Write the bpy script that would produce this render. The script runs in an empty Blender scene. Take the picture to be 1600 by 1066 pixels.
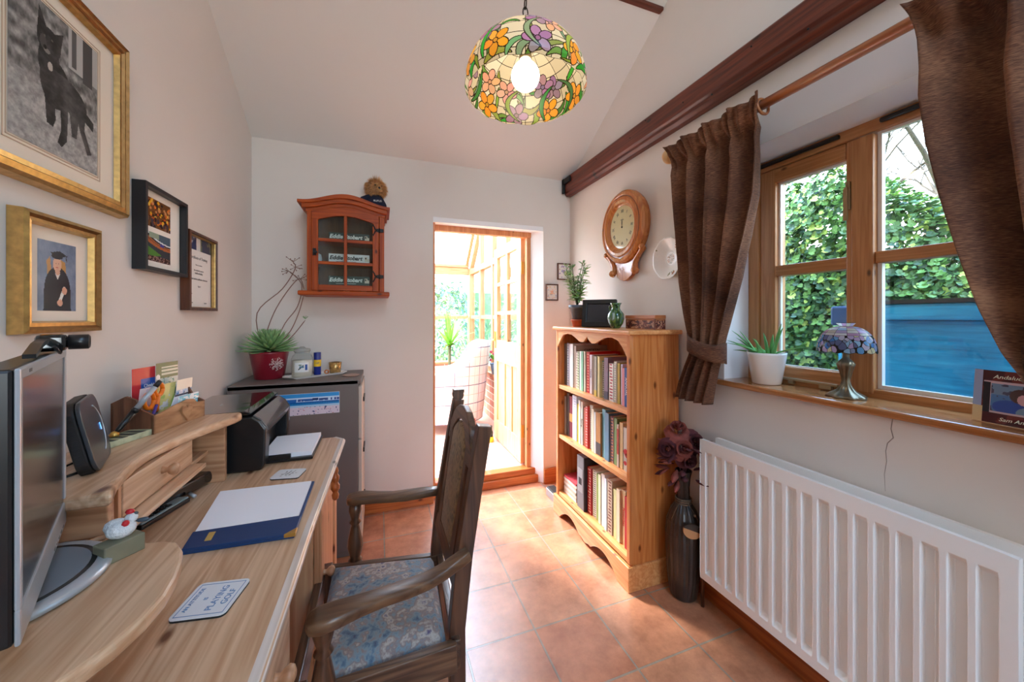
import bpy, bmesh, math, random
import numpy as np
from mathutils import Matrix, Vector
PI = math.pi
random.seed(7)
SC = bpy.context.scene
COL = SC.collection

# ------------------------------------------------------------------ camera
cd = bpy.data.cameras.new('camera'); cam = bpy.data.objects.new('camera', cd); COL.objects.link(cam)
cam.location = (0, 0, 1.28); cam.rotation_euler = (PI/2, 0, -0.348157)
cd.sensor_width = 36; cd.lens = 572.7/1600*36
cd.shift_y = -(533-495.4)/1600
cd.clip_start = 0.02
SC.camera = cam
SC.view_settings.view_transform = 'Standard'; SC.view_settings.look = 'None'
SC.view_settings.exposure = 2.72; SC.view_settings.gamma = 1.0; SC.view_settings.use_curve_mapping = False
try:
    SC.cycles.max_bounces = 14; SC.cycles.diffuse_bounces = 8; SC.cycles.transparent_max_bounces = 24
    SC.cycles.sample_clamp_indirect = 8; SC.cycles.caustics_reflective = False; SC.cycles.caustics_refractive = False
except Exception: pass

# ------------------------------------------------------------------ sky, sun, window portals
wd = bpy.data.worlds.new('sky'); SC.world = wd; wd.use_nodes = True
nt = wd.node_tree; nt.nodes.clear()
wo = nt.nodes.new('ShaderNodeOutputWorld'); bg = nt.nodes.new('ShaderNodeBackground')
tc = nt.nodes.new('ShaderNodeTexCoord'); sp = nt.nodes.new('ShaderNodeSeparateXYZ'); rp = nt.nodes.new('ShaderNodeValToRGB')
nt.links.new(tc.outputs['Generated'], sp.inputs[0]); nt.links.new(sp.outputs['Z'], rp.inputs[0])
rp.color_ramp.elements[0].position = 0.0; rp.color_ramp.elements[0].color = (0.80, 0.88, 0.95, 1)
rp.color_ramp.elements[1].position = 0.75; rp.color_ramp.elements[1].color = (0.30, 0.56, 0.95, 1)
nt.links.new(rp.outputs[0], bg.inputs[0]); bg.inputs[1].default_value = 1.9
nt.links.new(bg.outputs[0], wo.inputs[0])

def sun(vec, energy, color=(1, .95, .86), angle=1.2):
    l = bpy.data.lights.new('sun', 'SUN'); l.energy = energy; l.color = color; l.angle = math.radians(angle)
    o = bpy.data.objects.new('sun', l); COL.objects.link(o)
    o.rotation_euler = Vector(vec).to_track_quat('Z', 'Y').to_euler(); o.location = (0, 6, 8)
sun((-0.30, 0.62, 0.78), 5.0, (1, .97, .93), 8.0)

def portal(loc, vec, sx, sy):
    l = bpy.data.lights.new('window_portal', 'AREA'); l.shape = 'RECTANGLE'; l.size = sx; l.size_y = sy
    o = bpy.data.objects.new('window_portal', l); COL.objects.link(o); o.location = loc
    o.rotation_euler = Vector(vec).to_track_quat('-Z', 'Y').to_euler()
    l.cycles.is_portal = True
portal((1.66, .70, 1.48), (-1, 0, 0), 1.0, .98)
portal((.72, -2.46, 1.60), (0, 1, 0), 1.06, 1.7)  # portal of the added rear window
portal((.65, -1.05, 3.16), (0, .49, -.87), .9, 1.45)  # portal of the added skylight
portal((.75, 2.66, 1.05), (0, -1, 0), .80, 1.80)

# ------------------------------------------------------------------ helpers
def lin(c):
    c = c/255.0 if c > 1.0 or isinstance(c, int) else c
    return c/12.92 if c <= .04045 else ((c+.055)/1.055)**2.4
def rgb(r, g, b): return (lin(int(r)), lin(int(g)), lin(int(b)), 1)

class MB:
    """collects faces in world coordinates (through matrix M) and links them as ONE mesh object"""
    def __init__(s, M=None): s.v = []; s.f = []; s.m = []; s.s = []; s.M = M
    def addv(s, co):
        co = Vector(co)
        if s.M is not None: co = s.M @ co
        s.v.append(tuple(co)); return len(s.v)-1
    def face(s, idx, m=0, sm=False): s.f.append(tuple(idx)); s.m.append(m); s.s.append(sm)
    def box(s, x0, x1, y0, y1, z0, z1, m=0):
        i = [s.addv(p) for p in ((x0,y0,z0),(x1,y0,z0),(x1,y1,z0),(x0,y1,z0),(x0,y0,z1),(x1,y0,z1),(x1,y1,z1),(x0,y1,z1))]
        for q in ((0,3,2,1),(4,5,6,7),(0,1,5,4),(1,2,6,5),(2,3,7,6),(3,0,4,7)): s.face([i[k] for k in q], m)
    def prism(s, pts, a0, a1, axis='z', m=0, sm=False):
        """polygon of 2-D points extruded; axis z: (x,y), axis y: (x,z), axis x: (y,z)"""
        f = {'z': lambda p, a: (p[0], p[1], a), 'y': lambda p, a: (p[0], a, p[1]), 'x': lambda p, a: (a, p[0], p[1])}[axis]
        A = [s.addv(f(p, a0)) for p in pts]; B = [s.addv(f(p, a1)) for p in pts]; n = len(pts)
        s.face(A[::-1], m); s.face(B, m)
        for k in range(n): s.face((A[k], A[(k+1) % n], B[(k+1) % n], B[k]), m, sm)
    def lathe(s, prof, c, n=24, m=0, caps=True, sm=True, sx=1, sy=1):
        rings = []
        for r, z in prof:
            rings.append([s.addv((c[0]+sx*r*math.cos(2*PI*k/n), c[1]+sy*r*math.sin(2*PI*k/n), c[2]+z)) for k in range(n)])
        for a, b in zip(rings, rings[1:]):
            for k in range(n): s.face((a[k], a[(k+1) % n], b[(k+1) % n], b[k]), m, sm)
        if caps: s.face(rings[0][::-1], m); s.face(rings[-1], m)
    def tube(s, pts, r, n=8, m=0, sx=1.0, caps=True, up=None):
        """round (or flattened) section swept along points; r number or list"""
        P = [Vector(p) for p in pts]; R = r if isinstance(r, (list, tuple)) else [r]*len(P); rings = []
        prev = Vector(up) if up else None
        for i, p in enumerate(P):
            t = (P[min(i+1, len(P)-1)]-P[max(i-1, 0)]).normalized()
            if prev is None: prev = Vector((0, 0, 1)) if abs(t.z) < .9 else Vector((1, 0, 0))
            u = (prev - t*prev.dot(t)).normalized(); w = t.cross(u)
            if not up: prev = u
            rr = R[i] if isinstance(R[i], (list, tuple)) else (R[i], R[i]*sx)
            rings.append([s.addv(p+u*rr[0]*math.cos(2*PI*k/n)+w*rr[1]*math.sin(2*PI*k/n)) for k in range(n)])
        for a, b in zip(rings, rings[1:]):
            for k in range(n): s.face((a[k], a[(k+1) % n], b[(k+1) % n], b[k]), m, True)
        if caps: s.face(rings[0][::-1], m); s.face(rings[-1], m)
    def bar(s, pts, hw, hh, m=0, up=(0, 0, 1)):
        """rectangular section swept along points: half-width (sideways), half-height (along up)"""
        P = [Vector(p) for p in pts]; rings = []; up = Vector(up)
        W = hw if isinstance(hw, (list, tuple)) else [hw]*len(P); H = hh if isinstance(hh, (list, tuple)) else [hh]*len(P)
        for i, p in enumerate(P):
            t = (P[min(i+1, len(P)-1)]-P[max(i-1, 0)]).normalized()
            w = t.cross(up).normalized(); u = w.cross(t)
            rings.append([s.addv(p+w*a*W[i]+u*b*H[i]) for a, b in ((-1,-1),(1,-1),(1,1),(-1,1))])
        for a, b in zip(rings, rings[1:]):
            for k in range(4): s.face((a[k], a[(k+1) % 4], b[(k+1) % 4], b[k]), m)
        s.face(rings[0][::-1], m); s.face(rings[-1], m)
    def grid(s, fn, nu, nv, m=0, closed=False, sm=True):
        g = [[s.addv(fn(u/(nu if closed else nu), v/nv)) for u in range(nu if closed else nu+1)] for v in range(nv+1)]
        N = nu if closed else nu+1
        for v in range(nv):
            for u in range(nu): s.face((g[v][u], g[v][(u+1) % N], g[v+1][(u+1) % N], g[v+1][u]), m, sm)
    def ball(s, c, r, n=12, m=0, sz=1.0):
        c = Vector(c); k = max(4, n//2); rr = r if isinstance(r, (tuple, list)) else (r, r, r*sz)
        rings = []
        for j in range(1, k):
            a = PI*j/k
            rings.append([s.addv(c+Vector((rr[0]*math.sin(a)*math.cos(2*PI*i/n), rr[1]*math.sin(a)*math.sin(2*PI*i/n), -rr[2]*math.cos(a)))) for i in range(n)])
        b = s.addv(c-Vector((0, 0, rr[2]))); t = s.addv(c+Vector((0, 0, rr[2])))
        for i in range(n): s.face((b, rings[0][(i+1) % n], rings[0][i]), m, True); s.face((t, rings[-1][i], rings[-1][(i+1) % n]), m, True)
        for a, d in zip(rings, rings[1:]):
            for i in range(n): s.face((a[i], a[(i+1) % n], d[(i+1) % n], d[i]), m, True)
    def text(s, body, size, M, m=0, depth=0.0004, align='CENTER', shear=0, bold=0, sx=1):
        cu = bpy.data.curves.new('t', 'FONT'); cu.body = body; cu.size = size; cu.align_x = align; cu.align_y = 'CENTER'
        cu.extrude = depth; cu.shear = shear; cu.offset = bold; cu.resolution_u = 3
        ob = bpy.data.objects.new('t', cu); COL.objects.link(ob)
        dg = bpy.context.evaluated_depsgraph_get(); me = bpy.data.meshes.new_from_object(ob.evaluated_get(dg))
        b = len(s.v)
        for v in me.vertices:
            co = v.co.copy(); co.x *= sx; s.v.append(tuple(M @ co))
        for p in me.polygons: s.face([b+i for i in p.vertices], m)
        bpy.data.objects.remove(ob); bpy.data.curves.remove(cu); bpy.data.meshes.remove(me)
    def build(s, name, mats, parent=None, bevel=0, seg=2, sub=0, solid=0, kind=None):
        V = np.array(s.v); lo = V.min(0); hi = V.max(0); c = Vector(((lo[0]+hi[0])/2, (lo[1]+hi[1])/2, lo[2]))
        me = bpy.data.meshes.new(name); me.from_pydata([tuple(Vector(v)-c) for v in s.v], [], s.f)
        mats = mats if isinstance(mats, (list, tuple)) else [mats]
        for q in mats: me.materials.append(q)
        me.polygons.foreach_set('material_index', s.m); me.polygons.foreach_set('use_smooth', s.s)
        me.validate(); me.update()
        o = bpy.data.objects.new(name, me); COL.objects.link(o)
        if parent is not None:
            o.parent = parent; o.location = c - WL(parent)
        else: o.location = c
        if solid:
            q = o.modifiers.new('solid', 'SOLIDIFY'); q.thickness = solid; q.offset = 0
        if bevel:
            q = o.modifiers.new('bevel', 'BEVEL'); q.width = bevel; q.segments = seg; q.limit_method = 'ANGLE'; q.angle_limit = math.radians(40)
            q.harden_normals = False
        if sub:
            q = o.modifiers.new('sub', 'SUBSURF'); q.levels = sub; q.render_levels = sub
        if kind: o['kind'] = kind
        return o
def WL(o):
    v = Vector((0, 0, 0))
    while o is not None: v = v + o.location; o = o.parent
    return v
def thing(name, label, cat, loc=(0, 0, 0), group=None):
    o = bpy.data.objects.new(name, None); COL.objects.link(o); o.location = loc; o.empty_display_size = .05
    o['label'] = label; o['category'] = cat
    if group: o['group'] = group
    return o
def tag(o, label, cat, group=None, kind=None):
    o['label'] = label; o['category'] = cat
    if group: o['group'] = group
    if kind: o['kind'] = kind
    return o
def struct(o, label=None):
    o['kind'] = 'structure'
    if label: o['label'] = label; o['category'] = label.split()[-1]
    return o
def plane(o, right, up):
    r = Vector(right).normalized(); u = Vector(up).normalized(); n = r.cross(u)
    M = Matrix((r, u, n)).transposed().to_4x4(); M.translation = Vector(o); return M
def rotz(a, o=(0, 0, 0)):
    o = Vector(o); return Matrix.Translation(o) @ Matrix.Rotation(a, 4, 'Z') @ Matrix.Translation(-o)
def T(x, y, z=0): return Matrix.Translation((x, y, z))

# ------------------------------------------------------------------ materials
MAT = {}
def mat(name):
    m = bpy.data.materials.new(name); m.use_nodes = True; MAT[name] = m
    return m, m.node_tree, m.node_tree.nodes['Principled BSDF'], m.node_tree.links.new
def flat(name, col, rough=.5, metal=0, noise=0, nscale=20, bump=0, bscale=80, spec=.5, coat=0, sheen=0, trans=0, alpha=1):
    m, t, b, L = mat(name); b.inputs['Roughness'].default_value = rough; b.inputs['Metallic'].default_value = metal
    b.inputs['Specular IOR Level'].default_value = spec; b.inputs['Coat Weight'].default_value = coat
    b.inputs['Sheen Weight'].default_value = sheen; b.inputs['Base Color'].default_value = col; b.inputs['Transmission Weight'].default_value = trans
    if noise or bump:
        tcn = t.nodes.new('ShaderNodeTexCoord')
    if noise:
        n = t.nodes.new('ShaderNodeTexNoise'); n.inputs['Scale'].default_value = nscale; n.inputs['Detail'].default_value = 6
        L(tcn.outputs['Object'], n.inputs['Vector'])
        r = t.nodes.new('ShaderNodeValToRGB'); r.color_ramp.elements[0].position = .3; r.color_ramp.elements[1].position = .7
        r.color_ramp.elements[0].color = tuple(c*(1-noise) for c in col[:3])+(1,); r.color_ramp.elements[1].color = tuple(min(1, c*(1+noise*.6)) for c in col[:3])+(1,)
        L(n.outputs['Fac'], r.inputs[0]); L(r.outputs[0], b.inputs['Base Color'])
    if bump:
        n2 = t.nodes.new('ShaderNodeTexNoise'); n2.inputs['Scale'].default_value = bscale; n2.inputs['Detail'].default_value = 4
        L(tcn.outputs['Object'], n2.inputs['Vector'])
        bp = t.nodes.new('ShaderNodeBump'); bp.inputs['Strength'].default_value = bump; bp.inputs['Distance'].default_value = .01
        L(n2.outputs['Fac'], bp.inputs['Height']); L(bp.outputs[0], b.inputs['Normal'])
    return m
def wood(name, c1, c2, axis='Y', rough=.42, knots=.5, fine=1.0, knotcol=None, coat=0.0, spec=.5, ws=1.0):
    m, t, b, L = mat(name); N = t.nodes.new
    b.inputs['Roughness'].default_value = rough; b.inputs['Coat Weight'].default_value = coat; b.inputs['Specular IOR Level'].default_value = spec
    tcn = N('ShaderNodeTexCoord'); mp = N('ShaderNodeMapping')
    sc = {'X': (.9, 17, 17), 'Y': (17, .9, 17), 'Z': (17, 17, .9)}[axis]
    mp.inputs['Scale'].default_value = tuple(k*ws for k in sc); mp.inputs['Location'].default_value = (.37, .71, .13)
    L(tcn.outputs['Object'], mp.inputs[0])
    n = N('ShaderNodeTexNoise'); n.inputs['Scale'].default_value = 1.0; n.inputs['Detail'].default_value = 3; n.inputs['Distortion'].default_value = .5
    L(mp.outputs[0], n.inputs['Vector'])
    # ring-like bands out of the low noise
    w = N('ShaderNodeMath'); w.operation = 'MULTIPLY'; w.inputs[1].default_value = 13.0*fine; L(n.outputs['Fac'], w.inputs[0])
    w2 = N('ShaderNodeMath'); w2.operation = 'PINGPONG'; w2.inputs[1].default_value = 1.0; L(w.outputs[0], w2.inputs[0])
    n3 = N('ShaderNodeTexNoise'); n3.inputs['Scale'].default_value = 5.0; n3.inputs['Detail'].default_value = 5
    L(mp.outputs[0], n3.inputs['Vector'])
    mx = N('ShaderNodeMath'); mx.operation = 'MULTIPLY_ADD'; L(w2.outputs[0], mx.inputs[0]); mx.inputs[1].default_value = .42
    s3 = N('ShaderNodeMath'); s3.operation = 'MULTIPLY'; L(n3.outputs['Fac'], s3.inputs[0]); s3.inputs[1].default_value = .75; L(s3.outputs[0], mx.inputs[2])
    r = N('ShaderNodeValToRGB'); r.color_ramp.elements[0].position = .15; r.color_ramp.elements[1].position = .85
    r.color_ramp.elements[0].color = c1; r.color_ramp.elements[1].color = c2
    L(mx.outputs[0], r.inputs[0]); out = r.outputs[0]
    if knots:
        kc = knotcol or tuple(c*.30 for c in c2[:3])+(1,)
        ks = N('ShaderNodeSeparateXYZ'); L(tcn.outputs['Object'], ks.inputs[0]); ka = N('ShaderNodeMath'); kb_ = N('ShaderNodeMath'); kb_.operation = 'MULTIPLY'; kb_.inputs[1].default_value = 5.5
        o1, o2 = [q for q in 'XYZ' if q != axis]; L(ks.outputs[o1], ka.inputs[0]); L(ks.outputs[o2], ka.inputs[1]); L(ka.outputs[0], kb_.inputs[0])
        kc_ = N('ShaderNodeMath'); kc_.operation = 'MULTIPLY'; kc_.inputs[1].default_value = 2.6; L(ks.outputs[axis], kc_.inputs[0]); m2 = N('ShaderNodeCombineXYZ'); L(kb_.outputs[0], m2.inputs[0]); L(kc_.outputs[0], m2.inputs[1])
        v = N('ShaderNodeTexVoronoi'); v.voronoi_dimensions = '2D'; v.inputs['Scale'].default_value = 1.0; v.inputs['Randomness'].default_value = 1.0; L(m2.outputs[0], v.inputs['Vector'])
        kr = N('ShaderNodeValToRGB'); kr.color_ramp.elements[0].position = .030*(knots+.35); kr.color_ramp.elements[0].color = (1, 1, 1, 1)
        kr.color_ramp.elements[1].position = .085*(knots+.35); kr.color_ramp.elements[1].color = (0, 0, 0, 1)
        L(v.outputs['Distance'], kr.inputs[0])
        mm = N('ShaderNodeMix'); mm.data_type = 'RGBA'; L(kr.outputs[0], mm.inputs[0]); L(out, mm.inputs[6]); mm.inputs[7].default_value = kc
        out = mm.outputs[2]
    L(out, b.inputs['Base Color'])
    bp = N('ShaderNodeBump'); bp.inputs['Strength'].default_value = .12; bp.inputs['Distance'].default_value = .003
    L(mx.outputs[0], bp.inputs['Height']); L(bp.outputs[0], b.inputs['Normal'])
    return m
def attrmat(name, rough=.5, translucent=0, spec=.5, coat=0):
    m, t, b, L = mat(name); a = t.nodes.new('ShaderNodeAttribute'); a.attribute_name = 'Col'
    L(a.outputs['Color'], b.inputs['Base Color']); b.inputs['Roughness'].default_value = rough; b.inputs['Specular IOR Level'].default_value = spec
    b.inputs['Coat Weight'].default_value = coat
    if translucent:
        tr = t.nodes.new('ShaderNodeBsdfTranslucent'); L(a.outputs['Color'], tr.inputs[0])
        mx = t.nodes.new('ShaderNodeMixShader'); mx.inputs[0].default_value = translucent
        L(b.outputs[0], mx.inputs[1]); L(tr.outputs[0], mx.inputs[2]); L(mx.outputs[0], t.nodes['Material Output'].inputs[0])
    return m
def pane_glass(name, tint=(1, 1, 1, 1), refl=.06):
    m, t, b, L = mat(name); t.nodes.remove(b)
    tr = t.nodes.new('ShaderNodeBsdfTransparent'); tr.inputs[0].default_value = tint
    gl = t.nodes.new('ShaderNodeBsdfGlossy'); gl.inputs['Roughness'].default_value = .02
    lw = t.nodes.new('ShaderNodeLayerWeight'); lw.inputs[0].default_value = .5
    pw_ = t.nodes.new('ShaderNodeMath'); pw_.operation = 'POWER'; pw_.inputs[1].default_value = 5; L(lw.outputs['Facing'], pw_.inputs[0])
    fr = t.nodes.new('ShaderNodeMath'); fr.operation = 'MULTIPLY_ADD'; fr.inputs[1].default_value = .9; fr.inputs[2].default_value = .035; L(pw_.outputs[0], fr.inputs[0])
    mx = t.nodes.new('ShaderNodeMixShader'); L(fr.outputs[0], mx.inputs[0]); L(tr.outputs[0], mx.inputs[1]); L(gl.outputs[0], mx.inputs[2])
    L(mx.outputs[0], t.nodes['Material Output'].inputs[0]); return m
def emit(name, col, st):
    m, t, b, L = mat(name); b.inputs['Emission Color'].default_value = col; b.inputs['Emission Strength'].default_value = st
    b.inputs['Base Color'].default_value = (.9, .9, .85, 1); return m
def fabric(name, cols, scale=(60, 60, 60), big=9, rough=.9, sheen=.3, bump=.4, weave=400):
    """woven cloth: ramp over two noises"""
    m, t, b, L = mat(name); N = t.nodes.new; b.inputs['Roughness'].default_value = rough; b.inputs['Sheen Weight'].default_value = sheen
    tcn = N('ShaderNodeTexCoord'); mp = N('ShaderNodeMapping'); mp.inputs['Scale'].default_value = scale; L(tcn.outputs['Object'], mp.inputs[0])
    n = N('ShaderNodeTexNoise'); n.inputs['Scale'].default_value = 1; n.inputs['Detail'].default_value = 5; L(mp.outputs[0], n.inputs['Vector'])
    n2 = N('ShaderNodeTexNoise'); n2.inputs['Scale'].default_value = big; n2.inputs['Detail'].default_value = 4; n2.inputs['Distortion'].default_value = 1.0; L(tcn.outputs['Object'], n2.inputs['Vector'])
    a = N('ShaderNodeMath'); a.operation = 'ADD'; L(n.outputs['Fac'], a.inputs[0]); L(n2.outputs['Fac'], a.inputs[1])
    h = N('ShaderNodeMath'); h.operation = 'MULTIPLY'; h.inputs[1].default_value = .5; L(a.outputs[0], h.inputs[0])
    r = N('ShaderNodeValToRGB'); e = r.color_ramp.elements
    while len(e) < len(cols): e.new(.5)
    for k, c in enumerate(cols): e[k].position = .34+.32*k/(len(cols)-1); e[k].color = c
    L(h.outputs[0], r.inputs[0]); L(r.outputs[0], b.inputs['Base Color'])
    bp = N('ShaderNodeBump'); bp.inputs['Strength'].default_value = bump; bp.inputs['Distance'].default_value = .002
    L(n.outputs['Fac'], bp.inputs['Height']); L(bp.outputs[0], b.inputs['Normal'])
    return m

wall_m = flat('wall_paint', rgb(225, 218, 211), rough=.75, noise=.03, nscale=2.0, bump=.10, bscale=9, spec=.25)
ceil_m = flat('ceiling_paint', rgb(234, 231, 228), rough=.8, bump=.05, bscale=10, spec=.2)
white_m = flat('white_gloss_paint', rgb(244, 242, 238), rough=.25, spec=.5)
whitep_m = flat('white_ceramic', rgb(240, 238, 234), rough=.2, coat=.3)
upvc_m = flat('white_frame', rgb(244, 244, 242), rough=.3)
desk_m = wood('desk_pine', rgb(228, 194, 160), rgb(188, 144, 108), 'Y', rough=.36, knots=.42, knotcol=rgb(105, 60, 32), coat=.15)
deskz_m = wood('desk_pine_upright', rgb(218, 170, 128), rgb(186, 128, 88), 'Z', rough=.42, knots=.42, knotcol=rgb(100, 52, 26))
deskx_m = wood('desk_pine_across', rgb(206, 160, 122), rgb(166, 118, 84), 'X', rough=.42, knots=.42, knotcol=rgb(100, 52, 26))
pine_m = wood('honey_pine', rgb(226, 150, 86), rgb(196, 108, 46), 'Z', rough=.33, knots=.35, knotcol=rgb(120, 58, 22), coat=.2)
piney_m = wood('honey_pine_shelf', rgb(238, 176, 116), rgb(212, 134, 72), 'Y', rough=.33, knots=.2, knotcol=rgb(120, 58, 22), coat=.2)
orange_m = wood('orange_stained_pine', rgb(186, 84, 18), rgb(138, 50, 6), 'Z', rough=.45, knots=.2, spec=.3)
orangex_m = wood('orange_stained_pine_across', rgb(186, 84, 18), rgb(138, 50, 6), 'X', rough=.45, knots=.25, spec=.3)
skirt_m = wood('skirting_wood', rgb(186, 104, 48), rgb(140, 66, 24), 'Y', rough=.35, knots=.25, coat=.2)
jamb_m = wood('door_frame_wood', rgb(222, 160, 108), rgb(192, 120, 70), 'Z', rough=.4, knots=.1)
door_m = wood('door_pine', rgb(232, 186, 138), rgb(214, 152, 98), 'Z', rough=.35, knots=.15, coat=.1)
skirtx_m = wood('skirting_wood_across', rgb(206, 124, 62), rgb(166, 84, 34), 'X', rough=.35, knots=.3, coat=.2)
win_m = wood('window_wood', rgb(208, 150, 96), rgb(178, 116, 66), 'Z', rough=.38, knots=.12, coat=.1, ws=1.4)
winy_m = wood('window_wood_rail', rgb(208, 150, 96), rgb(178, 116, 66), 'Y', rough=.38, knots=.12, coat=.1, ws=1.4)
sill_m = wood('sill_wood', rgb(200, 140, 88), rgb(158, 96, 50), 'Y', rough=.22, knots=.1, coat=.5)
beam_m = wood('beam_wood', rgb(126, 58, 34), rgb(78, 30, 18), 'Y', rough=.42, knots=.4, knotcol=rgb(30, 12, 8), coat=.1)
beamx_m = wood('beam_wood_across', rgb(126, 58, 34), rgb(78, 30, 18), 'X', rough=.42, knots=.4, knotcol=rgb(30, 12, 8), coat=.1)
oak_m = wood('dark_oak', rgb(112, 74, 50), rgb(58, 34, 22), 'Z', rough=.35, knots=0, coat=.15)
oakx_m = wood('dark_oak_across', rgb(128, 94, 66), rgb(70, 44, 28), 'X', rough=.32, knots=0, coat=.2)
oaky_m = wood('dark_oak_along', rgb(116, 82, 58), rgb(62, 38, 26), 'Y', rough=.35, knots=0, coat=.15)
rod_m = wood('rod_wood', rgb(188, 118, 66), rgb(150, 84, 42), 'Y', rough=.3, knots=0, coat=.3)
clock_m = wood('clock_wood', rgb(216, 140, 74), rgb(180, 98, 42), 'Z', rough=.24, knots=.12, coat=.5)
walnut_m = wood('walnut_frame', rgb(112, 64, 40), rgb(70, 34, 20), 'Z', rough=.35, knots=0)
holder_m = wood('rustic_wood', rgb(196, 150, 108), rgb(150, 102, 66), 'Y', rough=.55, knots=0)
holderd_m = wood('rustic_wood_dark', rgb(128, 82, 56), rgb(84, 48, 30), 'Z', rough=.55, knots=0)
gold_m = flat('gilt_frame', rgb(204, 166, 104), rough=.30, metal=.9, noise=.25, nscale=60)
golddk_m = flat('gilt_frame_dark', rgb(150, 106, 60), rough=.4, metal=.8, noise=.25, nscale=60)
mount_m = flat('picture_mount', rgb(232, 222, 206), rough=.8)
black_m = flat('black_plastic', rgb(22, 22, 24), rough=.28)
blackm_m = flat('black_matt', rgb(26, 26, 28), rough=.55)
blackg_m = flat('black_gloss', rgb(10, 10, 13), rough=.07, coat=.8)
silver_m = flat('silver_plastic', rgb(176, 184, 192), rough=.28, metal=.35)
screen_m = flat('monitor_screen', rgb(52, 52, 58), rough=.16, spec=.6)
grey_m = flat('cabinet_grey', rgb(112, 101, 96), rough=.45, bump=.03, bscale=300)
grey_lit_m = flat('cabinet_grey_doorlit', rgb(196, 182, 168), rough=.4)  # cabinet grey paled: the doorway's light is put into the colour
iron_m = flat('black_iron', rgb(24, 22, 22), rough=.5, metal=.4)
brass_m = flat('brass', rgb(206, 164, 88), rough=.3, metal=.9)
bronze_m = flat('aged_bronze', rgb(128, 116, 94), rough=.3, metal=.8, noise=.3, nscale=40)
lead_m = flat('lead_came', rgb(48, 36, 26), rough=.5, metal=.5)
copper_m = flat('copper_pipe', rgb(120, 78, 56), rough=.4, metal=.6)
glass_m = pane_glass('window_glass', (.97, .99, .98, 1))
cglass_m = pane_glass('clear_glass', (.93, .96, .95, 1))
paper_m = flat('white_paper', rgb(238, 240, 246), rough=.8)
cream_m = flat('cream_paper', rgb(232, 224, 204), rough=.8)
navy_m = flat('navy_leatherette', rgb(16, 56, 104), rough=.42, bump=.1, bscale=400)
red_m = flat('red_enamel', rgb(200, 34, 44), rough=.35)
redpot_m = flat('burgundy_pot', rgb(132, 20, 38), rough=.28, coat=.3)
terra_m = flat('terracotta_pot', rgb(196, 96, 62), rough=.75, noise=.15)
soil_m = flat('potting_soil', rgb(58, 42, 32), rough=1, bump=1, bscale=60)
leaf_m = flat('succulent_leaf', rgb(138, 176, 116), rough=.45, noise=.25, nscale=12)
leaf2_m = flat('bright_leaf', rgb(116, 176, 60), rough=.4, noise=.3, nscale=18)
leafp_m = flat('pale_leaf', rgb(176, 190, 140), rough=.5, noise=.2, nscale=18)
aloe_m = flat('aloe_leaf', rgb(104, 172, 92), rough=.4, noise=.2, nscale=25)
stem_m = flat('brown_stem', rgb(134, 96, 82), rough=.7)
stemg_m = flat('woody_stem', rgb(96, 92, 58), rough=.7)
ink_m = flat('black_ink', rgb(34, 34, 38), rough=.7)
inkw_m = flat('white_ink', rgb(240, 240, 240), rough=.6)
inkb_m = flat('blue_ink', rgb(96, 132, 176), rough=.6)
inkg_m = flat('grey_ink', rgb(120, 118, 116), rough=.7)
brown_fab = fabric('brown_chenille', [rgb(50, 26, 14), rgb(98, 58, 36), rgb(152, 106, 74)], scale=(70, 70, 800), big=3, sheen=.04, bump=.8)
tap_m = fabric('tapestry_seat', [rgb(66, 72, 96), rgb(86, 108, 128), rgb(122, 138, 146), rgb(134, 116, 112), rgb(176, 166, 156), rgb(92, 84, 112)], scale=(55, 55, 55), big=13, sheen=.2)
tapb_m = fabric('tapestry_back', [rgb(70, 50, 34), rgb(134, 102, 66), rgb(160, 128, 88), rgb(104, 84, 58), rgb(184, 138, 92)], scale=(70, 70, 40), big=18, sheen=.2)
attr_m = attrmat('printed_surface', rough=.55, spec=.3)
gattr_m = attrmat('printed_gloss', rough=.18, spec=.5)
reveal_m = flat('reveal_white', rgb(244, 244, 246), rough=.6, spec=.3)
tiff2_m = attrmat('stained_glass_small', rough=.2, translucent=.6, spec=.5)
tiff_m = attrmat('stained_glass', rough=.25, translucent=.42, spec=.4)

# numpy painting helpers
def vnoise(U, V, sx, sy, seed=0):
    rs = np.random.RandomState(seed); g = rs.rand(int(sy)+3, int(sx)+3)
    x = U*sx; y = V*sy; xi = x.astype(int); yi = y.astype(int); fx = x-xi; fy = y-yi
    fx = fx*fx*(3-2*fx); fy = fy*fy*(3-2*fy)
    return (g[yi, xi]*(1-fx)+g[yi, xi+1]*fx)*(1-fy)+(g[yi+1, xi]*(1-fx)+g[yi+1, xi+1]*fx)*fy
def fnoise(U, V, s, seed=0, asp=1.0):
    return (vnoise(U, V, s*asp, s, seed)*.5+vnoise(U, V, 2.1*s*asp, 2.1*s, seed+1)*.3+vnoise(U, V, 4.3*s*asp, 4.3*s, seed+2)*.2)
def setc(C, mask, col, a=1.0):
    for k in range(3): C[..., k] = np.where(mask, C[..., k]*(1-a)+col[k]*a, C[..., k])
def ell(U, V, cx, cy, rx, ry, ang=0):
    c, s = math.cos(ang), math.sin(ang); x = (U-cx); y = (V-cy); a = x*c+y*s; b = -x*s+y*c
    return (a/rx)**2+(b/ry)**2 < 1
def poly(U, V, pts):
    ins = np.zeros(U.shape, bool); n = len(pts)
    for i in range(n):
        x0, y0 = pts[i]; x1, y1 = pts[(i+1) % n]
        if y0 == y1: continue
        c = ((y0 > V) != (y1 > V)) & (U < (x1-x0)*(V-y0)/(y1-y0)+x0)
        ins ^= c
    return ins
def seg(U, V, x0, y0, x1, y1, w):
    dx, dy = x1-x0, y1-y0; t = np.clip(((U-x0)*dx+(V-y0)*dy)/(dx*dx+dy*dy), 0, 1)
    return (U-x0-t*dx)**2+(V-y0-t*dy)**2 < w*w
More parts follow.
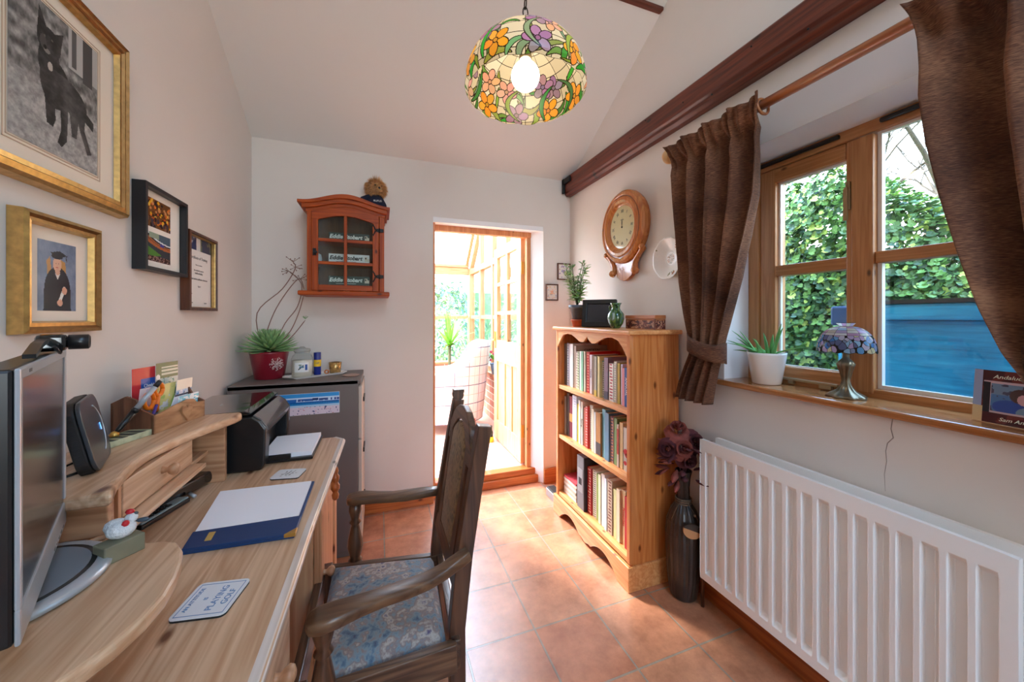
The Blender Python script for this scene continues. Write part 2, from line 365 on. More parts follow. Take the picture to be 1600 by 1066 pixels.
def colour_mesh(name, verts, faces, colours, material, parent, smooth=False):
    """mesh whose faces carry their own printed or glazed colour (0..255 sRGB)"""
    V = np.array(verts); lo = V.min(0); hi = V.max(0); c = np.array([(lo[0]+hi[0])/2, (lo[1]+hi[1])/2, lo[2]])
    me = bpy.data.meshes.new(name); me.from_pydata((V-c).tolist(), [], faces); me.materials.append(material)
    cc = np.clip(np.array(colours)/255.0, 0, 1); cl = np.where(cc <= .04045, cc/12.92, ((cc+.055)/1.055)**2.4)
    at = me.color_attributes.new('Col', 'FLOAT_COLOR', 'CORNER')
    n = np.array([len(f) for f in faces]); full = np.ones((n.sum(), 4)); full[:, :3] = np.repeat(cl, n, axis=0)
    at.data.foreach_set('color', full.ravel())
    if smooth: me.polygons.foreach_set('use_smooth', [True]*len(faces))
    me.update(); o = bpy.data.objects.new(name, me); COL.objects.link(o)
    o.location = Vector(c) - (WL(parent) if parent is not None else Vector((0, 0, 0)))
    if parent is not None: o.parent = parent
    return o
def paint(name, M, w, h, nx, ny, fn, parent, material=None, curve=None):
    """a print of w x h metres on plane M (origin at its lower left); fn(U,V)->H,W,3 in 0..255; V up"""
    u = (np.arange(nx)+.5)/nx; v = (np.arange(ny)+.5)/ny; U, V = np.meshgrid(u, v); C = fn(U, V).reshape(-1, 3)
    vs = []
    for j in range(ny+1):
        for i in range(nx+1):
            p = (w*i/nx, h*j/ny, 0) if curve is None else curve(i/nx, j/ny)
            vs.append(tuple(M @ Vector(p)))
    W = nx+1
    fs = [(j*W+i, j*W+i+1, (j+1)*W+i+1, (j+1)*W+i) for j in range(ny) for i in range(nx)]
    return colour_mesh(name, vs, fs, C, material or attr_m, parent)
def base(U, col): return np.ones(U.shape+(3,))*np.array(col, float)

# ------------------------------------------------------------------ the room shell
XL, XR, YB, YR = -.71, 1.42, 2.57, -2.4
SL = .5615
def cz(y): return 2.357+SL*(2.557-y) if y > .1 else 2.357+SL*2.457-SL*(.1-y)
# floor: quarry tiles, 286 mm pitch
m, t, b, L = mat('terracotta_tiles'); N = t.nodes.new
ge = N('ShaderNodeNewGeometry'); mp = N('ShaderNodeMapping'); mp.inputs['Location'].default_value = (-.604+.286*20, -2.242+.286*20, 0)
L(ge.outputs['Position'], mp.inputs[0])
br = N('ShaderNodeTexBrick'); br.offset = 0; br.squash = 1; br.inputs['Scale'].default_value = 1
br.inputs['Brick Width'].default_value = .2858; br.inputs['Row Height'].default_value = .2858; br.inputs['Mortar Size'].default_value = .0042; br.inputs['Mortar Smooth'].default_value = .25
br.inputs['Color1'].default_value = rgb(206, 144, 110); br.inputs['Color2'].default_value = rgb(196, 124, 92); br.inputs['Mortar'].default_value = rgb(168, 152, 134)
br.inputs['Bias'].default_value = -.2
L(mp.outputs[0], br.inputs['Vector'])
n1 = N('ShaderNodeTexNoise'); n1.inputs['Scale'].default_value = 7; n1.inputs['Detail'].default_value = 8; n1.inputs['Roughness'].default_value = .7; L(ge.outputs['Position'], n1.inputs['Vector'])
r1 = N('ShaderNodeValToRGB'); r1.color_ramp.elements[0].position = .35; r1.color_ramp.elements[0].color = (.66, .62, .6, 1); r1.color_ramp.elements[1].position = .68; r1.color_ramp.elements[1].color = (1.12, 1.12, 1.05, 1)
L(n1.outputs['Fac'], r1.inputs[0])
mx = N('ShaderNodeMix'); mx.data_type = 'RGBA'; mx.blend_type = 'MULTIPLY'; mx.inputs[0].default_value = 1; L(br.outputs['Color'], mx.inputs[6]); L(r1.outputs[0], mx.inputs[7]); L(mx.outputs[2], b.inputs['Base Color'])
b.inputs['Roughness'].default_value = .27; b.inputs['Specular IOR Level'].default_value = .8; b.inputs['Coat Weight'].default_value = .25; b.inputs['Coat Roughness'].default_value = .22
n2 = N('ShaderNodeTexNoise'); n2.inputs['Scale'].default_value = 5; n2.inputs['Detail'].default_value = 6; L(ge.outputs['Position'], n2.inputs['Vector'])
n2r = N('ShaderNodeMapRange'); L(n2.outputs['Fac'], n2r.inputs[0]); n2r.inputs[3].default_value = 0; n2r.inputs[4].default_value = .5
sb = N('ShaderNodeMath'); sb.operation = 'SUBTRACT'; L(n2r.outputs[0], sb.inputs[0]); L(br.outputs['Fac'], sb.inputs[1])
bp = N('ShaderNodeBump'); bp.inputs['Strength'].default_value = .55; bp.inputs['Distance'].default_value = .006; L(sb.outputs[0], bp.inputs['Height']); L(bp.outputs[0], b.inputs['Normal'])
tile_m = m
fl = MB(); fl.box(XL-.1, XR+.02, YR, YB+.06, -.08, 0); struct(fl.build('floor', tile_m))

# walls
w = MB(); w.prism([(YR, -.08), (YB, -.08), (YB, cz(YB)+.02), (.1, cz(.1)+.02), (YR, cz(YR)+.02)], XL-.1, XL, 'x'); struct(w.build('wall_left', wall_m))
WY0, WY1, WZ0, WZ1 = .20, 1.192, .985, 1.962      # window opening in the right wall
w = MB(); w.prism([(YR, -.08), (YB, -.08), (YB, WZ0), (YR, WZ0)], XR, 1.70, 'x')
w.prism([(WY1, WZ0), (YB, WZ0), (YB, WZ1), (WY1, WZ1)], XR, 1.70, 'x')
w.prism([(YR, WZ0), (WY0, WZ0), (WY0, WZ1), (YR, WZ1)], XR, 1.70, 'x')
w.prism([(YR, WZ1), (YB, WZ1), (YB, cz(YB)+.02), (.1, cz(.1)+.02), (YR, cz(YR)+.02)], XR, 1.70, 'x')
struct(w.build('wall_right', wall_m))
DX0, DX1, DZ = .352, 1.190, 1.975                 # doorway
DB = 1.115                                        # the reveal narrows to the frame
w = MB(); w.box(XL-.1, DX0, YB, YB+.11, -.08, cz(YB)+.02); w.box(DX1, 1.70, YB, YB+.11, -.08, cz(YB)+.02); w.box(DX0, DX1, YB, YB+.11, DZ, cz(YB)+.02)
struct(w.build('wall_back', wall_m))
w = MB(); w.box(XL-.1, .19, YR-.1, YR, -.08, 2.9); w.box(1.25, 1.70, YR-.1, YR, -.08, 2.9); w.box(.19, 1.25, YR-.1, YR, -.08, .75); w.box(.19, 1.25, YR-.1, YR, 2.45, 2.95)
struct(w.build('wall_rear', wall_m))
w = MB()
w.prism([(YB+.11, cz(YB)-.062), (.1, cz(.1)), (.1, cz(.1)+.12), (YB+.11, cz(YB)+.05)], XL-.1, 1.70, 'x')
for x0, x1, y0, y1 in ((XL-.1, .2, YR-.1, .1), (1.1, 1.70, YR-.1, .1), (.2, 1.1, -.4, .1), (.2, 1.1, YR-.1, -1.7)):
    w.prism([(y0, cz(y0)), (y1, cz(y1)), (y1, cz(y1)+.12), (y0, cz(y0)+.12)], x0, x1, 'x')
struct(w.build('ceiling', ceil_m))
# rear window (added behind the camera for fill light): plain frame with one mullion
w = MB(); a0, a1, z0, z1 = .19, 1.25, .75, 2.45
for bx in ((a0, a1, z0, z0+.07), (a0, a1, z1-.07, z1), (a0, a0+.07, z0, z1), (a1-.07, a1, z0, z1), (.69, .75, z0+.01, z1-.01)): w.box(bx[0], bx[1], YR-.08, YR-.02, bx[2], bx[3])
wr = w.build('added_rear_window', win_m); struct(wr)
g = MB(); g.box(a0, a1, YR-.055, YR-.050, z0, z1); g.build('window_pane', glass_m, wr)
w = MB()  # skylight added out of view to brighten the room
for x0, x1, y0, y1 in ((.2, .26, -1.7, -.4), (1.04, 1.1, -1.7, -.4), (.261, 1.039, -.46, -.4), (.261, 1.039, -1.7, -1.64)): w.prism([(y0, cz(y0)+.02), (y1, cz(y1)+.02), (y1, cz(y1)+.10), (y0, cz(y0)+.10)], x0, x1, 'x')
sk5 = struct(w.build('added_skylight', win_m)); g = MB(); g.prism([(-1.7, cz(-1.7)+.055), (-.4, cz(-.4)+.055), (-.4, cz(-.4)+.06), (-1.7, cz(-1.7)+.06)], .2, 1.1, 'x'); g.build('window_pane', glass_m, sk5)
# skirting boards
def skirt(name, y0, y1):
    s = MB(); s.prism([(XR, 0), (XR-.022, 0), (XR-.022, .095), (XR-.016, .112), (XR-.010, .120), (XR, .126)], y0, y1, 'y'); return struct(s.build(name, skirt_m, bevel=.002))
skirt('baseboard_right', YR, 2.55)
s = MB(); s.box(XL, DX0, YB-.022, YB, 0, .115); struct(s.build('baseboard_back', skirtx_m, bevel=.004))
s = MB(); s.box(DX1, XR-.022, YB-.022, YB, 0, .115); struct(s.build('baseboard_back', skirtx_m, bevel=.004))
s = MB(); s.box(XL, XL+.02, YR, 2.54, 0, .115); struct(s.build('baseboard_left', skirt_m, bevel=.004))
# pale reveal lining of the doorway
s = MB(); s.prism([(DX1, YB+.002), (DX1+.004, YB+.11), (DB, YB+.11), (DB, YB+.09)], .0, DZ, 'z'); s.box(DX0, DX1, YB+.003, YB+.11, DZ-.035, DZ+.001)
struct(s.build('trim_1', reveal_m))
# door frame and timber threshold
fr = MB(); FY0, FY1 = YB+.085, YB+.135
fr.box(DX0-.02, DX0+.018, FY0-.06, FY1, 0.1, DZ-.031); fr.box(DB-.028, DB+.012, FY0, FY1, 0.1, DZ-.03); fr.box(DX0-.021, DB+.013, FY0-.003, FY1+.002, DZ-.075, DZ-.0285)
df = struct(fr.build('trim_2', jamb_m, bevel=.003))
s = MB(); s.box(DX0, DB+.06, YB+.035, YB+.10, 0, .058); s.box(DX0, DB+.06, YB+.055, YB+.14, .058, .105)
struct(s.build('trim_3', skirtx_m, bevel=.006))

# ------------------------------------------------------------------ beams
bm_ = MB()
bm_.prism([(XR, 2.222), (XR-.035, 2.222), (XR-.05, 2.238), (XR-.05, 2.252), (XR-.062, 2.262), (XR-.062, 2.352), (XR-.056, 2.362), (XR, 2.366)], -2.35, 2.56, 'y')
wb = bm_.build('trim_4', beam_m, bevel=.003); struct(wb)
c = MB()
c.box(XR-.078, XR-.058, 2.44, 2.555, 2.305, 2.345); c.box(XR-.078, XR-.06, 2.53, 2.558, 2.24, 2.35)
c.build('iron_bracket', iron_m, wb, bevel=.003)
c = MB()
for y, z in ((2.1, 2.33), (1.75, 2.31), (1.62, 2.345), (1.36, 2.30), (1.02, 2.33), (1.2, 2.246), (.82, 2.25)): c.ball((XR-.062, y, z), .004, 8)
c.build('nail_head', iron_m, wb)
tb = MB(); tb.box(-.705, XR, 1.55, 1.66, 2.905, 3.04); struct(tb.build('trim_5', beamx_m, bevel=.006))

# ------------------------------------------------------------------ window_1 in the right wall
FX0, FX1 = 1.565, 1.625
w = MB()
w.box(FX0, FX1, WY0, WY0+.05, WZ0+.001, WZ1-.001); w.box(FX0, FX1, 1.140, WY1-.001, WZ0+.001, WZ1-.001)
w.box(FX0-.004, FX1, .744, .806, 1.02, 1.90)
wf = w.build('window_1', win_m, bevel=.004); struct(wf)
w = MB(); w.box(FX0+.0015, FX1-.0015, WY0+.002, WY1-.002, WZ0+.005, WZ0+.052); w.box(FX0+.0015, FX1-.0015, WY0+.002, WY1-.002, 1.906, WZ1-.002); w.build('frame_rail', winy_m, wf, bevel=.004)
sl = MB(); sl.box(1.392, 1.568, .10, WY1+.055, .984, 1.008); sl.build('window_sill', sill_m, wf, bevel=.006)
rv = MB(); rv.prism([(XR+.001, WZ1), (FX0+.03, WZ1), (FX0+.03, 1.948), (FX0, 1.946)], WY0, WY1, 'y'); rv.build('reveal_lining', reveal_m, wf); rv = MB(); rv.box(XR+.002, FX0+.03, WY1-.0015, WY1+.003, 1.009, WZ1-.003); rv.build('reveal_lining', reveal_m, wf)
# opening casement (far light)
cs = MB(); CX0, CX1 = FX0+.006, FX1+.012
cs.box(CX0, CX1, 1.075, 1.140, 1.030, 1.905); cs.box(CX0, CX1, .806, .826, 1.03, 1.905)
cso = cs.build('casement', win_m, wf, bevel=.005)
cr = MB()
cr.box(CX0+.0012, CX1-.0012, .827, 1.1385, 1.0315, 1.078); cr.box(CX0+.0012, CX1-.0012, .827, 1.1385, 1.846, 1.9035); cr.box(CX0+.004, CX1-.004, .82, 1.08, 1.452, 1.496); cr.build('casement_rail', winy_m, cso, bevel=.004)
g = MB(); g.box(1.606, 1.610, .82, 1.08, 1.07, 1.85); g.build('window_pane', glass_m, cso)
s = MB()
for y0, y1, z0, z1, e in ((.822, .830, 1.07, 1.85, 0), (1.066, 1.078, 1.07, 1.85, 0), (.8305, 1.0655, 1.071, 1.082, .001), (.8305, 1.0655, 1.838, 1.849, .001)): s.box(1.592+e, 1.604-e, y0, y1, z0, z1)
s.build('glazing_bead', upvc_m, cso)
# fixed light (near)
f = MB(); f.box(FX0+.004, FX1-.004, .251, .743, 1.461, 1.500); f.build('glazing_bar', winy_m, wf, bevel=.004)
g = MB(); g.box(1.606, 1.610, .25, .744, 1.035, 1.91); g.build('window_pane', glass_m, wf)
s = MB()
for y0, y1, z0, z1, e in ((.732, .7435, 1.0375, 1.9075, 0), (.25, .7315, 1.037, 1.050, .001), (.25, .7315, 1.896, 1.907, .001)): s.box(1.586+e, 1.604-e, y0, y1, z0, z1)
s.build('glazing_bead', upvc_m, wf)
# trickle vents, handle, stay
for y0, y1 in ((.838, 1.185), (.30, .725)):
    v = MB(); v.box(FX0-.014, FX0+.002, y0, y1, 1.922, 1.938); v.build('trickle_vent', black_m, wf, bevel=.005)
h = MB(); h.box(FX0-.006, FX0+.004, .808, .822, 1.66, 1.76); h.box(FX0-.016, FX0-.006, .811, .820, 1.72, 1.74); h.box(FX0-.020, FX0-.012, .808, .822, 1.62, 1.735); h.build('window_handle', flat('handle_bronze', rgb(168, 138, 98), rough=.4, metal=.3), cso, bevel=.003)
h = MB(); h.box(FX0-.016, FX0-.004, .84, 1.06, 1.026, 1.036); h.box(FX0-.016, FX0, .86, .90, 1.012, 1.026); h.box(FX0-.016, FX0, .99, 1.01, 1.012, 1.026); h.build('casement_stay', flat('stay_metal', rgb(176, 158, 124), rough=.35, metal=.5), cso, bevel=.002)
# plaster crack under the sill, a thin line darker than the wall
c = MB()
pts = [(.631, .984), (.635, .95), (.630, .925), (.643, .905), (.647, .88), (.645, .85), (.650, .81), (.648, .76)]
c.tube([(XR-.0002, y, z) for y, z in pts], [.0012, .0011, .0013, .0011, .0009, .0008, .0006, .0003], 5)
tag(c.build('wall_crack', flat('crack_tone', rgb(150, 136, 128), rough=1)), 'thin vertical crack in the plaster below the window sill', 'crack')

# ------------------------------------------------------------------ conservatory beyond the doorway
CF = .10
ctile = flat('pale_floor_tile', rgb(238, 206, 190), rough=.3, noise=.08, nscale=6)
m, t, b, L = mat('conservatory_tiles'); N = t.nodes.new; ge = N('ShaderNodeNewGeometry'); br = N('ShaderNodeTexBrick'); br.offset = 0
br.inputs['Scale'].default_value = 1; br.inputs['Brick Width'].default_value = .33; br.inputs['Row Height'].default_value = .33; br.inputs['Mortar Size'].default_value = .004
br.inputs['Color1'].default_value = rgb(234, 196, 176); br.inputs['Color2'].default_value = rgb(226, 184, 164); br.inputs['Mortar'].default_value = rgb(214, 200, 186)
L(ge.outputs['Position'], br.inputs['Vector']); L(br.outputs['Color'], b.inputs['Base Color']); b.inputs['Roughness'].default_value = .3; ct_m = m
s = MB(); s.box(-2.6, 1.45, YB+.11, 5.45, -.08, CF); struct(s.build('floor', ct_m))
# dwarf brick walls
m, t, b, L = mat('dwarf_wall_brick'); N = t.nodes.new; tcn = N('ShaderNodeTexCoord'); sp = N('ShaderNodeSeparateXYZ'); cb = N('ShaderNodeCombineXYZ'); ad = N('ShaderNodeMath')
L(tcn.outputs['Object'], sp.inputs[0]); L(sp.outputs['X'], ad.inputs[0]); L(sp.outputs['Y'], ad.inputs[1]); L(ad.outputs[0], cb.inputs[0]); L(sp.outputs['Z'], cb.inputs[1])
br = N('ShaderNodeTexBrick'); br.inputs['Scale'].default_value = 1; br.inputs['Brick Width'].default_value = .225; br.inputs['Row Height'].default_value = .075; br.inputs['Mortar Size'].default_value = .006
br.inputs['Color1'].default_value = rgb(206, 150, 126); br.inputs['Color2'].default_value = rgb(178, 116, 96); br.inputs['Mortar'].default_value = rgb(222, 210, 196)
L(cb.outputs[0], br.inputs['Vector']); L(br.outputs['Color'], b.inputs['Base Color']); b.inputs['Roughness'].default_value = .85; brick_m = m
CX, CY, DW = 1.22, 5.20, .62
s = MB(); s.box(CX, CX+.1, YB+.11, CY+.1, CF, DW); struct(s.build('wall_conservatory_right', brick_m))
s = MB(); s.box(-2.5, CX, CY, CY+.1, CF, DW); struct(s.build('wall_conservatory_far', brick_m))
cwm = wood('conservatory_timber', rgb(206, 148, 106), rgb(180, 118, 76), 'Z', rough=.4, knots=0)
cwx = wood('conservatory_timber_rail', rgb(206, 148, 106), rgb(180, 118, 76), 'X', rough=.4, knots=0)
def roofz(y): return min(1.98+(CY-y)*1.0, 3.5)
# right-hand glazed wall
w = MB(); x0, x1 = CX+.01, CX+.07
ys = [4.62, 4.08, 3.60, 3.14, 2.72]
for y in ys: w.box(x0, x1, y-.03, y+.03, DW, roofz(y))
w.box(x0-.01, x1, CY-.06, CY+.08, DW, 1.98)
wc = w.build('window_2', cwm, bevel=.003); struct(wc)
s = MB(); s.box(CX-.05, CX+.1, YB+.11, CY, DW, DW+.03); s.box(x0-.004, x1+.004, YB+.12, CY-.07, 1.885, 1.955); s.box(x0+.005, x1-.005, YB+.121, CY-.07, 1.255, 1.30); s.box(x0-.002, x1+.002, YB+.12, CY-.071, DW+.03, DW+.08)
s.bar([(CX+.04, CY, 1.98), (CX+.04, CY-1.52, 3.5)], .03, .04); s.build('window_rail', cwm, wc, bevel=.002)
g = MB(); g.prism([(YB+.12, DW), (CY, DW), (CY, 1.98), (CY-1.52, 3.5), (YB+.12, 3.5)], CX+.038, CX+.042, 'x'); g.build('window_pane', glass_m, wc)
# far glazed wall
w = MB()
for x in (-2.4, -1.6, -.8, 0.0, .62): w.box(x-.03, x+.03, CY+.01, CY+.07, DW, 1.93)
wc2 = w.build('window_4', cwm, bevel=.003); struct(wc2)
s = MB(); s.box(-2.5, CX, CY-.05, CY+.1, DW, DW+.03); s.box(-2.5, CX-.001, CY-.003, CY+.08, 1.89, 1.99); s.box(-2.5, CX-.002, CY+.018, CY+.067, 1.255, 1.295); s.box(-2.5, CX-.003, CY-.03, CY+.02, 1.991, 2.03); s.build('window_rail', cwx, wc2, bevel=.002)
g = MB(); g.box(-2.5, CX, CY+.038, CY+.042, DW, 1.93); g.build('window_pane', glass_m, wc2)
# roof: translucent sheets between timber rafters
m, t, b, L = mat('roof_polycarbonate'); tr = t.nodes.new('ShaderNodeBsdfTranslucent'); tr.inputs[0].default_value = (.95, .97, 1, 1); tp = t.nodes.new('ShaderNodeBsdfTransparent')
mx = t.nodes.new('ShaderNodeMixShader'); mx.inputs[0].default_value = .50; L(tr.outputs[0], mx.inputs[1]); L(tp.outputs[0], mx.inputs[2]); L(mx.outputs[0], t.nodes['Material Output'].inputs[0]); roof_m = m
r = MB()
r.prism([(CY+.1, 1.99), (CY-1.42, 3.51), (YB+.11, 3.51), (YB+.11, 3.535), (CY-1.43, 3.535), (CY+.1, 2.015)], -2.5, CX+.1, 'x')
rf = r.build('ceiling_conservatory', roof_m); struct(rf)
s = MB()
for x in (-2.2, -1.45, -.7, .05, .52, 1.19): s.bar([(x, CY+.02, 2.01), (x, CY-1.45, 3.475), (x, YB+.15, 3.475)], .022, .03)
s.build('rafter', cwm, rf)
# house wall above the doorway, outside
s = MB(); s.box(-2.6, XL-.1, YB, YB+.11, -.08, 3.6); s.box(XL-.1, 1.9, YB+.0, YB+.11, 2.39, 3.6); struct(s.build('wall_outside', wall_m))
# the open door
dl = MB(); LX0, LX1, LY0, LY1 = 1.058, 1.100, 2.715, 3.43
stz = (.115, 1.93)
for y0, y1 in ((LY0, LY0+.09), (LY1-.09, LY1)): dl.box(LX0, LX1, y0, y1, *stz)
dl.box(LX0+.003, LX1-.003, 3.055, 3.085, 1.06, 1.86)
do = dl.build('door_1', door_m, bevel=.004); struct(do)
r = MB()
for z0, z1 in ((.115, .30), (.86, 1.06), (1.84, 1.93)): r.box(LX0+.001, LX1-.001, LY0+.09, LY1-.09, z0, z1)
for z in (1.30, 1.57): r.box(LX0+.005, LX1-.005, LY0+.09, LY1-.09, z, z+.032)
for y in (2.96, 3.14): r.box(LX0+.004, LX1-.004, y-.02, y+.02, .299, .861)
r.build('door_rail', door_m, do, bevel=.003)
r = MB(); r.box(LX0+.015, LX1-.015, LY0+.09, LY1-.09, .29, .87); r.build('door_panel', door_m, do)
g = MB(); g.box(LX0+.018, LX0+.022, LY0+.09, LY1-.09, 1.05, 1.85); g.build('door_glass', glass_m, do)
h = MB(); h.tube([(LX0-.002, 3.385, 1.06), (LX0-.04, 3.385, 1.06), (LX0-.045, 3.28, 1.062)], .008, 8); h.box(LX0-.006, LX0, 3.365, 3.405, .98, 1.14); h.build('door_handle', brass_m, do)
for z in (.32, 1.62):
    h = MB(); h.box(LX0+.004, LX1+.03, LY0-.008, LY0-.001, z, z+.10); h.tube([(LX1+.006, LY0-.010, z), (LX1+.006, LY0-.010, z+.10)], .006, 8); h.build('hinge', brass_m, do)
# strip of weathering stops
ds = thing('door_stop', 'yellow and black door stop standing on the conservatory floor against the open door', 'doorstop', (.99, 3.33, CF))
a = MB(); a.lathe([(.032, 0), (.034, .02), (.028, .05)], (.99, 3.33, CF), 16); a.build('weight', flat('yellow_plastic', rgb(236, 186, 30), rough=.4), ds)
a = MB(); a.lathe([(.024, .05), (.026, .09), (.018, .115), (.020, .15)], (.99, 3.33, CF), 16); a.build('grip', black_m, ds)

# ------------------------------------------------------------------ garden
grass = flat('garden_grass', rgb(86, 112, 58), rough=.95, noise=.3, nscale=5)
g = MB(); g.box(-9, 16, -8, 18, -.14, -.085); struct(g.build('floor_garden', grass))
g = MB(); g.box(1.70, 2.75, -3, 9, -.086, -.075); struct(g.build('floor_bounce', flat('bounce_paving', rgb(196, 190, 180), rough=.85, noise=.12, nscale=4)))  # pale paving added to bounce daylight up to the window soffit
def leafy(name, n, place, size, mats, label, cat, seed=3, lobed=True, aim=None):
    """a mass of leaves: one object; place(rng) -> point, outward normal"""
    R = random.Random(seed); b = MB()
    shp = [(0, -.45), (.28, -.42), (.52, -.12), (.30, .02), (.34, .34), (0, .60), (-.34, .34), (-.30, .02), (-.52, -.12), (-.28, -.42)] if lobed else [(0, -.5), (.22, -.2), (.24, .15), (0, .55), (-.24, .15), (-.22, -.2)]
    for k in range(n):
        p, nn = place(R); nn = (Vector(nn)+Vector((R.uniform(-.7, .7), R.uniform(-.7, .7), R.uniform(-.45, .9)))).normalized()
        up = Vector((R.uniform(-.6, .6), R.uniform(-.6, .6), -1)); u = up.cross(nn).normalized(); w_ = nn.cross(u); s_ = size*R.uniform(.55, 1.25)
        c0 = b.addv(Vector(p)-nn*s_*.10); idx = [b.addv(Vector(p)+u*(x*s_)+w_*(-y*s_)) for x, y in shp]
        mm = R.choices(range(len(mats)), weights=[4, 3, 2, 1][:len(mats)])[0]
        for i in range(len(idx)): b.face((c0, idx[i], idx[(i+1) % len(idx)]), mm)
    o = b.build(name, mats); return tag(o, label, cat)
ivA = flat('ivy_leaf', rgb(88, 124, 72), rough=.38); ivB = flat('ivy_leaf_mid', rgb(116, 156, 80), rough=.4); ivC = flat('ivy_leaf_dark', rgb(62, 92, 62), rough=.35); ivD = flat('ivy_leaf_young', rgb(186, 204, 100), rough=.45)
hdk = flat('hedge_core', rgb(50, 70, 44), rough=1, noise=.4, nscale=10)
def hedge_x(y, z):
    return 2.55+.16*math.sin(2.3*y+1)+.10*math.sin(5.1*y+2.2*z)+.10*math.sin(3.9*z+y)
def htop(y): f = min(1, max(0, (y-1.05)/.40)); return 1.83+.27*f*f*(3-2*f)+.025*math.sin(11*y)+.02*math.sin(23*y+1)-.03*max(0, y-1.6)
def iv(R):
    y = R.uniform(.1, 3.2)
    if R.random() < .84:
        z = R.uniform(-.1, htop(y)); e = .16*max(0, (z-(htop(y)-.35))/.35)**2
        return (hedge_x(y, z)+e+R.uniform(-.06, .05), y, z), (-1, 0, .25)
    return (hedge_x(y, 2)+R.uniform(.1, .9), y, htop(y)+R.uniform(-.05, .07)), (-.2, 0, 1)
hd = thing('ivy_hedge', 'tall hedge covered in green ivy leaves outside the right-hand window', 'hedge', (2.9, 2, -.09))
core = MB(); core.grid(lambda u, v: (hedge_x(-1+6*u, -.09+v*(htop(-1+6*u)-.30))+.11, -1+6*u, -.09+v*(htop(-1+6*u)-.30)), 120, 20)
core.grid(lambda u, v: (hedge_x(-1+6*u, htop(-1+6*u)-.39)+.11+v*.9, -1+6*u, htop(-1+6*u)-.39), 80, 2)
core.build('hedge_core', hdk, hd)
ivo = leafy('ivy_leaves', 60000, iv, .036, [ivA, ivB, ivC, ivD], 'x', 'x')
for k in ('label', 'category'): del ivo[k]
ivo['kind'] = 'stuff'; ivo.parent = hd; ivo.location = ivo.location-hd.location
# blue sheeted tub in front of the hedge
blue_m = fabric('blue_sheet', [rgb(8, 112, 152), rgb(16, 142, 188), rgb(40, 166, 208)], scale=(8, 8, 90), big=3, rough=.4, sheen=0, bump=.35)
tub = thing('hot_tub', 'blue sheeted hot tub standing outside the near window light', 'hot tub', (2.3, .2, -.085))
b = MB(); b.box(2.02, 2.40, -1.2, 1.10, -.085, 1.27); b.build('tub_side', blue_m, tub, bevel=.02)
b = MB(); b.box(1.995, 2.43, -1.22, .93, 1.268, 1.335); b.build('tub_cover', blue_m, tub, bevel=.015)
b = MB(); b.box(1.990, 2.43, -1.22, .935, 1.335, 1.350); b.build('cover_trim', blackm_m, tub)
b = MB(); b.box(2.01, 2.30, .96, 1.12, 1.24, 1.33); b.build('corner_flap', navy_m, tub, bevel=.01)
# bare trees behind the hedge
bark = flat('pale_bark', rgb(70, 60, 48), rough=.9, noise=.2)
def tree(x, y, h, seed, label):
    R = random.Random(seed); b = MB()
    def grow(p, d, ln, r, lv):
        q = p+d*ln; mid = (p+q)/2+Vector((R.uniform(-.06, .06), R.uniform(-.06, .06), 0))*ln
        b.tube([p, mid, q], [r, r*.85, r*.65], 5 if lv < 3 else 3, caps=False)
        if lv >= 8 or r < .0016: return
        for k in range(3 if lv < 6 else 2):
            dd = (d+Vector((R.uniform(-.75, .75), R.uniform(-.75, .75), R.uniform(-.25, .5)))).normalized()
            grow(p.lerp(q, R.uniform(.55, 1.0)), dd, ln*R.uniform(.62, .86), r*.58, lv+1)
    grow(Vector((x, y, -.1)), Vector((0, 0, 1)), h, .075, 0)
    tag(b.build('bare_tree', bark), label, 'tree')
tree(5.9, 2.35, 1.9, 11, 'leafless tree whose twigs fill the sky above the hedge in the near window light')
tree(6.6, 4.3, 1.9, 5, 'smaller leafless tree behind the hedge, seen above it in the far window light')
# planting beyond the conservatory
def bush(x, y, z, rx, rz, n, size, mats, label, seed, cat='shrub'):
    def pl(R):
        a = R.uniform(0, 2*PI); c = R.uniform(-.2, 1); s_ = math.sqrt(max(0, 1-c*c)); k = R.uniform(.8, 1.03)
        d = Vector((s_*math.cos(a), s_*math.sin(a), c)); return (x+d.x*rx*k, y+d.y*rx*k, z+d.z*rz*k), d
    return leafy('garden_shrub', n, pl, size, mats, label, cat, seed, lobed=False)
gA = flat('shrub_leaf', rgb(150, 182, 132), rough=.5); gB = flat('shrub_leaf_light', rgb(196, 214, 160), rough=.5); gC = flat('shrub_leaf_dark', rgb(96, 132, 120), rough=.5)
bush(1.30, 8.4, .2, 1.15, 2.0, 2600, .13, [gC, gA], 'tall dark blue-green shrub seen through the far conservatory window', 21)
bush(1.16, 6.7, .1, .42, 1.55, 1500, .07, [gB, gA], 'rounded pale green shrub below the tall one outside the far conservatory window', 22)
bush(3.1, 6.9, .1, 1.2, 2.0, 1500, .13, [gB, gA, gC], 'light green shrub outside the right-hand conservatory glazing near the corner', 23)
bush(3.6, 5.0, .1, .8, 1.6, 1200, .12, [gA, gB], 'green shrub outside the right-hand conservatory glazing beside the open door', 24)
# hedge return closing the view beyond
fh = MB(); fh.box(-9, 9, 10.6, 11.2, -.1, 2.0); tag(fh.build('garden_hedge', flat('clipped_hedge', rgb(112, 140, 100), rough=1, noise=.5, nscale=6)), 'dark clipped hedge along the far end of the garden', 'hedge')

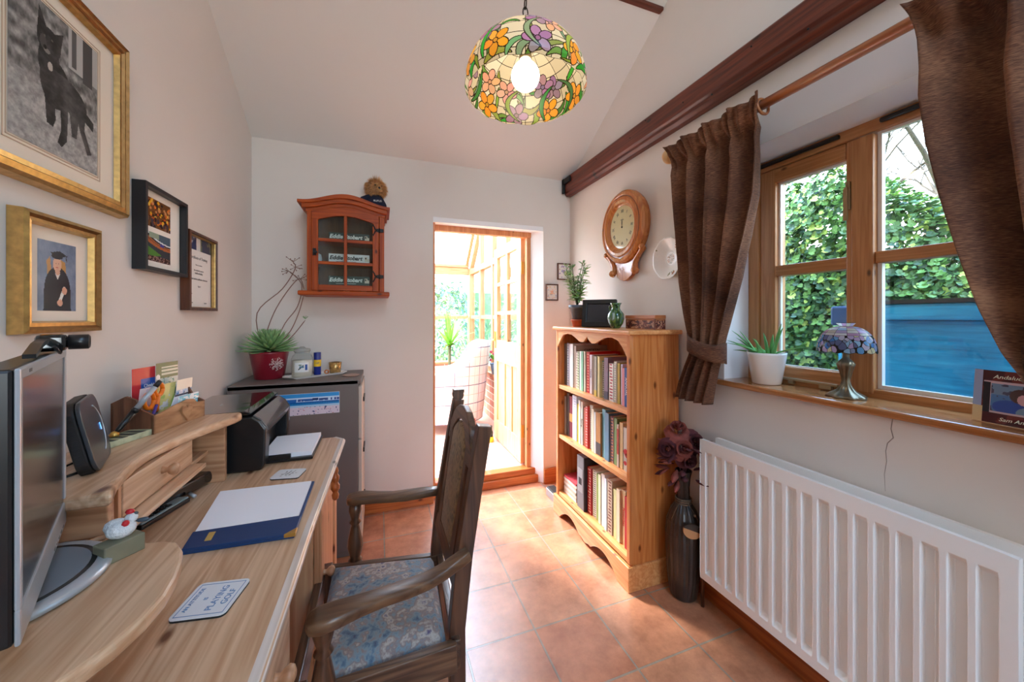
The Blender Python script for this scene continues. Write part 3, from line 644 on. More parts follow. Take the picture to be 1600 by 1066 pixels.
# ------------------------------------------------------------------ pine bookcase
BX0, BX1, BY0, BY1, BZ = 1.10, 1.392, 1.42, 2.175, 1.195
bc = thing('bookcase', 'honey pine bookcase with a scalloped top and plinth full of books against the right wall', 'bookcase', (1.25, 1.80, 0))
def arc_pts(y0, y1, z, d, n=10, sgn=1):
    return [(y0+(y1-y0)*k/n, z+sgn*d*math.sin(PI*k/n)) for k in range(n+1)]
for y0 in (BY0, BY1-.022):
    s = MB(); s.box(BX0+.012, BX1, y0, y0+.022, .0, BZ); s.build('side_panel', pine_m, bc, bevel=.003)
s = MB(); s.prism([(BX0-.018, BY0-.022), (BX1+.006, BY0-.022), (BX1+.006, BY1+.022), (BX0-.018, BY1+.022)], BZ, BZ+.022, 'z'); s.build('top_board', piney_m, bc, bevel=.007, seg=3)
s = MB(); s.box(BX1-.014, BX1-.004, BY0+.02, BY1-.02, .1, BZ)
for k in range(1, 8): s.box(BX1-.0165, BX1-.014, BY0+.09*k+.018, BY0+.09*k+.022, .14, BZ)
s.build('back_panel', pine_m, bc)
# front stiles and scalloped frieze
for y0 in (BY0, BY1-.023): s = MB(); s.box(BX0, BX0+.014, y0, y0+.023, .12, BZ); s.build('front_stile', pine_m, bc, bevel=.002)
n = 40; W = BY1-BY0-.046; fz = []
for k in range(n+1):
    a = k/n; q = (a*2) % 1.0 if k < n else 1.0
    fz.append((BY0+.023+W*a, 1.10+.055*math.sin(PI*q)**.7 if True else 0))
fz[0] = (fz[0][0], 1.075); fz[-1] = (fz[-1][0], 1.075)
# smooth frieze: two lobes either side of a central cusp, rising arches, long drops at the stiles
FK = [(0, 1.166), (.05, 1.150), (.13, 1.134), (.22, 1.134), (.34, 1.152), (.50, 1.172), (.66, 1.176), (.80, 1.164), (.90, 1.132), (1.0, 1.088)]
def fzz(d):
    for (d0, z0), (d1, z1) in zip(FK, FK[1:]):
        if d <= d1+1e-9: f = (d-d0)/(d1-d0); return z0+(z1-z0)*f
    return FK[-1][1]
fz = [(BY0+.023+W*k/60, fzz(abs(k/60-.5)*2)) for k in range(61)]
s = MB(); s.prism(fz+[(BY1-.023, BZ), (BY0+.023, BZ)], BX0+.001, BX0+.014, 'x'); s.build('scalloped_frieze', piney_m, bc, bevel=.002)
for z, d in ((.140, .0), (.515, .0), (.838, .0)):
    s = MB(); s.box(BX0+.006, BX1-.012, BY0+.022, BY1-.022, z-.024, z); s.build('shelf', piney_m, bc, bevel=.002)
# plinth with its curved cut-outs
pl = [(BY0-.012, 0), (BY0-.012, .116), (BY1+.012, .116), (BY1+.012, 0), (BY1-.075, 0)]
Wp = BY1-BY0-.15
for k in range(1, 30):
    a = 1-k/30; q = abs(a-.5)*2                                   # 1 at the feet, 0 in the middle
    z = .068*math.sin(PI*min(1, (1-q)*1.15))**.8 if q > .12 else .045+.0*q
    if q < .14: z = .012+.10*q
    pl.append((BY0+.075+Wp*a, max(0, z)))
pl.append((BY0+.075, 0))
s = MB(); s.prism(pl, BX0-.016, BX0+.004, 'x'); s.build('plinth', piney_m, bc, bevel=.003)
for y0 in (BY0-.013, BY1): s = MB(); s.box(BX0-.014, BX1, y0, y0+.013, 0, .116); s.build('plinth_side', piney_m, bc, bevel=.003)

# ------------------------------------------------------------------ books
def cmat(c, _c={}):
    if c not in _c: _c[c] = flat('cover_%02x%02x%02x' % c, rgb(*c), rough=.5, noise=.06, nscale=30)
    return _c[c]
def book(y1, wd, h, col, desc, shelf, z, group, band=None, spiral=False, title=None, cover=None, back=.20, x0=1.14, lean=0, patt=None):
    """a book standing spine forward; y1 its far face"""
    t_ = thing('book', desc, 'book', (x0+.08, y1-wd/2, z), group)
    y0 = y1-wd+.0012; M = None
    if lean: M = Matrix.Translation((0, y0, z)) @ Matrix.Rotation(lean, 4, 'X') @ Matrix.Translation((0, -y0, -z))
    dp = min(back, 1.374-x0); c = MB(M); k = min(.003, wd*.18)
    if spiral:
        c.box(x0+.006, x0+dp, y0, y0+.002, z, z+h); c.box(x0+.006, x0+dp, y1-.003, y1-.001, z, z+h)
    else:
        c.box(x0, x0+dp, y0, y0+k, z, z+h); c.box(x0, x0+dp, y1-k, y1, z, z+h); c.box(x0, x0+.003, y0, y1, z, z+h)
    c.build('cover', cmat(col), t_, bevel=.0008 if not spiral else 0)
    p = MB(M); p.box(x0+.004, x0+dp-.004, y0+k, y1-k, z+.002, z+h-.004); p.build('page_block', cream_m, t_)
    if spiral:
        s = MB(M)
        for i in range(int(h/.012)): s.tube([(x0+.010, y0+.002, z+.008+.012*i), (x0-.001, (y0+y1)/2, z+.011+.012*i), (x0+.010, y1-.002, z+.008+.012*i)], .0016, 4, caps=False)
        s.build('spiral_binding', ink_m if spiral == 1 else silver_m, t_)
    if band:
        s = MB(M)
        for (a, b_, cc) in band: s.box(x0-.0006, x0+.001, y0+.001, y1-.001, z+h*a, z+h*b_, 0)
        s.build('spine_label', cmat(band[0][2]), t_)
    if title:
        s = MB(); P_ = plane((x0-.0009, (y0+y1)/2, z+h*.52), (0, 0, -1), (0, -1, 0)); s.text(title[0], min(wd*.75, .022), P_, sx=1.0); s.build('spine_title', cmat(title[1]), t_)
    if cover:
        s = MB(); P_ = plane((x0+dp*.5, y0-.0006, z+h-.03), (1, 0, 0), (0, 0, 1)); s.text(cover[0], .026, P_); s.build('cover_title', cmat(cover[1]), t_)
    if patt:
        R = random.Random(int(y1*1000)); s = MB(M)
        for i in range(int(h/.016)): s.box(x0-.0005, x0+.001, y0+wd*R.uniform(.15, .3), y0+wd*R.uniform(.55, .85), z+.012+.016*i, z+.019+.016*i)
        s.build('spine_print', cmat(patt), t_)
    return t_
G1, G2, G3 = 'books on the top shelf of the bookcase', 'books on the middle shelf of the bookcase', 'books on the bottom shelf of the bookcase'
K = (40, 38, 40)
top = [
 (.030, .268, (128, 116, 108), 'tall taupe book, first at the door end of the top shelf', {}),
 (.030, .272, (214, 222, 236), 'tall pale blue-white book, second from the door end of the top shelf', {'patt': (150, 160, 190)}),
 (.025, .270, (236, 232, 240), 'tall lavender-white book, third from the door end of the top shelf', {}),
 (.036, .272, (244, 242, 238), 'tall white book with a plain spine left of the CHICKEN book', {}),
 (.028, .262, (176, 156, 138), 'tall taupe cookery book with CHICKEN on its cover', {'cover': ('CHICKEN', (50, 40, 34))}),
 (.023, .228, (230, 220, 204), 'cream book just right of the CHICKEN book', {'patt': (140, 100, 110)}),
 (.026, .231, (206, 214, 184), 'pale green patterned book on the top shelf, between cream and white', {'patt': (120, 140, 90)}),
 (.026, .234, (242, 244, 242), 'white book left of the mint green one on the top shelf', {}),
 (.027, .236, (142, 204, 168), 'mint green book on the top shelf', {}),
 (.020, .238, (238, 224, 204), 'thin cream book left of the bright red one on the top shelf', {}),
 (.036, .236, (206, 34, 34), 'bright red book on the top shelf', {'patt': (236, 150, 120)}),
 (.026, .224, (240, 220, 224), 'pinkish white book between the red and the brown one on the top shelf', {'title': ('Home', (120, 80, 100))}),
 (.034, .222, (122, 88, 62), 'brown book on the top shelf', {}),
 (.029, .222, (176, 172, 150), 'grey-green book with a yellow foot band on the top shelf', {'band': [(0, .15, (220, 190, 70))]}),
 (.024, .224, (240, 224, 160), 'pale yellow book left of the turquoise spiral-bound one', {}),
 (.038, .200, (92, 206, 206), 'turquoise spiral-bound book on the top shelf', {'spiral': 1}),
 (.040, .224, (130, 104, 122), 'mauve book with a dark picture at its foot, right of the turquoise one', {'band': [(0.02, .2, (60, 40, 60))]}),
 (.043, .197, (236, 230, 216), 'fat cream book with red and black lettering down its spine', {'patt': (180, 40, 50)}),
 (.028, .214, (206, 206, 204), 'pale grey speckled spiral-bound book on the top shelf', {'spiral': 2}),
 (.025, .206, (196, 166, 66), 'mustard book on the top shelf', {}),
 (.019, .204, (222, 210, 232), 'thin lilac-white book left of the pink one on the top shelf', {}),
 (.023, .188, (226, 142, 150), 'pink book on the top shelf', {}),
 (.031, .192, (44, 86, 156), 'royal blue book with white lettering on the top shelf', {'title': ('ANNUAL', (240, 240, 245))}),
 (.017, .190, (236, 214, 196), 'thin peach book between the blue and the last lilac one on the top shelf', {}),
 (.016, .184, (196, 184, 214), 'small lilac book, last at the window end of the top shelf', {})]
mid = [
 (.028, .246, (196, 190, 182), 'light grey book, first at the door end of the middle shelf', {}),
 (.034, .272, (82, 64, 54), 'dark brown tall book near the door end of the middle shelf', {}),
 (.048, .260, (138, 32, 56), 'maroon book with a gold band on the middle shelf', {'band': [(.38, .58, (226, 170, 90))]}),
 (.056, .276, (226, 232, 244), 'broad blue-white book on the middle shelf', {'patt': (190, 200, 220)}),
 (.024, .232, (246, 222, 40), 'bright yellow book on the middle shelf', {}),
 (.024, .262, (244, 244, 240), 'tall white book right of the yellow one on the middle shelf', {}),
 (.024, .256, (240, 232, 214), 'ivory book left of the rust one on the middle shelf', {'title': ('Baking', (120, 110, 100))}),
 (.028, .230, (176, 84, 62), 'rust brown book on the middle shelf', {}),
 (.027, .240, (218, 62, 58), 'red book with pale specks on the middle shelf', {'patt': (240, 180, 170)}),
 (.036, .258, (234, 190, 156), 'peach book with a ridged spine on the middle shelf', {'spiral': 2}),
 (.030, .244, (228, 216, 188), 'cream book right of the peach one on the middle shelf', {}),
 (.017, .230, (240, 242, 246), 'thin white book left of the ochre picture spine on the middle shelf', {}),
 (.048, .236, (178, 124, 66), 'ochre book with a dark picture at its foot on the middle shelf', {'band': [(.02, .30, (54, 56, 64))]}),
 (.034, .264, (128, 196, 214), 'light blue tall book on the middle shelf', {}),
 (.040, .254, (106, 150, 178), 'slate blue book right of the light blue one on the middle shelf', {}),
 (.029, .242, (214, 160, 138), 'dusty pink book on the middle shelf', {'patt': (60, 80, 130)}),
 (.029, .242, (134, 164, 112), 'sage green book on the middle shelf', {}),
 (.018, .216, (232, 208, 194), 'thin pale book with a red edge right of the sage green one', {'band': [(.3, .9, (196, 60, 54))]}),
 (.030, .232, (226, 194, 140), 'sandy yellow book left of the book with poppies on the middle shelf', {}),
 (.060, .216, (214, 204, 190), 'grey book whose cover shows red poppies, near the window end of the middle shelf', {'poppy': 1}),
 (.024, .234, (200, 196, 212), 'lilac-grey book, last at the window end of the middle shelf', {})]
low = [
 (.042, .267, (196, 54, 56), 'red patterned book right of the grey box file', {'patt': (240, 220, 210)}),
 (.045, .268, (238, 236, 230), 'white spiral-bound book with black rings on the bottom shelf', {'spiral': 1}),
 (.024, .262, (140, 166, 84), 'green-edged book on the bottom shelf', {}),
 (.026, .270, (240, 232, 196), 'pale yellow tall book on the bottom shelf', {}),
 (.032, .286, (242, 240, 236), 'tallest white book on the bottom shelf', {}),
 (.026, .276, (226, 236, 246), 'pale blue-white book on the bottom shelf', {}),
 (.044, .284, (196, 176, 156), 'fawn book with dark print at its foot on the bottom shelf', {'patt': (120, 70, 60)}),
 (.032, .250, (216, 214, 156), 'yellow-green book between the fawn and cream ones on the bottom shelf', {}),
 (.029, .266, (236, 220, 190), 'cream book on the bottom shelf, left of the tan one with red script', {}),
 (.035, .274, (222, 190, 146), 'tan book with red script near the window end of the bottom shelf', {'title': ('Favourites', (190, 30, 40))}),
 (.023, .258, (186, 30, 46), 'thin red book near the window end of the bottom shelf', {}),
 (.036, .262, (238, 226, 228), 'white book with a pink foot, last at the window end of the bottom shelf', {'band': [(0, .12, (214, 40, 120))]})]
def shelf_run(rows, ystart, z, grp):
    y = ystart; R = random.Random(5); fit = (ystart-1.4465)/sum(r[0] for r in rows)
    for wd, h, col, desc, kw in rows:
        wd *= fit; kw = dict(kw); pop = kw.pop('poppy', None)
        b_ = book(y, wd, h, col, desc, None, z, grp, back=R.uniform(.17, .215) if 'cover' not in kw else .23, x0=1.14+R.uniform(-.004, .008), **kw)
        if pop:
            s = MB(); y0 = y-wd
            for cx, cz_, r_ in ((.030, .15, .016), (.045, .13, .012), (.036, .075, .010)): s.lathe([(r_, 0), (r_*.8, .0008)], (0, 0, 0), 9, 0, M if False else True) if False else None
            P_ = plane((1.145, y0-.0004, z), (1, 0, 0), (0, 0, 1)); q = MB(P_)
            for cx, cy, r_, m_ in ((.04, .10, .017, 0), (.055, .086, .012, 0), (.035, .045, .012, 0), (.04, .1, .005, 1)): q.prism([(cx+r_*math.cos(k*PI/5)*(1+.15*(k % 2)), cy+r_*math.sin(k*PI/5)) for k in range(10)], 0, .0006, 'z', m_)
            q.box(.046, .049, .02, .09, 0, .0003, 2); q.text('BOOK', .024, P_ @ T(.06, .165, .001), 1); q.build('cover_picture', [cmat((200, 30, 40)), cmat(K), cmat((110, 140, 60))], b_)
            P2 = plane((1.1392, y-wd/2, z), (0, -1, 0), (0, 0, 1)); q = MB(P2)
            for cx, cy, r_, m_ in ((0, .10, .016, 0), (.008, .085, .012, 0), (-.004, .045, .011, 0)): q.prism([(cx+r_*math.cos(k*PI/5)*(1+.15*(k % 2)), cy+r_*math.sin(k*PI/5)) for k in range(10)], 0, .0008, 'z', m_)
            q.build('spine_picture', [cmat((200, 30, 40))], b_)
        y -= wd
    return y
shelf_run(top, 2.146, .838, G1); shelf_run(mid, 2.146, .515, G2)
yl = 2.146
# pile of booklets lying flat at the door end of the bottom shelf
zz = .140; cols = [(230, 226, 220), (206, 196, 180), (222, 214, 206), (190, 178, 160), (236, 232, 228), (216, 190, 170), (230, 222, 214), (226, 150, 150)]
for k, c_ in enumerate(cols):
    R = random.Random(40+k); h_ = .0145; a = MB(rotz(R.uniform(-.04, .04), (1.24, 2.05, 0))); a.box(1.135, 1.335, 1.975, 2.135, zz, zz+h_-.001)
    place = ['lowest of all', 'second lowest', 'third lowest', 'fourth lowest', 'fourth from the top', 'third from the top', 'just under the red one', 'topmost with a red cover'][k]
    o = tag(a.build('booklet', cmat(c_) if k < 7 else cmat((206, 70, 80)), bevel=.001), 'booklet in the flat pile on the bottom bookshelf, '+place, 'booklet', 'booklets piled on the bottom shelf')
    if k == 7:
        q = MB(); q.lathe([(.055, zz+h_-.001), (.055, zz+h_-.0002)], (1.25, 2.05, 0), 20); q.build('cover_disc', cmat((232, 196, 90)), o)
    zz += h_
bf = thing('box_file', 'grey and black box file standing upright on the bottom bookshelf', 'box file', (1.25, 1.90, .14))
a = MB(); a.box(1.125, 1.365, 1.872, 1.948, .14, .452); a.build('case', flat('file_grey', rgb(120, 122, 128), rough=.5), bf, bevel=.003)
a = MB(); a.box(1.124, 1.365, 1.866, 1.872, .14, .452); a.build('side_board', flat('file_black', rgb(44, 44, 50), rough=.5), bf, bevel=.001)
a = MB(); a.box(1.1235, 1.1255, 1.880, 1.940, .24, .38); a.box(1.1230, 1.1255, 1.892, 1.925, .285, .325, 1); a.build('label_holder', [cmat((150, 152, 158)), ink_m], bf)
shelf_run(low, 1.864, .140, G3)

# ------------------------------------------------------------------ on top of the bookcase
BT = BZ+.022
pp = thing('potted_jade_plant', 'leafy jade plant in a dark pot nested in a small terracotta pot on the bookcase', 'plant', (1.21, 2.09, BT))
a = MB(); a.lathe([(.030, 0), (.036, .034), (.041, .034), (.041, .048), (.036, .048)], (1.21, 2.09, BT), 20); a.build('terracotta_pot', terra_m, pp)
a = MB(); a.lathe([(.030, .035), (.048, .118), (.056, .118), (.058, .140), (.052, .140), (.048, .13)], (1.21, 2.09, BT), 20); a.build('inner_pot', flat('slate_pot', rgb(84, 94, 106), rough=.4), pp)
a = MB(); a.lathe([(.001, .128), (.049, .130)], (1.21, 2.09, BT), 16, caps=False); a.build('soil', soil_m, pp)
R = random.Random(9); st = MB(); lf = MB(); lg = []
def jl(mb, p, d, ln, wd, m_):
    d = Vector(d).normalized(); s_ = d.cross(Vector((R.uniform(-.3, .3), R.uniform(-.3, .3), 1))).normalized(); n_ = s_.cross(d)
    P0 = Vector(p); prof = [(0, .15), (.25, .8), (.55, 1.0), (.8, .7), (1, .05)]; A = []; B = []; Cc = []
    for a_, w_ in prof: q = P0+d*ln*a_; A.append(mb.addv(q+s_*wd*w_/2)); B.append(mb.addv(q-s_*wd*w_/2)); Cc.append(mb.addv(q+n_*wd*.22*w_))
    for i in range(4): mb.face((A[i], A[i+1], Cc[i+1], Cc[i]), m_, True); mb.face((Cc[i], Cc[i+1], B[i+1], B[i]), m_, True); mb.face((B[i], B[i+1], A[i+1], A[i]), m_, True)
for k in range(13):
    a0 = 2*PI*k/13+R.uniform(-.3, .3); top_ = Vector((1.205+R.uniform(.03, .095)*math.cos(a0), 2.09+R.uniform(.03, .10)*math.sin(a0), BT+R.uniform(.24, .40)))
    if k < 5: top_ += Vector((-.01, 0, .03))
    p0 = Vector((1.21, 2.09, BT+.13)); m0 = p0.lerp(top_, .5)+Vector((R.uniform(-.02, .02), R.uniform(-.02, .02), .02))
    st.tube([p0, m0, top_], [.0045, .003, .0018], 5)
    for j in range(20):
        q = p0.lerp(top_, .22+.78*j/19); a = R.uniform(0, 2*PI); dz = R.uniform(-.25, .6)
        pale = k in (5, 6, 7) ; jl(lf, q, (math.cos(a), math.sin(a), dz), R.uniform(.034, .056), R.uniform(.012, .019), 1 if pale else R.choice((0, 0, 2)))
    for j in range(4): a = R.uniform(0, 2*PI); jl(lf, top_, (math.cos(a), math.sin(a), 1.2), .032, .009, 0)
st.build('stem', stemg_m, pp); lf.build('leaves', [leaf_m, leafp_m, leaf2_m], pp)
# digital photo frame leaning back
df_ = thing('photo_frame', 'black digital photo frame with a blank dark screen on the bookcase', 'photo frame', (1.26, 1.89, BT))
P_ = plane((1.175, 1.975, BT+.002), (.69, -.70, 0), (.14, .14, 1)); a = MB(P_)
for q in ((0, .205, 0, .028), (0, .205, .140, .168), (0, .03, .02, .15), (.175, .205, .02, .15)): a.box(q[0], q[1], q[2], q[3], -.006, .016)
a.box(.0, .205, .0, .168, -.016, -.006); a.build('frame', black_m, df_, bevel=.003)
a = MB(P_); a.box(.03, .175, .028, .140, .0, .006); a.build('screen', flat('frame_screen', rgb(48, 48, 54), rough=.15), df_)
a = MB(P_); a.box(.09, .115, .0, .10, -.06, -.015); 
# green glazed vase
gv = MB()
vp = [(.020, 0), (.024, .004), (.040, .028), (.047, .055), (.044, .080), (.028, .100), (.022, .112), (.025, .128), (.033, .140), (.030, .139), (.018, .112), (.02, .10)]
m, t, b, L = mat('green_drip_glaze'); N = t.nodes.new; tcn = N('ShaderNodeTexCoord'); mp_ = N('ShaderNodeMapping'); mp_.inputs['Scale'].default_value = (46, 46, 9); L(tcn.outputs['Object'], mp_.inputs[0])
n_ = N('ShaderNodeTexNoise'); n_.inputs['Scale'].default_value = 1; n_.inputs['Detail'].default_value = 3; n_.inputs['Distortion'].default_value = .7; L(mp_.outputs[0], n_.inputs['Vector'])
r_ = N('ShaderNodeValToRGB'); e = r_.color_ramp.elements; e[0].position = .36; e[0].color = rgb(24, 62, 40); e[1].position = .66; e[1].color = rgb(150, 176, 160)
for p_, c_ in ((.45, rgb(52, 96, 46)), (.52, rgb(96, 130, 52)), (.58, rgb(60, 96, 104))): q = e.new(p_); q.color = c_
L(n_.outputs['Fac'], r_.inputs[0]); L(r_.outputs[0], b.inputs['Base Color']); b.inputs['Roughness'].default_value = .08; b.inputs['Coat Weight'].default_value = .6; vase_g = m
gvt = thing('glazed_vase', 'small round green glazed vase on the bookcase beside the black photo frame', 'vase', (1.235, 1.715, BT))
gv.lathe(vp, (1.235, 1.715, BT), 28); gv.build('body', vase_g, gvt)
for s_ in (-1, 1):
    h = MB(); h.tube([(1.235+.0*s_-.01, 1.715+s_*.024, BT+.130), (1.235-.01, 1.715+s_*.044, BT+.122), (1.235-.01, 1.715+s_*.040, BT+.100), (1.235-.01, 1.715+s_*.032, BT+.092)], .005, 8); h.build('handle', vase_g, gvt)
tin = thing('trinket_box', 'dark red patterned tin box at the window end of the bookcase top', 'box', (1.30, 1.56, BT))
def tinp(U, V):
    C = base(U, (92, 40, 34)); n_ = fnoise(U, V, 7, 3, 3); setc(C, n_ > .52, (140, 84, 70)); setc(C, n_ > .60, (186, 140, 110)); setc(C, n_ < .38, (48, 22, 26))
    setc(C, (V > .9) | (V < .07), (160, 96, 50)); setc(C, (U < .03) | (U > .97), (120, 70, 46)); return C
a = MB(); a.box(1.27, 1.335, 1.448, 1.675, BT, BT+.052); a.build('body', cmat((104, 48, 38)), tin, bevel=.002)
a = MB(); a.box(1.268, 1.337, 1.446, 1.677, BT+.053, BT+.072); a.build('lid', flat('tin_lid', rgb(176, 104, 56), rough=.4), tin, bevel=.003)
paint('tin_print', plane((1.2693, 1.673, BT+.001), (0, -1, 0), (0, 0, 1)), .223, .051, 70, 16, tinp, tin)
paint('tin_print', plane((1.272, 1.4473, BT+.001), (1, 0, 0), (0, 0, 1)), .062, .051, 22, 16, tinp, tin)
# silver box on the floor beyond the bookcase
a = MB(); a.box(1.13, 1.20, 2.225, 2.40, .0, .052); a.box(1.135, 1.195, 2.23, 2.395, .052, .062, 1)
tag(a.build('tool_case', [flat('dull_metal', rgb(150, 150, 152), rough=.4, metal=.6), blackm_m], bevel=.004), 'small grey metal case on the floor between the doorway and the bookcase', 'case')

# ------------------------------------------------------------------ small framed pictures beside the doorway
def stitch(seed, tone):
    def f(U, V):
        C = base(U, (226, 220, 212)); R = random.Random(seed)
        for k in range(40):
            x, y = R.uniform(.1, .9), R.uniform(.1, .9); ring = abs(max(abs(x-.5), abs(y-.5))-.36) < .06
            if not ring and math.hypot(x-.5, y-.5) > .2: continue
            setc(C, ell(U, V, x, y, .04, .035), R.choice(tone))
        setc(C, ell(U, V, .5, .5, .13, .12), tone[0], .7); return C
    return f
def small_frame(x0, x1, z0, z1, label, seed, tone):
    t_ = thing('stitched_picture', label, 'picture', ((x0+x1)/2, YB-.01, z0), 'little framed pictures by the doorway')
    a = MB(); y0, y1 = YB-.016, YB-.001
    for q in ((x0, x1, z0, z0+.009), (x0, x1, z1-.009, z1), (x0, x0+.009, z0, z1), (x1-.009, x1, z0, z1)): a.box(q[0], q[1], y0, y1, q[2], q[3])
    a.build('frame', walnut_m, t_, bevel=.002)
    paint('embroidery', plane((x0+.006, YB-.008, z0+.006), (1, 0, 0), (0, 0, 1)), x1-x0-.012, z1-z0-.012, 36, 38, stitch(seed, tone), t_)
small_frame(1.306, 1.420, 1.570, 1.700, 'small dark-framed floral picture, upper of two by the doorway, partly behind the plant', 2, [(150, 120, 180), (196, 140, 120), (120, 130, 180)])
small_frame(1.206, 1.312, 1.407, 1.535, 'small dark-framed floral picture, lower of two by the doorway', 5, [(236, 170, 130), (150, 160, 190), (214, 190, 130)])

# ------------------------------------------------------------------ wall clock (viewed along +X: right = -Y)
ck = thing('wall_clock', 'oval pine wall clock with Roman numerals and carved scroll base', 'clock', (1.39, 1.85, 1.49))
CYc, CZc = 1.852, 1.822
def ring(mb, ry0, rz0, x0, ry1, rz1, x1, n=48, m_=0):
    A = [mb.addv((x0, CYc+ry0*math.cos(2*PI*k/n), CZc+rz0*math.sin(2*PI*k/n))) for k in range(n)]; B = [mb.addv((x1, CYc+ry1*math.cos(2*PI*k/n), CZc+rz1*math.sin(2*PI*k/n))) for k in range(n)]
    for k in range(n): mb.face((A[k], A[(k+1) % n], B[(k+1) % n], B[k]), m_, True)
a = MB()
prof = [(.200, .214, 1.419), (.206, .220, 1.40), (.204, .218, 1.378), (.192, .206, 1.366), (.178, .192, 1.362), (.172, .186, 1.366), (.168, .182, 1.366), (.160, .174, 1.358), (.146, .158, 1.356), (.132, .144, 1.362), (.124, .136, 1.374), (.118, .130, 1.378), (.112, .122, 1.388)]
for (a0, a1, a2), (b0, b1, b2) in zip(prof, prof[1:]): ring(a, a0, a1, a2, b0, b1, b2)
a.build('oval_case', clock_m, ck)
a = MB(); ring(a, .1715, .1855, 1.3655, .1685, .1825, 1.3655); a.build('inlay_line', walnut_m, ck)
a = MB(); n = 40; A = [a.addv((1.3795, CYc+.118*math.cos(2*PI*k/n), CZc+.129*math.sin(2*PI*k/n))) for k in range(n)]; a.face(A[::-1])
a.build('dial', flat('clock_dial', rgb(240, 224, 176), rough=.5), ck)
a = MB(); nums = ['XII', 'I', 'II', 'III', 'IIII', 'V', 'VI', 'VII', 'VIII', 'IX', 'X', 'XI']
for k, s_ in enumerate(nums):
    an = PI/2-2*PI*k/12; y, z = CYc-.088*math.cos(an), CZc+.096*math.sin(an)
    up = Vector((0, -math.cos(an), math.sin(an))); M_ = plane((1.379, y, z), up.cross(Vector((-1, 0, 0))), up); a.text(s_, .026, M_, sx=.8)
a.text('Quartz', .010, plane((1.379, CYc, CZc+.045), (0, -1, 0), (0, 0, 1)))
a.build('numerals', ink_m, ck)
a = MB()
for an, ln, wd in ((math.radians(88), .062, .005), (math.radians(94), .045, .007)):
    d = Vector((0, -math.cos(an), math.sin(an))); s_ = Vector((0, math.sin(an), math.cos(an))); P0 = Vector((1.3775, CYc, CZc))
    i = [a.addv(P0-d*.012), a.addv(P0+s_*wd/2+d*ln*.5), a.addv(P0+d*ln), a.addv(P0-s_*wd/2+d*ln*.5)]; a.face(i); a.face(i[::-1])
a.ball((1.377, CYc, CZc), .005, 10); a.build('hands', ink_m, ck)
a = MB(); n = 40; A = [a.addv((1.3735, CYc+.116*math.cos(2*PI*k/n), CZc+.127*math.sin(2*PI*k/n))) for k in range(n)]; a.face(A[::-1]); a.build('glass', cglass_m, ck)
# fan base and scrolls
a = MB(); fan = [(-.125, 1.640), (-.085, 1.60), (-.072, 1.57), (-.072, 1.53)]+[(-.072+.144*k/10, 1.53-.032*math.sin(PI*k/10)) for k in range(11)]+[(.072, 1.53), (.072, 1.57), (.085, 1.60), (.125, 1.64)]
a.prism([(CYc+p, z) for p, z in fan], 1.392, 1.419, 'x'); a.build('fan_base', clock_m, ck, bevel=.003)
for s_ in (-1, 1):
    a = MB(); pts = []
    for k in range(9): an = -2.2+k*.55; pts.append((1.392, CYc+s_*(.118+.016*math.cos(an)*(1-.06*k)), 1.652+.016*math.sin(an)*(1-.06*k)))
    path = [(.150, 1.668), (.134, 1.662), (.122, 1.648), (.110, 1.632), (.092, 1.612), (.082, 1.588), (.084, 1.562), (.096, 1.545), (.106, 1.556)]
    a.tube([(1.394, CYc+s_*p*1.18, z) for p, z in path], [.014, .017, .015, .016, .018, .019, .019, .018, .008], 10)
    a.ball((1.384, CYc+s_*.170, 1.676), .018, 12); a.ball((1.384, CYc+s_*.106, 1.551), .021, 12); a.build('scroll', clock_m, ck)
# china dish on the wall
def dish(U, V):
    C = base(U, (240, 238, 234)); return C
pt = thing('china_plate', 'white scallop-edged china dish with small floral sprays hung between clock and curtain', 'plate', (1.40, 1.49, 1.48))
PY, PZ = 1.492, 1.580; vs, fs, cs_ = [], [], []; NA, NR = 72, 16
prof = [(0, .0), (.030, .0), (.034, .002), (.040, .0), (.050, -.004), (.075, -.022), (.088, -.028), (.095, -.030)]
for j in range(NR+1):
    r_ = .100*j/NR
    for i in range(NA):
        an = 2*PI*i/NA; rr = r_*(1+(.035*abs(math.sin(4*an))+.012*math.sin(24*an))*max(0, (j/NR-.6)/.4)); d = -.030*max(0, (j/NR-.36)/.64)**1.1
        vs.append((1.410+d, PY+rr*math.cos(an)*.97, PZ+rr*math.sin(an)*1.04))
for j in range(NR):
    for i in range(NA):
        fs.append((j*NA+i, j*NA+(i+1) % NA, (j+1)*NA+(i+1) % NA, (j+1)*NA+i)); an = 2*PI*i/NA; R_ = (j+.5)/NR; c_ = (242, 240, 236)
        h_ = (math.sin(i*12.9898+j*78.233)*43758.5) % 1
        for (a_, r0, sa, sr) in ((2.5, .78, .30, .13), (4.4, .80, .30, .10), (.7, .82, .22, .1)):
            if abs((an-a_+PI) % (2*PI)-PI) < sa and abs(R_-r0) < sr and h_ > .5: c_ = (176, 120, 96) if h_ > .75 else (140, 140, 110)
        if R_ < .22 and h_ > .45: c_ = (190, 140, 110) if h_ > .7 else (130, 140, 120)
        if .33 < R_ < .37: c_ = (222, 220, 216)
        cs_.append(c_)
o = colour_mesh('dish', vs, fs, cs_, gattr_m, pt, smooth=True); q = o.modifiers.new('s', 'SOLIDIFY'); q.thickness = .003

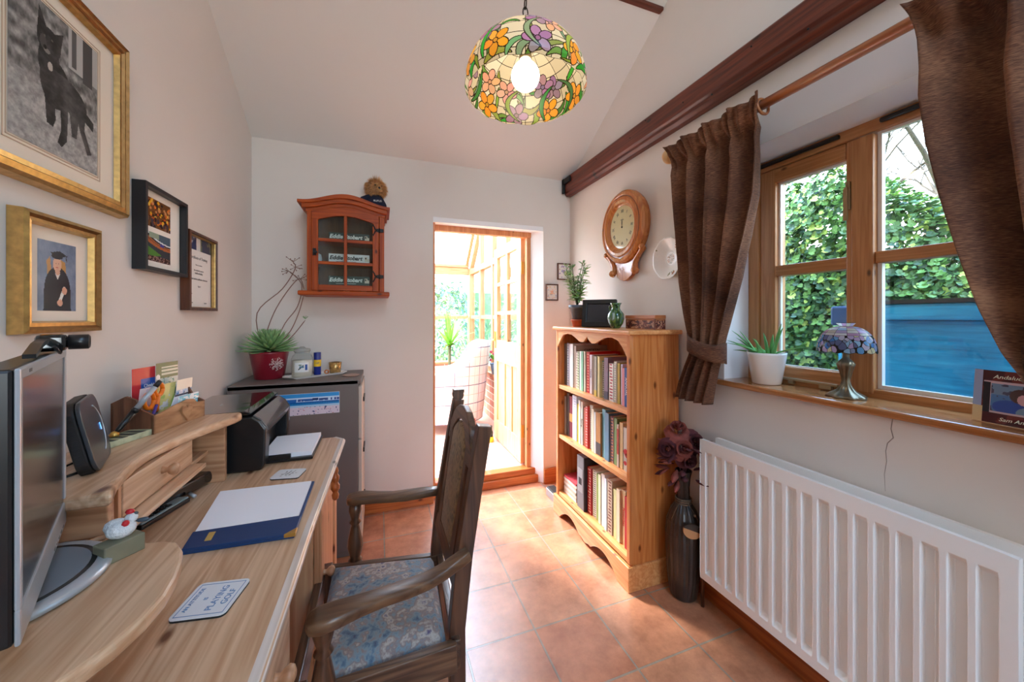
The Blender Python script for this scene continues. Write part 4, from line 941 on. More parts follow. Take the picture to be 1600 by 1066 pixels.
# ------------------------------------------------------------------ floor vase with dried roses
vt = thing('floor_vase', 'tall dark brown ribbed bottle vase standing on the floor between bookcase and radiator', 'vase', (1.318, 1.318, 0))
vb = flat('dark_bronze_glaze', rgb(58, 44, 36), rough=.3, noise=.3, nscale=20)
a = MB(); VC = (1.318, 1.318, 0); NA = 48
prof = [(.048, 0), (.058, .010), (.070, .09), (.076, .20), (.078, .29), (.072, .35), (.056, .395), (.036, .425), (.027, .445), (.026, .50), (.030, .54), (.037, .575), (.034, .576), (.022, .50)]
rg = []
for j, (r_, z) in enumerate(prof): rg.append([a.addv((VC[0]+(r_-(.0022 if k % 2 and 1 < j < 12 else 0))*math.cos(2*PI*k/NA), VC[1]+(r_-(.0022 if k % 2 and 1 < j < 12 else 0))*math.sin(2*PI*k/NA), z)) for k in range(NA)])
for p_, q_ in zip(rg, rg[1:]):
    for k in range(NA): a.face((p_[k], p_[(k+1) % NA], q_[(k+1) % NA], q_[k]), 0, False)
a.face(rg[0][::-1]); a.build('body', vb, vt)
a = MB()
for z in (.428, .438, .448): a.tube([(VC[0]+.033*math.cos(2*PI*k/16), VC[1]+.033*math.sin(2*PI*k/16), z) for k in range(17)], .004, 6)
a.tube([(VC[0]-.03, VC[1]-.012, .44), (VC[0]-.06, VC[1]-.02, .42), (VC[0]-.078, VC[1]-.01, .37)], .0018, 5); a.tube([(VC[0]-.01, VC[1]-.035, .44), (VC[0]-.0, VC[1]-.068, .40), (VC[0]+.01, VC[1]-.085, .37), (VC[0]+.035, VC[1]-.082, .20)], .0014, 5)
a.ball((VC[0]-.005, VC[1]-.07, .40), .007, 8)
a.build('neck_cord', flat('jute_cord', rgb(110, 84, 62), rough=.9), vt)
Pd = plane((VC[0]-.028, VC[1]-.078, .345), (.94, -.34, 0), (0, 0, 1)) @ Matrix.Rotation(-.35, 4, 'Z'); a = MB(Pd)
a.prism([(.042*math.cos(PI+PI*k/14), .036*math.sin(PI+PI*k/14)) for k in range(15)], 0, .006, 'z', 0); a.prism([(.042*math.cos(PI*k/14), .028*math.sin(PI*k/14)) for k in range(15)], 0, .0065, 'z', 1)
a.build('pendant_disc', [flat('coconut_shell', rgb(196, 140, 92), rough=.6), vb], vt)
ros = [flat('dried_rose', rgb(142, 70, 60), rough=.85, noise=.3, nscale=40), flat('dried_rose_dark', rgb(88, 36, 42), rough=.85, noise=.3, nscale=40)]
def rose(c, r, mi, label, up=(-.3, -.8, .35)):
    t_ = thing('dried_rose', label, 'rose', c, 'dried roses in the floor vase')
    n_ = Vector(up).normalized(); u = n_.cross(Vector((0, 0, 1))).normalized(); w_ = n_.cross(u); a = MB(); R = random.Random(int(c[2]*1e4)); C = Vector(c)
    for L_ in range(5):
        rr = r*(.22+.20*L_); np_ = 3+L_
        for k in range(np_):
            a0 = 2*PI*k/np_+L_*.7; hw = PI/np_*1.25; g = []
            for v in range(4):
                row = []
                for q in range(7):
                    an = a0+hw*(q/3-1); f = v/3; rad = rr*(.55+.5*f+(.16*f if L_ > 1 else 0)*f)*(1+R.uniform(-.03, .03)); hgt = r*(.55-.13*L_)+r*(.75-.15*L_)*f*(1-.25*abs(q/3-1)**2)-r*.35*(f**2 if L_ > 2 else 0)
                    row.append(a.addv(C+u*rad*math.cos(an)+w_*rad*math.sin(an)+n_*(hgt-r*.4)))
                g.append(row)
            for v in range(3):
                for q in range(6): a.face((g[v][q], g[v][q+1], g[v+1][q+1], g[v+1][q]), 0, True)
    a.build('bloom', ros[mi], t_)
    s = MB(); s.tube([C-n_*r*.3, Vector((VC[0]+(c[0]-VC[0])*.3, VC[1]+(c[1]-VC[1])*.3, .62)), Vector((VC[0]+(c[0]-VC[0])*.08, VC[1]+(c[1]-VC[1])*.08, .54))], .003, 5); s.build('stem', ros[1], t_)
rose((1.262, 1.262, .700), .048, 0, 'front left dried rose with paler pink-brown petals in the floor vase', (-.35, -.85, .2))
rose((1.330, 1.262, .722), .046, 1, 'dark dried rose at the front right of the bunch', (-.1, -.9, .3))
rose((1.280, 1.310, .770), .048, 0, 'dried rose at the top of the bunch, reddish brown', (-.3, -.4, .9))
rose((1.210, 1.300, .690), .040, 1, 'dried rose at the left edge of the bunch against the bookcase', (-.8, -.5, .2))
rose((1.375, 1.290, .700), .042, 1, 'dried rose behind the radiator corner, rightmost of the bunch', (.4, -.8, .3))
rose((1.300, 1.268, .640), .042, 1, 'lowest dried rose of the bunch, hanging over the vase neck', (-.2, -.9, -.1))
R = random.Random(3); a = MB()
for k in range(46):
    an = R.uniform(0, 2*PI); q = Vector((VC[0]-.02+.07*math.cos(an), VC[1]-.02+.06*math.sin(an), R.uniform(.56, .72))); jl(a, q, (math.cos(an), math.sin(an), R.uniform(-.9, .5)), R.uniform(.04, .07), R.uniform(.025, .04), k % 2)
tag(a.build('dried_foliage', [ros[1], ros[0]]), 'dark dried leaves filling the rose bunch in the floor vase', 'foliage', kind='stuff')

# ------------------------------------------------------------------ radiator
rad_m = flat('radiator_enamel', rgb(242, 241, 238), rough=.3, coat=.2)
rt = thing('radiator', 'white double-panel radiator with vertical flutes under the window', 'radiator', (1.36, .79, .1))
RY0, RY1, RZ0, RZ1 = .372, 1.212, .155, .752
def panel(x, name, zt, y0=RY0, y1=RY1):
    a = MB(); n = int(round((y1-y0-.03)/.0475)); m_ = .020; pr = [(y0, 0)]
    p = (y1-y0-2*m_)/n; ys_ = []
    for k in range(n):
        s0 = y0+m_+p*k; ys_ += [(s0+p*.16, 0), (s0+p*.23, 1), (s0+p*.80, 1), (s0+p*.87, 0)]
    cols = [(y0, 0)]+ys_+[(y1, 0)]; zs = [(RZ0, 0), (RZ0+.034, 0), (RZ0+.05, 1), (zt-.062, 1), (zt-.046, 0), (zt, 0)]
    g = [[a.addv((x+.0165*f*zf, y, z)) for y, f in cols] for z, zf in zs]
    for j in range(len(zs)-1):
        for i in range(len(cols)-1): a.face((g[j][i], g[j+1][i], g[j+1][i+1], g[j][i+1]))
    # edges folded back
    for side in (0, -1):
        bk = [a.addv((x+.0185, cols[side][0], z)) for z, _ in zs]
        for j in range(len(zs)-1): a.face((g[j][side], bk[j], bk[j+1], g[j+1][side]))
    for row in (0, -1):
        bk = [a.addv((x+.0185, y, zs[row][0])) for y, _ in cols]
        for i in range(len(cols)-1): a.face((g[row][i], g[row][i+1], bk[i+1], bk[i]))
    b_ = [a.addv((x+.0185, y, z)) for y, z in ((y0, RZ0), (y1, RZ0), (y1, zt), (y0, zt))]; a.face(b_)
    return a.build(name, rad_m, rt, bevel=.0022)
panel(1.305, 'front_panel', RZ1); panel(1.372, 'rear_panel', RZ1+.004, RY0, RY1-.02)
a = MB()
k = RY0+.03
while k < RY1-.04: a.prism([(1.320, k), (1.322, k+.004), (1.350, k+.012), (1.370, k+.004), (1.370, k), (1.350, k+.008)], RZ0+.06, RZ1-.05, 'z'); k += .034
a.build('convector_fins', rad_m, rt)
a = MB(); a.tube([(1.345, 1.236, -.0), (1.345, 1.236, .155), (1.345, 1.226, .185)], .0075, 8); a.build('feed_pipe', copper_m, rt)
a = MB(); a.lathe([(.010, 0), (.014, .004), (.014, .03), (.011, .045)], (1.345, 1.232, .175), 12); a.tube([(1.345, 1.236, .198), (1.345, 1.20, .198)], .010, 10); a.build('valve', white_m, rt)
for y in (.55, 1.0):
    a = MB(); a.box(1.386, 1.4195, y, y+.03, .25, .70); a.build('bracket', rad_m, rt)

# ------------------------------------------------------------------ curtain rod and curtains
RX, RZr = 1.33, 2.062
rd = thing('curtain_rod', 'long wooden curtain rod with a turned end knob above the window', 'curtain rod', (RX, .6, RZr-.02))
a = MB(); a.tube([(RX, -.75, RZr), (RX, 1.378, RZr)], .0175, 20); a.build('pole', rod_m, rd)
a = MB(); M_ = Matrix.Translation((RX, 1.378, RZr)) @ Matrix.Rotation(-PI/2, 4, 'X'); a.M = M_
a.lathe([(.014, 0), (.026, .004), (.030, .012), (.026, .018), (.016, .022), (.030, .030), (.036, .042), (.032, .054), (.018, .062)], (0, 0, 0), 24); a.build('end_knob', flat('pale_turned_wood', rgb(216, 172, 116), rough=.35), rd)
for y in (1.36, -.4):
    a = MB(); a.box(RX+.0, XR-.001, y-.010, y+.010, RZr-.012, RZr+.004); a.lathe([(.022, 0), (.022, .01)], (XR-.02, y, RZr-.02), 12); a.build('rod_bracket', rod_m, rd)
def ring_at(y, lab, grp):
    t_ = MB(); t_.tube([(RX+.029*math.cos(2*PI*k/20), y+.004*math.sin(2*PI*k/20), RZr-.006+.029*math.sin(2*PI*k/20)) for k in range(21)], .0055, 6)
    tag(t_.build('curtain_ring', rod_m), lab, 'curtain ring', grp)
ry = [1.345, 1.285, 1.225, 1.165, 1.10, 1.03, .955]
for k, y in enumerate(ry): ring_at(y, 'wooden ring on the rod over the left curtain, %s from the end knob' % ['first', 'second', 'third', 'fourth', 'fifth', 'sixth', 'seventh'][k], 'rings of the left curtain')
for k, y in enumerate([.50, .40, .28]): ring_at(y, 'wooden ring on the rod over the right curtain, %s from its window edge' % ['first', 'second', 'third'][k], 'rings of the right curtain')
def interp(tab, z):
    if z >= tab[0][0]: return tab[0][1:]
    for a_, b_ in zip(tab, tab[1:]):
        if z >= b_[0]:
            f = (a_[0]-z)/(a_[0]-b_[0]); f = f*f*(3-2*f) if False else f; return tuple(p*(1-f)+q*f for p, q in zip(a_[1:], b_[1:]))
    return tab[-1][1:]
def curtain(name, tab, folds, seed, label, z0, z1, tie, nu=220, nv=90, headp=2.5):
    R = random.Random(seed); ph = [R.uniform(-.4, .4) for _ in range(folds+2)]; am = [R.uniform(.7, 1.25) for _ in range(folds+2)]
    t_ = thing(name, label, 'curtain', (RX, (tab[0][1]+tab[0][2])/2, z1-.2), 'brown curtains on the wooden rod')
    zs = []
    def f(u, v):
        u = min(1, max(0, u+.030*math.sin(2*PI*u*1.5+seed)*math.sin(PI*u))); z = z0+(z1-z0)*v; yf, yn, amp, hd_ = interp(tab, z); y = yf+(yn-yf)*u; q = u*folds; i = int(min(q, folds-1e-6))
        wv = math.cos(2*PI*q+ph[i]*math.sin(PI*(q-i)))*am[i]; top_ = max(0, (z-(RZr-.075))/.1)
        wide = math.cos(2*PI*u*folds*3+1)*.55*min(1, max(0, 1-abs(z-(RZr-.04))/.12))
        x = RX-.004-amp*(wv+wide)-.006*math.sin(9*z+seed+4*u)
        kf = min(1, max(0, (z-(RZr-.075))/.05)); x = x*(1-kf)+kf*(RX-.042-amp*(.30*wv+.9*wide))
        y += .012*math.sin(2*PI*q*1.0+1.3)*amp/.03
        # ruffled heading leans forward
        x -= hd_*.02
        sag = .006*math.cos(2*PI*q+.4)*min(1, max(0, (z-1.95)/.12))
        return (x, y, z+sag)
    a = MB(); a.grid(f, nu, nv); a.build('curtain_cloth', brown_fab, t_, solid=.004)
    # tie-back band
    zt, yt0, yt1, tilt = tie; b_ = MB(); n = 40
    def g(u, v):
        an = 2*PI*u; yc = (yt0+yt1)/2; hy = abs(yt0-yt1)/2; s_ = math.sin(an); c_ = math.cos(an)
        return (RX-.004+.052*s_, yc+hy*c_, zt+(v-.5)*.080*(1+.15*s_)+tilt*c_*.5-.012*abs(s_))
    b_.grid(g, n, 4, closed=True); b_.build('tieback', brown_fab, t_, solid=.005); return t_
tabL = [(2.078, 1.380, .915, .020, 1), (2.055, 1.376, .930, .016, 0), (2.02, 1.366, .945, .020, -.5), (1.95, 1.362, .950, .030, 0), (1.74, 1.345, .958, .036, 0), (1.60, 1.335, .985, .036, 0), (1.44, 1.318, 1.028, .034, 0), (1.30, 1.290, 1.080, .030, 0), (1.20, 1.268, 1.115, .026, 0), (1.12, 1.262, 1.135, .024, 0), (1.06, 1.290, 1.150, .026, 0), (.98, 1.325, 1.165, .030, 0), (.905, 1.345, 1.180, .034, 0)]
curtain('curtain', tabL, 4, 3, 'brown chenille curtain tied back on the far side of the window, beside the china dish', .905, 2.078, (1.155, 1.290, 1.112, .05))
tabR = [(2.078, .535, -.60, .026, 1), (2.055, .530, -.60, .020, 0), (2.02, .520, -.58, .026, -.5), (1.95, .508, -.55, .036, 0), (1.84, .508, -.50, .042, 0), (1.72, .495, -.45, .044, 0), (1.58, .470, -.38, .044, 0), (1.44, .440, -.28, .042, 0), (1.30, .408, -.12, .040, 0), (1.20, .380, .05, .034, 0), (1.12, .345, .15, .026, 0), (1.06, .350, .16, .026, 0), (.98, .346, .14, .026, 0), (.905, .352, .10, .026, 0)]
curtain('curtain', tabR, 7, 8, 'brown chenille curtain on the near side of the window, filling the top right corner', .905, 2.078, (1.155, .372, .13, .05))

# ------------------------------------------------------------------ on the window sill
ST = 1.008
AY = 1.052
pa = thing('potted_aloe', 'small aloe in a white ceramic pot at the far end of the window sill', 'plant', (1.487, AY, ST))
a = MB(); a.lathe([(.044, 0), (.050, .004), (.068, .118), (.069, .128), (.064, .128), (.062, .118)], (1.487, AY, ST), 32); a.build('white_pot', whitep_m, pa)
a = MB(); a.lathe([(.001, .112), (.063, .114)], (1.487, AY, ST), 20, caps=False); a.build('soil', soil_m, pa)
R = random.Random(4); a = MB()
for k in range(17):
    an = R.uniform(0, 2*PI); ln = R.uniform(.07, .15); el = R.uniform(.1, 1.3)
    if k == 0: an, el, ln = 2.5, .35, .15
    if k == 1: an, el, ln = 2.0, .45, .12
    if k == 2: an, el, ln = -1.5, .3, .16
    b0 = Vector((1.487+.035*math.cos(an)*R.random(), AY+.035*math.sin(an)*R.random(), ST+.112)); d = Vector((math.cos(an)*math.cos(el), math.sin(an)*math.cos(el), math.sin(el)))
    if d.x > .2: d.x = .2
    if d.y > 0 and k != 0: ln = min(ln, .10/max(.3, d.y))
    pts = [b0+d*ln*q+Vector((0, 0, .25*ln*q*(1-q))) for q in (0, .25, .5, .75, 1)]; a.tube(pts, [(.003, .009), (.0032, .0085), (.003, .007), (.0022, .0045), (.0004, .0008)], 6)
a.build('leaves', aloe_m, pa)
# --- stained-glass lamps
def leaded(name, prof_fn, cx, cy, nth, nt, ids_fn, parent, scallop=None, gm=None):
    th = (np.arange(nth)+.5)/nth; tt = (np.arange(nt)+.5)/nt; TH, TT = np.meshgrid(th, tt)
    ID, C = ids_fn(TH, TT)
    lead = (ID != np.roll(ID, 1, axis=1)); lead[1:] |= (ID[1:] != ID[:-1]); lead |= np.roll(lead, 1, axis=1) & (nth > 500); lead[1:] |= lead[:-1] & (nth > 500); C = C.copy(); C[lead] = (46, 34, 24); lead[-1] = True; C[-1] = (60, 50, 30); C[0] = (50, 40, 30)
    vs = []
    for j in range(nt+1):
        for i in range(nth):
            r_, z = prof_fn(j/nt); a_ = 2*PI*i/nth
            if scallop: z += scallop(a_, j/nt)
            vs.append((cx+r_*math.cos(a_), cy+r_*math.sin(a_), z))
    fs = [(j*nth+i, j*nth+(i+1) % nth, (j+1)*nth+(i+1) % nth, (j+1)*nth+i) for j in range(nt) for i in range(nth)]
    return colour_mesh(name, vs, fs, C.reshape(-1, 3), gm or tiff_m, parent, smooth=True)
sl_ = thing('table_lamp', 'small stained-glass lamp with a bronze foot standing on the window sill', 'lamp', (1.50, .782, ST)); LC = (1.488, .782)
a = MB(); NA = 40; rg = []
pf = [(.050, 0), (.052, .004), (.046, .009), (.026, .022), (.015, .038), (.011, .055), (.013, .070), (.017, .088), (.022, .105), (.024, .113), (.018, .124), (.010, .132), (.009, .146), (.013, .152), (.005, .156)]
for j, (r_, z) in enumerate(pf): rg.append([a.addv((LC[0]+r_*(1+.10*math.cos(8*2*PI*k/NA)*(1 if j < 10 else 0))*math.cos(2*PI*k/NA), LC[1]+r_*(1+.10*math.cos(8*2*PI*k/NA)*(1 if j < 10 else 0))*math.sin(2*PI*k/NA), ST+z)) for k in range(NA)])
for p_, q_ in zip(rg, rg[1:]):
    for k in range(NA): a.face((p_[k], p_[(k+1) % NA], q_[(k+1) % NA], q_[k]), 0, True)
a.face(rg[0][::-1]); a.build('bronze_foot', bronze_m, sl_)
a = MB(); a.tube([(LC[0], LC[1], ST+.15), (LC[0], LC[1], ST+.252)], .003, 6); a.ball((LC[0], LC[1], ST+.19), .014, 10); a.build('stem', lead_m, sl_)
def lp(t_):
    if t_ < .12: f = t_/.12; return (.026-.010*f, ST+.252-.012*f)
    f = (t_-.12)/.88; return (.016+.062*math.sin(f*PI/2)**.95, ST+.240-.085*(1-math.cos(f*PI/2))*.98)
def lids(TH, TT):
    n = 12; ID = (np.floor(TH*n)*20+np.floor(TT*9.5)).astype(int); C = base(TH, (210, 214, 214)); hs = (ID*7919) % 97/97.0
    tone = [(226, 222, 210), (196, 178, 206), (214, 206, 182), (176, 206, 226), (204, 158, 190), (236, 236, 232)]
    for q, c_ in enumerate(tone): setc(C, (hs >= q/6) & (hs < (q+1)/6), c_)
    low = TT > .60; R = random.Random(12); X = TH*2*PI*.07; Y = TT*.115
    lowid = 5000+np.zeros(TH.shape, int); cb = base(TH, (60, 66, 80))
    pts = [(R.uniform(0, 2*PI*.07), R.uniform(.066, .118), R.uniform(.0065, .0105)) for _ in range(135)]
    best = np.full(TH.shape, 9.0); bi = np.zeros(TH.shape, int)
    for k, (x, y, r_) in enumerate(pts):
        dx = np.abs(X-x); dx = np.minimum(dx, 2*PI*.07-dx); d = np.hypot(dx, Y-y)/r_; mk = d < best; best = np.where(mk, d, best); bi = np.where(mk, k, bi)
    pal = [(84, 140, 206), (112, 176, 226), (150, 162, 190), (216, 210, 226), (110, 118, 156), (236, 228, 180), (170, 212, 236), (206, 180, 214)]
    for k in range(len(pts)): setc(cb, bi == k, pal[(k*5) % 8])
    gap = best > .98; cb[gap] = (50, 42, 36)
    C = np.where(low[..., None], cb, C); ID = np.where(low, 5000+bi, ID); return ID, C
leaded('stained_glass_shade', lp, LC[0], LC[1], 360, 120, lids, sl_, gm=tiff2_m, scallop=lambda a_, t_: -.004*max(0, (t_-.8)/.2)*abs(math.sin(8*a_)))
# curved souvenir frame
sf = thing('photo_frame', 'curved souvenir frame holding a photo of a couple at the near end of the sill', 'photo frame', (1.49, .42, ST))
FCx, FCy, FR = 1.56, .425, .0
def fcurve(u, v):
    # 190 mm wide, bowed forward, leaning back a little
    s_ = (u-.5)*.185; x = 1.462+.55*s_*s_*3+.018*v; return (x, .405-s_, ST+.002+.132*v)
def sup(U, V):
    C = base(U, (70, 18, 22)); n_ = fnoise(U, V, 6, 9); setc(C, n_ > .6, (104, 34, 30)); 
    inn = (U > .12) & (U < .98) & (V > .22) & (V < .78); setc(C, (U > .10) & (U <= .99) & (V > .20) & (V < .80), (196, 170, 176)); setc(C, U < .09, (150, 160, 190)); setc(C, (U < .10) & (V < .3), (206, 176, 130))
    setc(C, (U > .10) & (U < .17) & (V > .20) & (V < .78), (30, 22, 30))
    inn = (U > .17) & (U < .98) & (V > .23) & (V < .76); setc(C, inn, (70, 110, 160)); setc(C, inn & (V > .55), (106, 130, 158)); setc(C, inn & (fnoise(U, V, 8, 4) > .58), (60, 60, 84))
    setc(C, inn & ell(U, V, .36, .33, .17, .14), (40, 70, 150)); setc(C, inn & ell(U, V, .66, .26, .26, .16), (110, 136, 160)); setc(C, inn & ell(U, V, .43, .56, .09, .13), (70, 44, 44)); setc(C, inn & ell(U, V, .47, .50, .065, .10), (206, 156, 160))
    setc(C, inn & ell(U, V, .68, .54, .125, .14), (70, 52, 56)); setc(C, inn & ell(U, V, .67, .49, .105, .13), (206, 140, 140)); setc(C, inn & ell(U, V, .93, .33, .08, .16), (44, 84, 140))
    setc(C, ell(U, V, .93, .10, .10, .10), (206, 160, 90)); setc(C, ell(U, V, .93, .10, .05, .05), (236, 214, 160)); setc(C, ell(U, V, .86, .89, .08, .09), (206, 170, 110))
    return C
paint('photo_print', Matrix.Identity(4), 1, 1, 150, 116, sup, sf, gattr_m, curve=fcurve)
a = MB(); a.grid(lambda u, v: tuple(Vector(fcurve(u, v))+Vector((.004, 0, 0))), 24, 4); a.build('frame_back', blackm_m, sf)
for s_, sz, uu, vv in (('Andalucia', .0135, .34, .89), ('Sam Ander', .0125, .42, .10)):
    a = MB(); p_ = Vector(fcurve(uu, vv)); a.text(s_, sz, plane(p_+Vector((-.004, 0, 0)), (0, -1, 0), (.12, 0, 1)), shear=.3, depth=.0005); a.build('lettering', cream_m, sf)

# ------------------------------------------------------------------ pendant lamp
pl_ = thing('pendant_lamp', 'stained-glass dome pendant with orange and purple flowers, hanging from the ceiling', 'ceiling lamp', (.462, 1.141, 2.0)); PCx, PCy, PR, PZr = .462, 1.141, .200, 2.03; PH = .168
def pp_(t_):                       # t 0 crown .. 1 rim
    if t_ < .05: return (.030+.012*t_/.05, PZr+PH+.002-.002*t_/.05)
    f = (t_-.05)/.95; an = f*PI*.54; r_ = .042+(PR-.040)*math.sin(min(an, PI/2))**.90 - (.010*max(0, (an-PI/2)/(.04*PI)) ); return (r_, PZr+PH*max(0, 1-(1-math.cos(min(an, PI/2)))) - .012*max(0, (an-PI/2)/(.04*PI))+.012)
def pids(TH, TT):
    rad = np.array([pp_(q)[0] for q in TT[:, 0]])[:, None]*np.ones(TH.shape); X = TH*2*PI; Y = TT*.31
    ID = (np.floor(TH*16)*20+np.floor(TT*6.5)).astype(int); C = base(TH, (214, 204, 178)); hs = (ID*7919) % 89/89.0; setc(C, hs > .55, (226, 220, 202)); setc(C, hs > .82, (202, 190, 164))
    R = random.Random(31); nid = [10000]
    def dist(th0, y0):
        dx = (X-th0+PI) % (2*PI)-PI; return dx*rad, Y-y0
    def shape(mask, col):
        nonlocal ID, C
        nid[0] += 1; ID = np.where(mask, nid[0], ID); setc(C, mask, tuple(min(255, max(0, q+R.randint(-14, 14))) for q in col))
    def leafarc(th0, y0, ln, w_, ang, bend, col):
        dx, dy = dist(th0, y0); c, s_ = math.cos(ang), math.sin(ang); a_ = dx*c+dy*s_; b_ = -dx*s_+dy*c; b_ = b_-bend*(a_*a_)/ln
        f = a_/ln; hw = w_*np.sqrt(np.clip(1-f*f, 0, 1)); shape((np.abs(f) < 1) & (np.abs(b_) < hw), col)
    def flower(th0, y0, r_, col, n=5, rot=0):
        for k in range(n):
            an = rot+2*PI*k/n; dx, dy = dist(th0, y0); px, py = r_*.62*math.cos(an), r_*.62*math.sin(an); x = dx-px; y = dy-py; c, s_ = math.cos(an), math.sin(an)
            shape((((x*c+y*s_)/(r_*.50))**2+((-x*s_+y*c)/(r_*.36))**2) < 1, col)
        dx, dy = dist(th0, y0); shape((dx*dx+dy*dy) < (r_*.2)**2, tuple(int(q*.85) for q in col))
    gr = [(112, 150, 60), (78, 132, 62), (140, 160, 70), (60, 150, 60), (124, 156, 110)]; OR, PU, PK = (232, 160, 52), (156, 122, 154), (222, 166, 146)
    for k in range(34):
        th0 = 2*PI*k/34+R.uniform(-.08, .08); leafarc(th0, R.choice((.272, .285, .25)), R.uniform(.030, .052), R.uniform(.007, .012), R.uniform(0, PI), R.uniform(-.8, .8), R.choice(gr))
    for k in range(12):
        th0 = 2*PI*k/12+.2; leafarc(th0, .215, .038, .006, PI/2+R.uniform(-.5, .5), R.uniform(-.5, .5), R.choice(gr))
    for k in range(14):
        th0 = 2*PI*k/14; leafarc(th0, .175+R.uniform(-.02, .02), .034, .008, R.uniform(-.6, .6), R.uniform(-.6, .6), R.choice(gr))
    for k in range(10):
        th0 = 2*PI*k/10+.1; col = (OR, OR, PU, OR, PK)[k % 5]; flower(th0, .258+R.uniform(-.012, .006), .042, col, 5, R.uniform(0, 2))
    for k in range(6): flower(2*PI*k/6+.55, .185, .038, (PU, PK, PU)[k % 3], 5, R.uniform(0, 2))
    for k in range(5): flower(2*PI*k/5+3.3, .165+R.uniform(-.01, .012), .040, (OR, PU, OR, PU, PK)[k], 5, R.uniform(0, 2))
    for k in range(9): th0 = 2*PI*k/9+.15; leafarc(th0, .225, .062, .009, PI/2+R.uniform(-.5, .5), R.uniform(-.9, .9), R.choice(gr))
    return ID, C
leaded('stained_glass_shade', pp_, PCx, PCy, 900, 240, pids, pl_, scallop=lambda a_, t_: -.006*max(0, (t_-.9)/.1)*abs(math.sin(7*a_)))
a = MB(); a.lathe([(.044, PZr+PH+.008), (.040, PZr+PH+.018), (.020, PZr+PH+.026), (.008, PZr+PH+.03)], (PCx, PCy, 0), 24); a.build('crown_cap', bronze_m, pl_)
a = MB(); a.lathe([(.020, PZr+.112), (.022, PZr+.118), (.019, PZr+.15), (.010, PZr+PH+.01)], (PCx, PCy, 0), 20); a.build('bulb_holder', bronze_m, pl_)
a = MB(); a.ball((PCx, PCy, PZr+.058), .0475, 24); a.lathe([(.018, PZr+.095), (.0185, PZr+.116)], (PCx, PCy, 0), 16); a.build('globe_bulb', emit('glowing_bulb', (1, .86, .62, 1), 3.4), pl_)
a = MB(); zc_ = PZr+PH+.03; a.tube([(PCx, PCy, zc_), (PCx, PCy, zc_+.028)], .0045, 8)
ct = cz(PCy); zc_ += .026; k = 0
while zc_ < ct-.02:
    pts = [(PCx+(.009*math.cos(2*PI*q/12) if k % 2 else 0), PCy+(0 if k % 2 else .009*math.cos(2*PI*q/12)), zc_+.016+.019*math.sin(2*PI*q/12)) for q in range(13)]; a.tube(pts, .0022, 5); zc_ += .031; k += 1
a.build('chain', lead_m, pl_)
a = MB(); a.lathe([(.05, ct-.03), (.055, ct-.01), (.055, ct+.03)], (PCx, PCy, 0), 20); a.build('ceiling_rose', bronze_m, pl_)

# ------------------------------------------------------------------ framed pictures on the left wall (viewed along -X: right = +Y)
def frame_on_left(name, label, y0, y1, z0, z1, fw, dp, prof, mats, mount=None, group=None):
    t_ = thing(name, label, 'picture', (XL+.01, (y0+y1)/2, z0), group)
    a = MB(plane((XL+.001, 0, 0), (0, 1, 0), (0, 0, 1)))
    for k, (f0, f1, h0, h1, mi) in enumerate(prof):   # mitred moulding steps
        for (A, B, Cc, D) in (((y0+f0, z0+f0), (y1-f0, z0+f0), (y1-f1, z0+f1), (y0+f1, z0+f1)), ((y1-f0, z0+f0), (y1-f0, z1-f0), (y1-f1, z1-f1), (y1-f1, z0+f1)),
                              ((y1-f0, z1-f0), (y0+f0, z1-f0), (y0+f1, z1-f1), (y1-f1, z1-f1)), ((y0+f0, z1-f0), (y0+f0, z0+f0), (y0+f1, z0+f1), (y0+f1, z1-f1))):
            i = [a.addv((p[0], p[1], h)) for p, h in ((A, h0), (B, h0), (Cc, h1), (D, h1))]; a.face(i, mi)
    a.build('frame', mats, t_); return t_
def pl_left(y, z, x): return plane((XL+x, y, z), (0, 1, 0), (0, 0, 1))
# dog picture
def dogp(U, V):
    g = 150+40*(fnoise(U, V, 26, 1)-.5)*2; g = np.where(V > .45, 120+60*(fnoise(U, V, 20, 5)-.5)*2+18*np.sin(V*60), g)
    g = np.where(V < .42, 158+90*(fnoise(U, V, 34, 8, .7)-.5), g); C = np.stack([g, g, g*.99], -1)
    setc(C, (U > .62) & (V > .70), (176, 176, 174)); setc(C, (U > .66) & (U < .72) & (V > .72), (90, 90, 90)); setc(C, (U > .8) & (U < .93) & (V > .66), (70, 70, 70))
    D = (44, 43, 42)
    for q in (ell(U, V, .47, .50, .17, .17, .2), ell(U, V, .66, .47, .20, .115, -.25), ell(U, V, .40, .62, .12, .15), poly(U, V, [(.33, .5), (.45, .5), (.47, .25), (.44, .19), (.37, .2), (.36, .3)]),
              poly(U, V, [(.52, .45), (.62, .45), (.60, .14), (.54, .08), (.49, .1), (.53, .2)]), poly(U, V, [(.70, .45), (.84, .42), (.82, .30), (.92, .14), (.86, .12), (.76, .28)]), poly(U, V, [(.62, .42), (.76, .42), (.72, .2), (.66, .2)]), poly(U, V, [(.80, .46), (.95, .40), (.94, .33), (.8, .38)]),
              ell(U, V, .40, .76, .13, .10), poly(U, V, [(.27, .78), (.29, .97), (.38, .84)]), poly(U, V, [(.44, .84), (.56, .90), (.52, .74)])): setc(C, q, D)
    n_ = fnoise(U, V, 22, 13, .6); dk = C[..., 0] < 60; sh = 34+62*np.clip(n_-.25, 0, 1)+26*np.clip(np.sin(9*U+5*V), 0, 1)*(V < .6)
    for q in range(3): C[..., q] = np.where(dk, sh, C[..., q])
    setc(C, ell(U, V, .335, .74, .035, .05), (74, 73, 71)); setc(C, ell(U, V, .375, .692, .034, .016), (126, 124, 120)); setc(C, ell(U, V, .41, .60, .028, .030), (176, 174, 168)); setc(C, ell(U, V, .355, .71, .018, .015), (20, 20, 20))
    setc(C, ell(U, V, .35, .785, .010, .008) | ell(U, V, .43, .79, .010, .008), (96, 94, 88)); return C
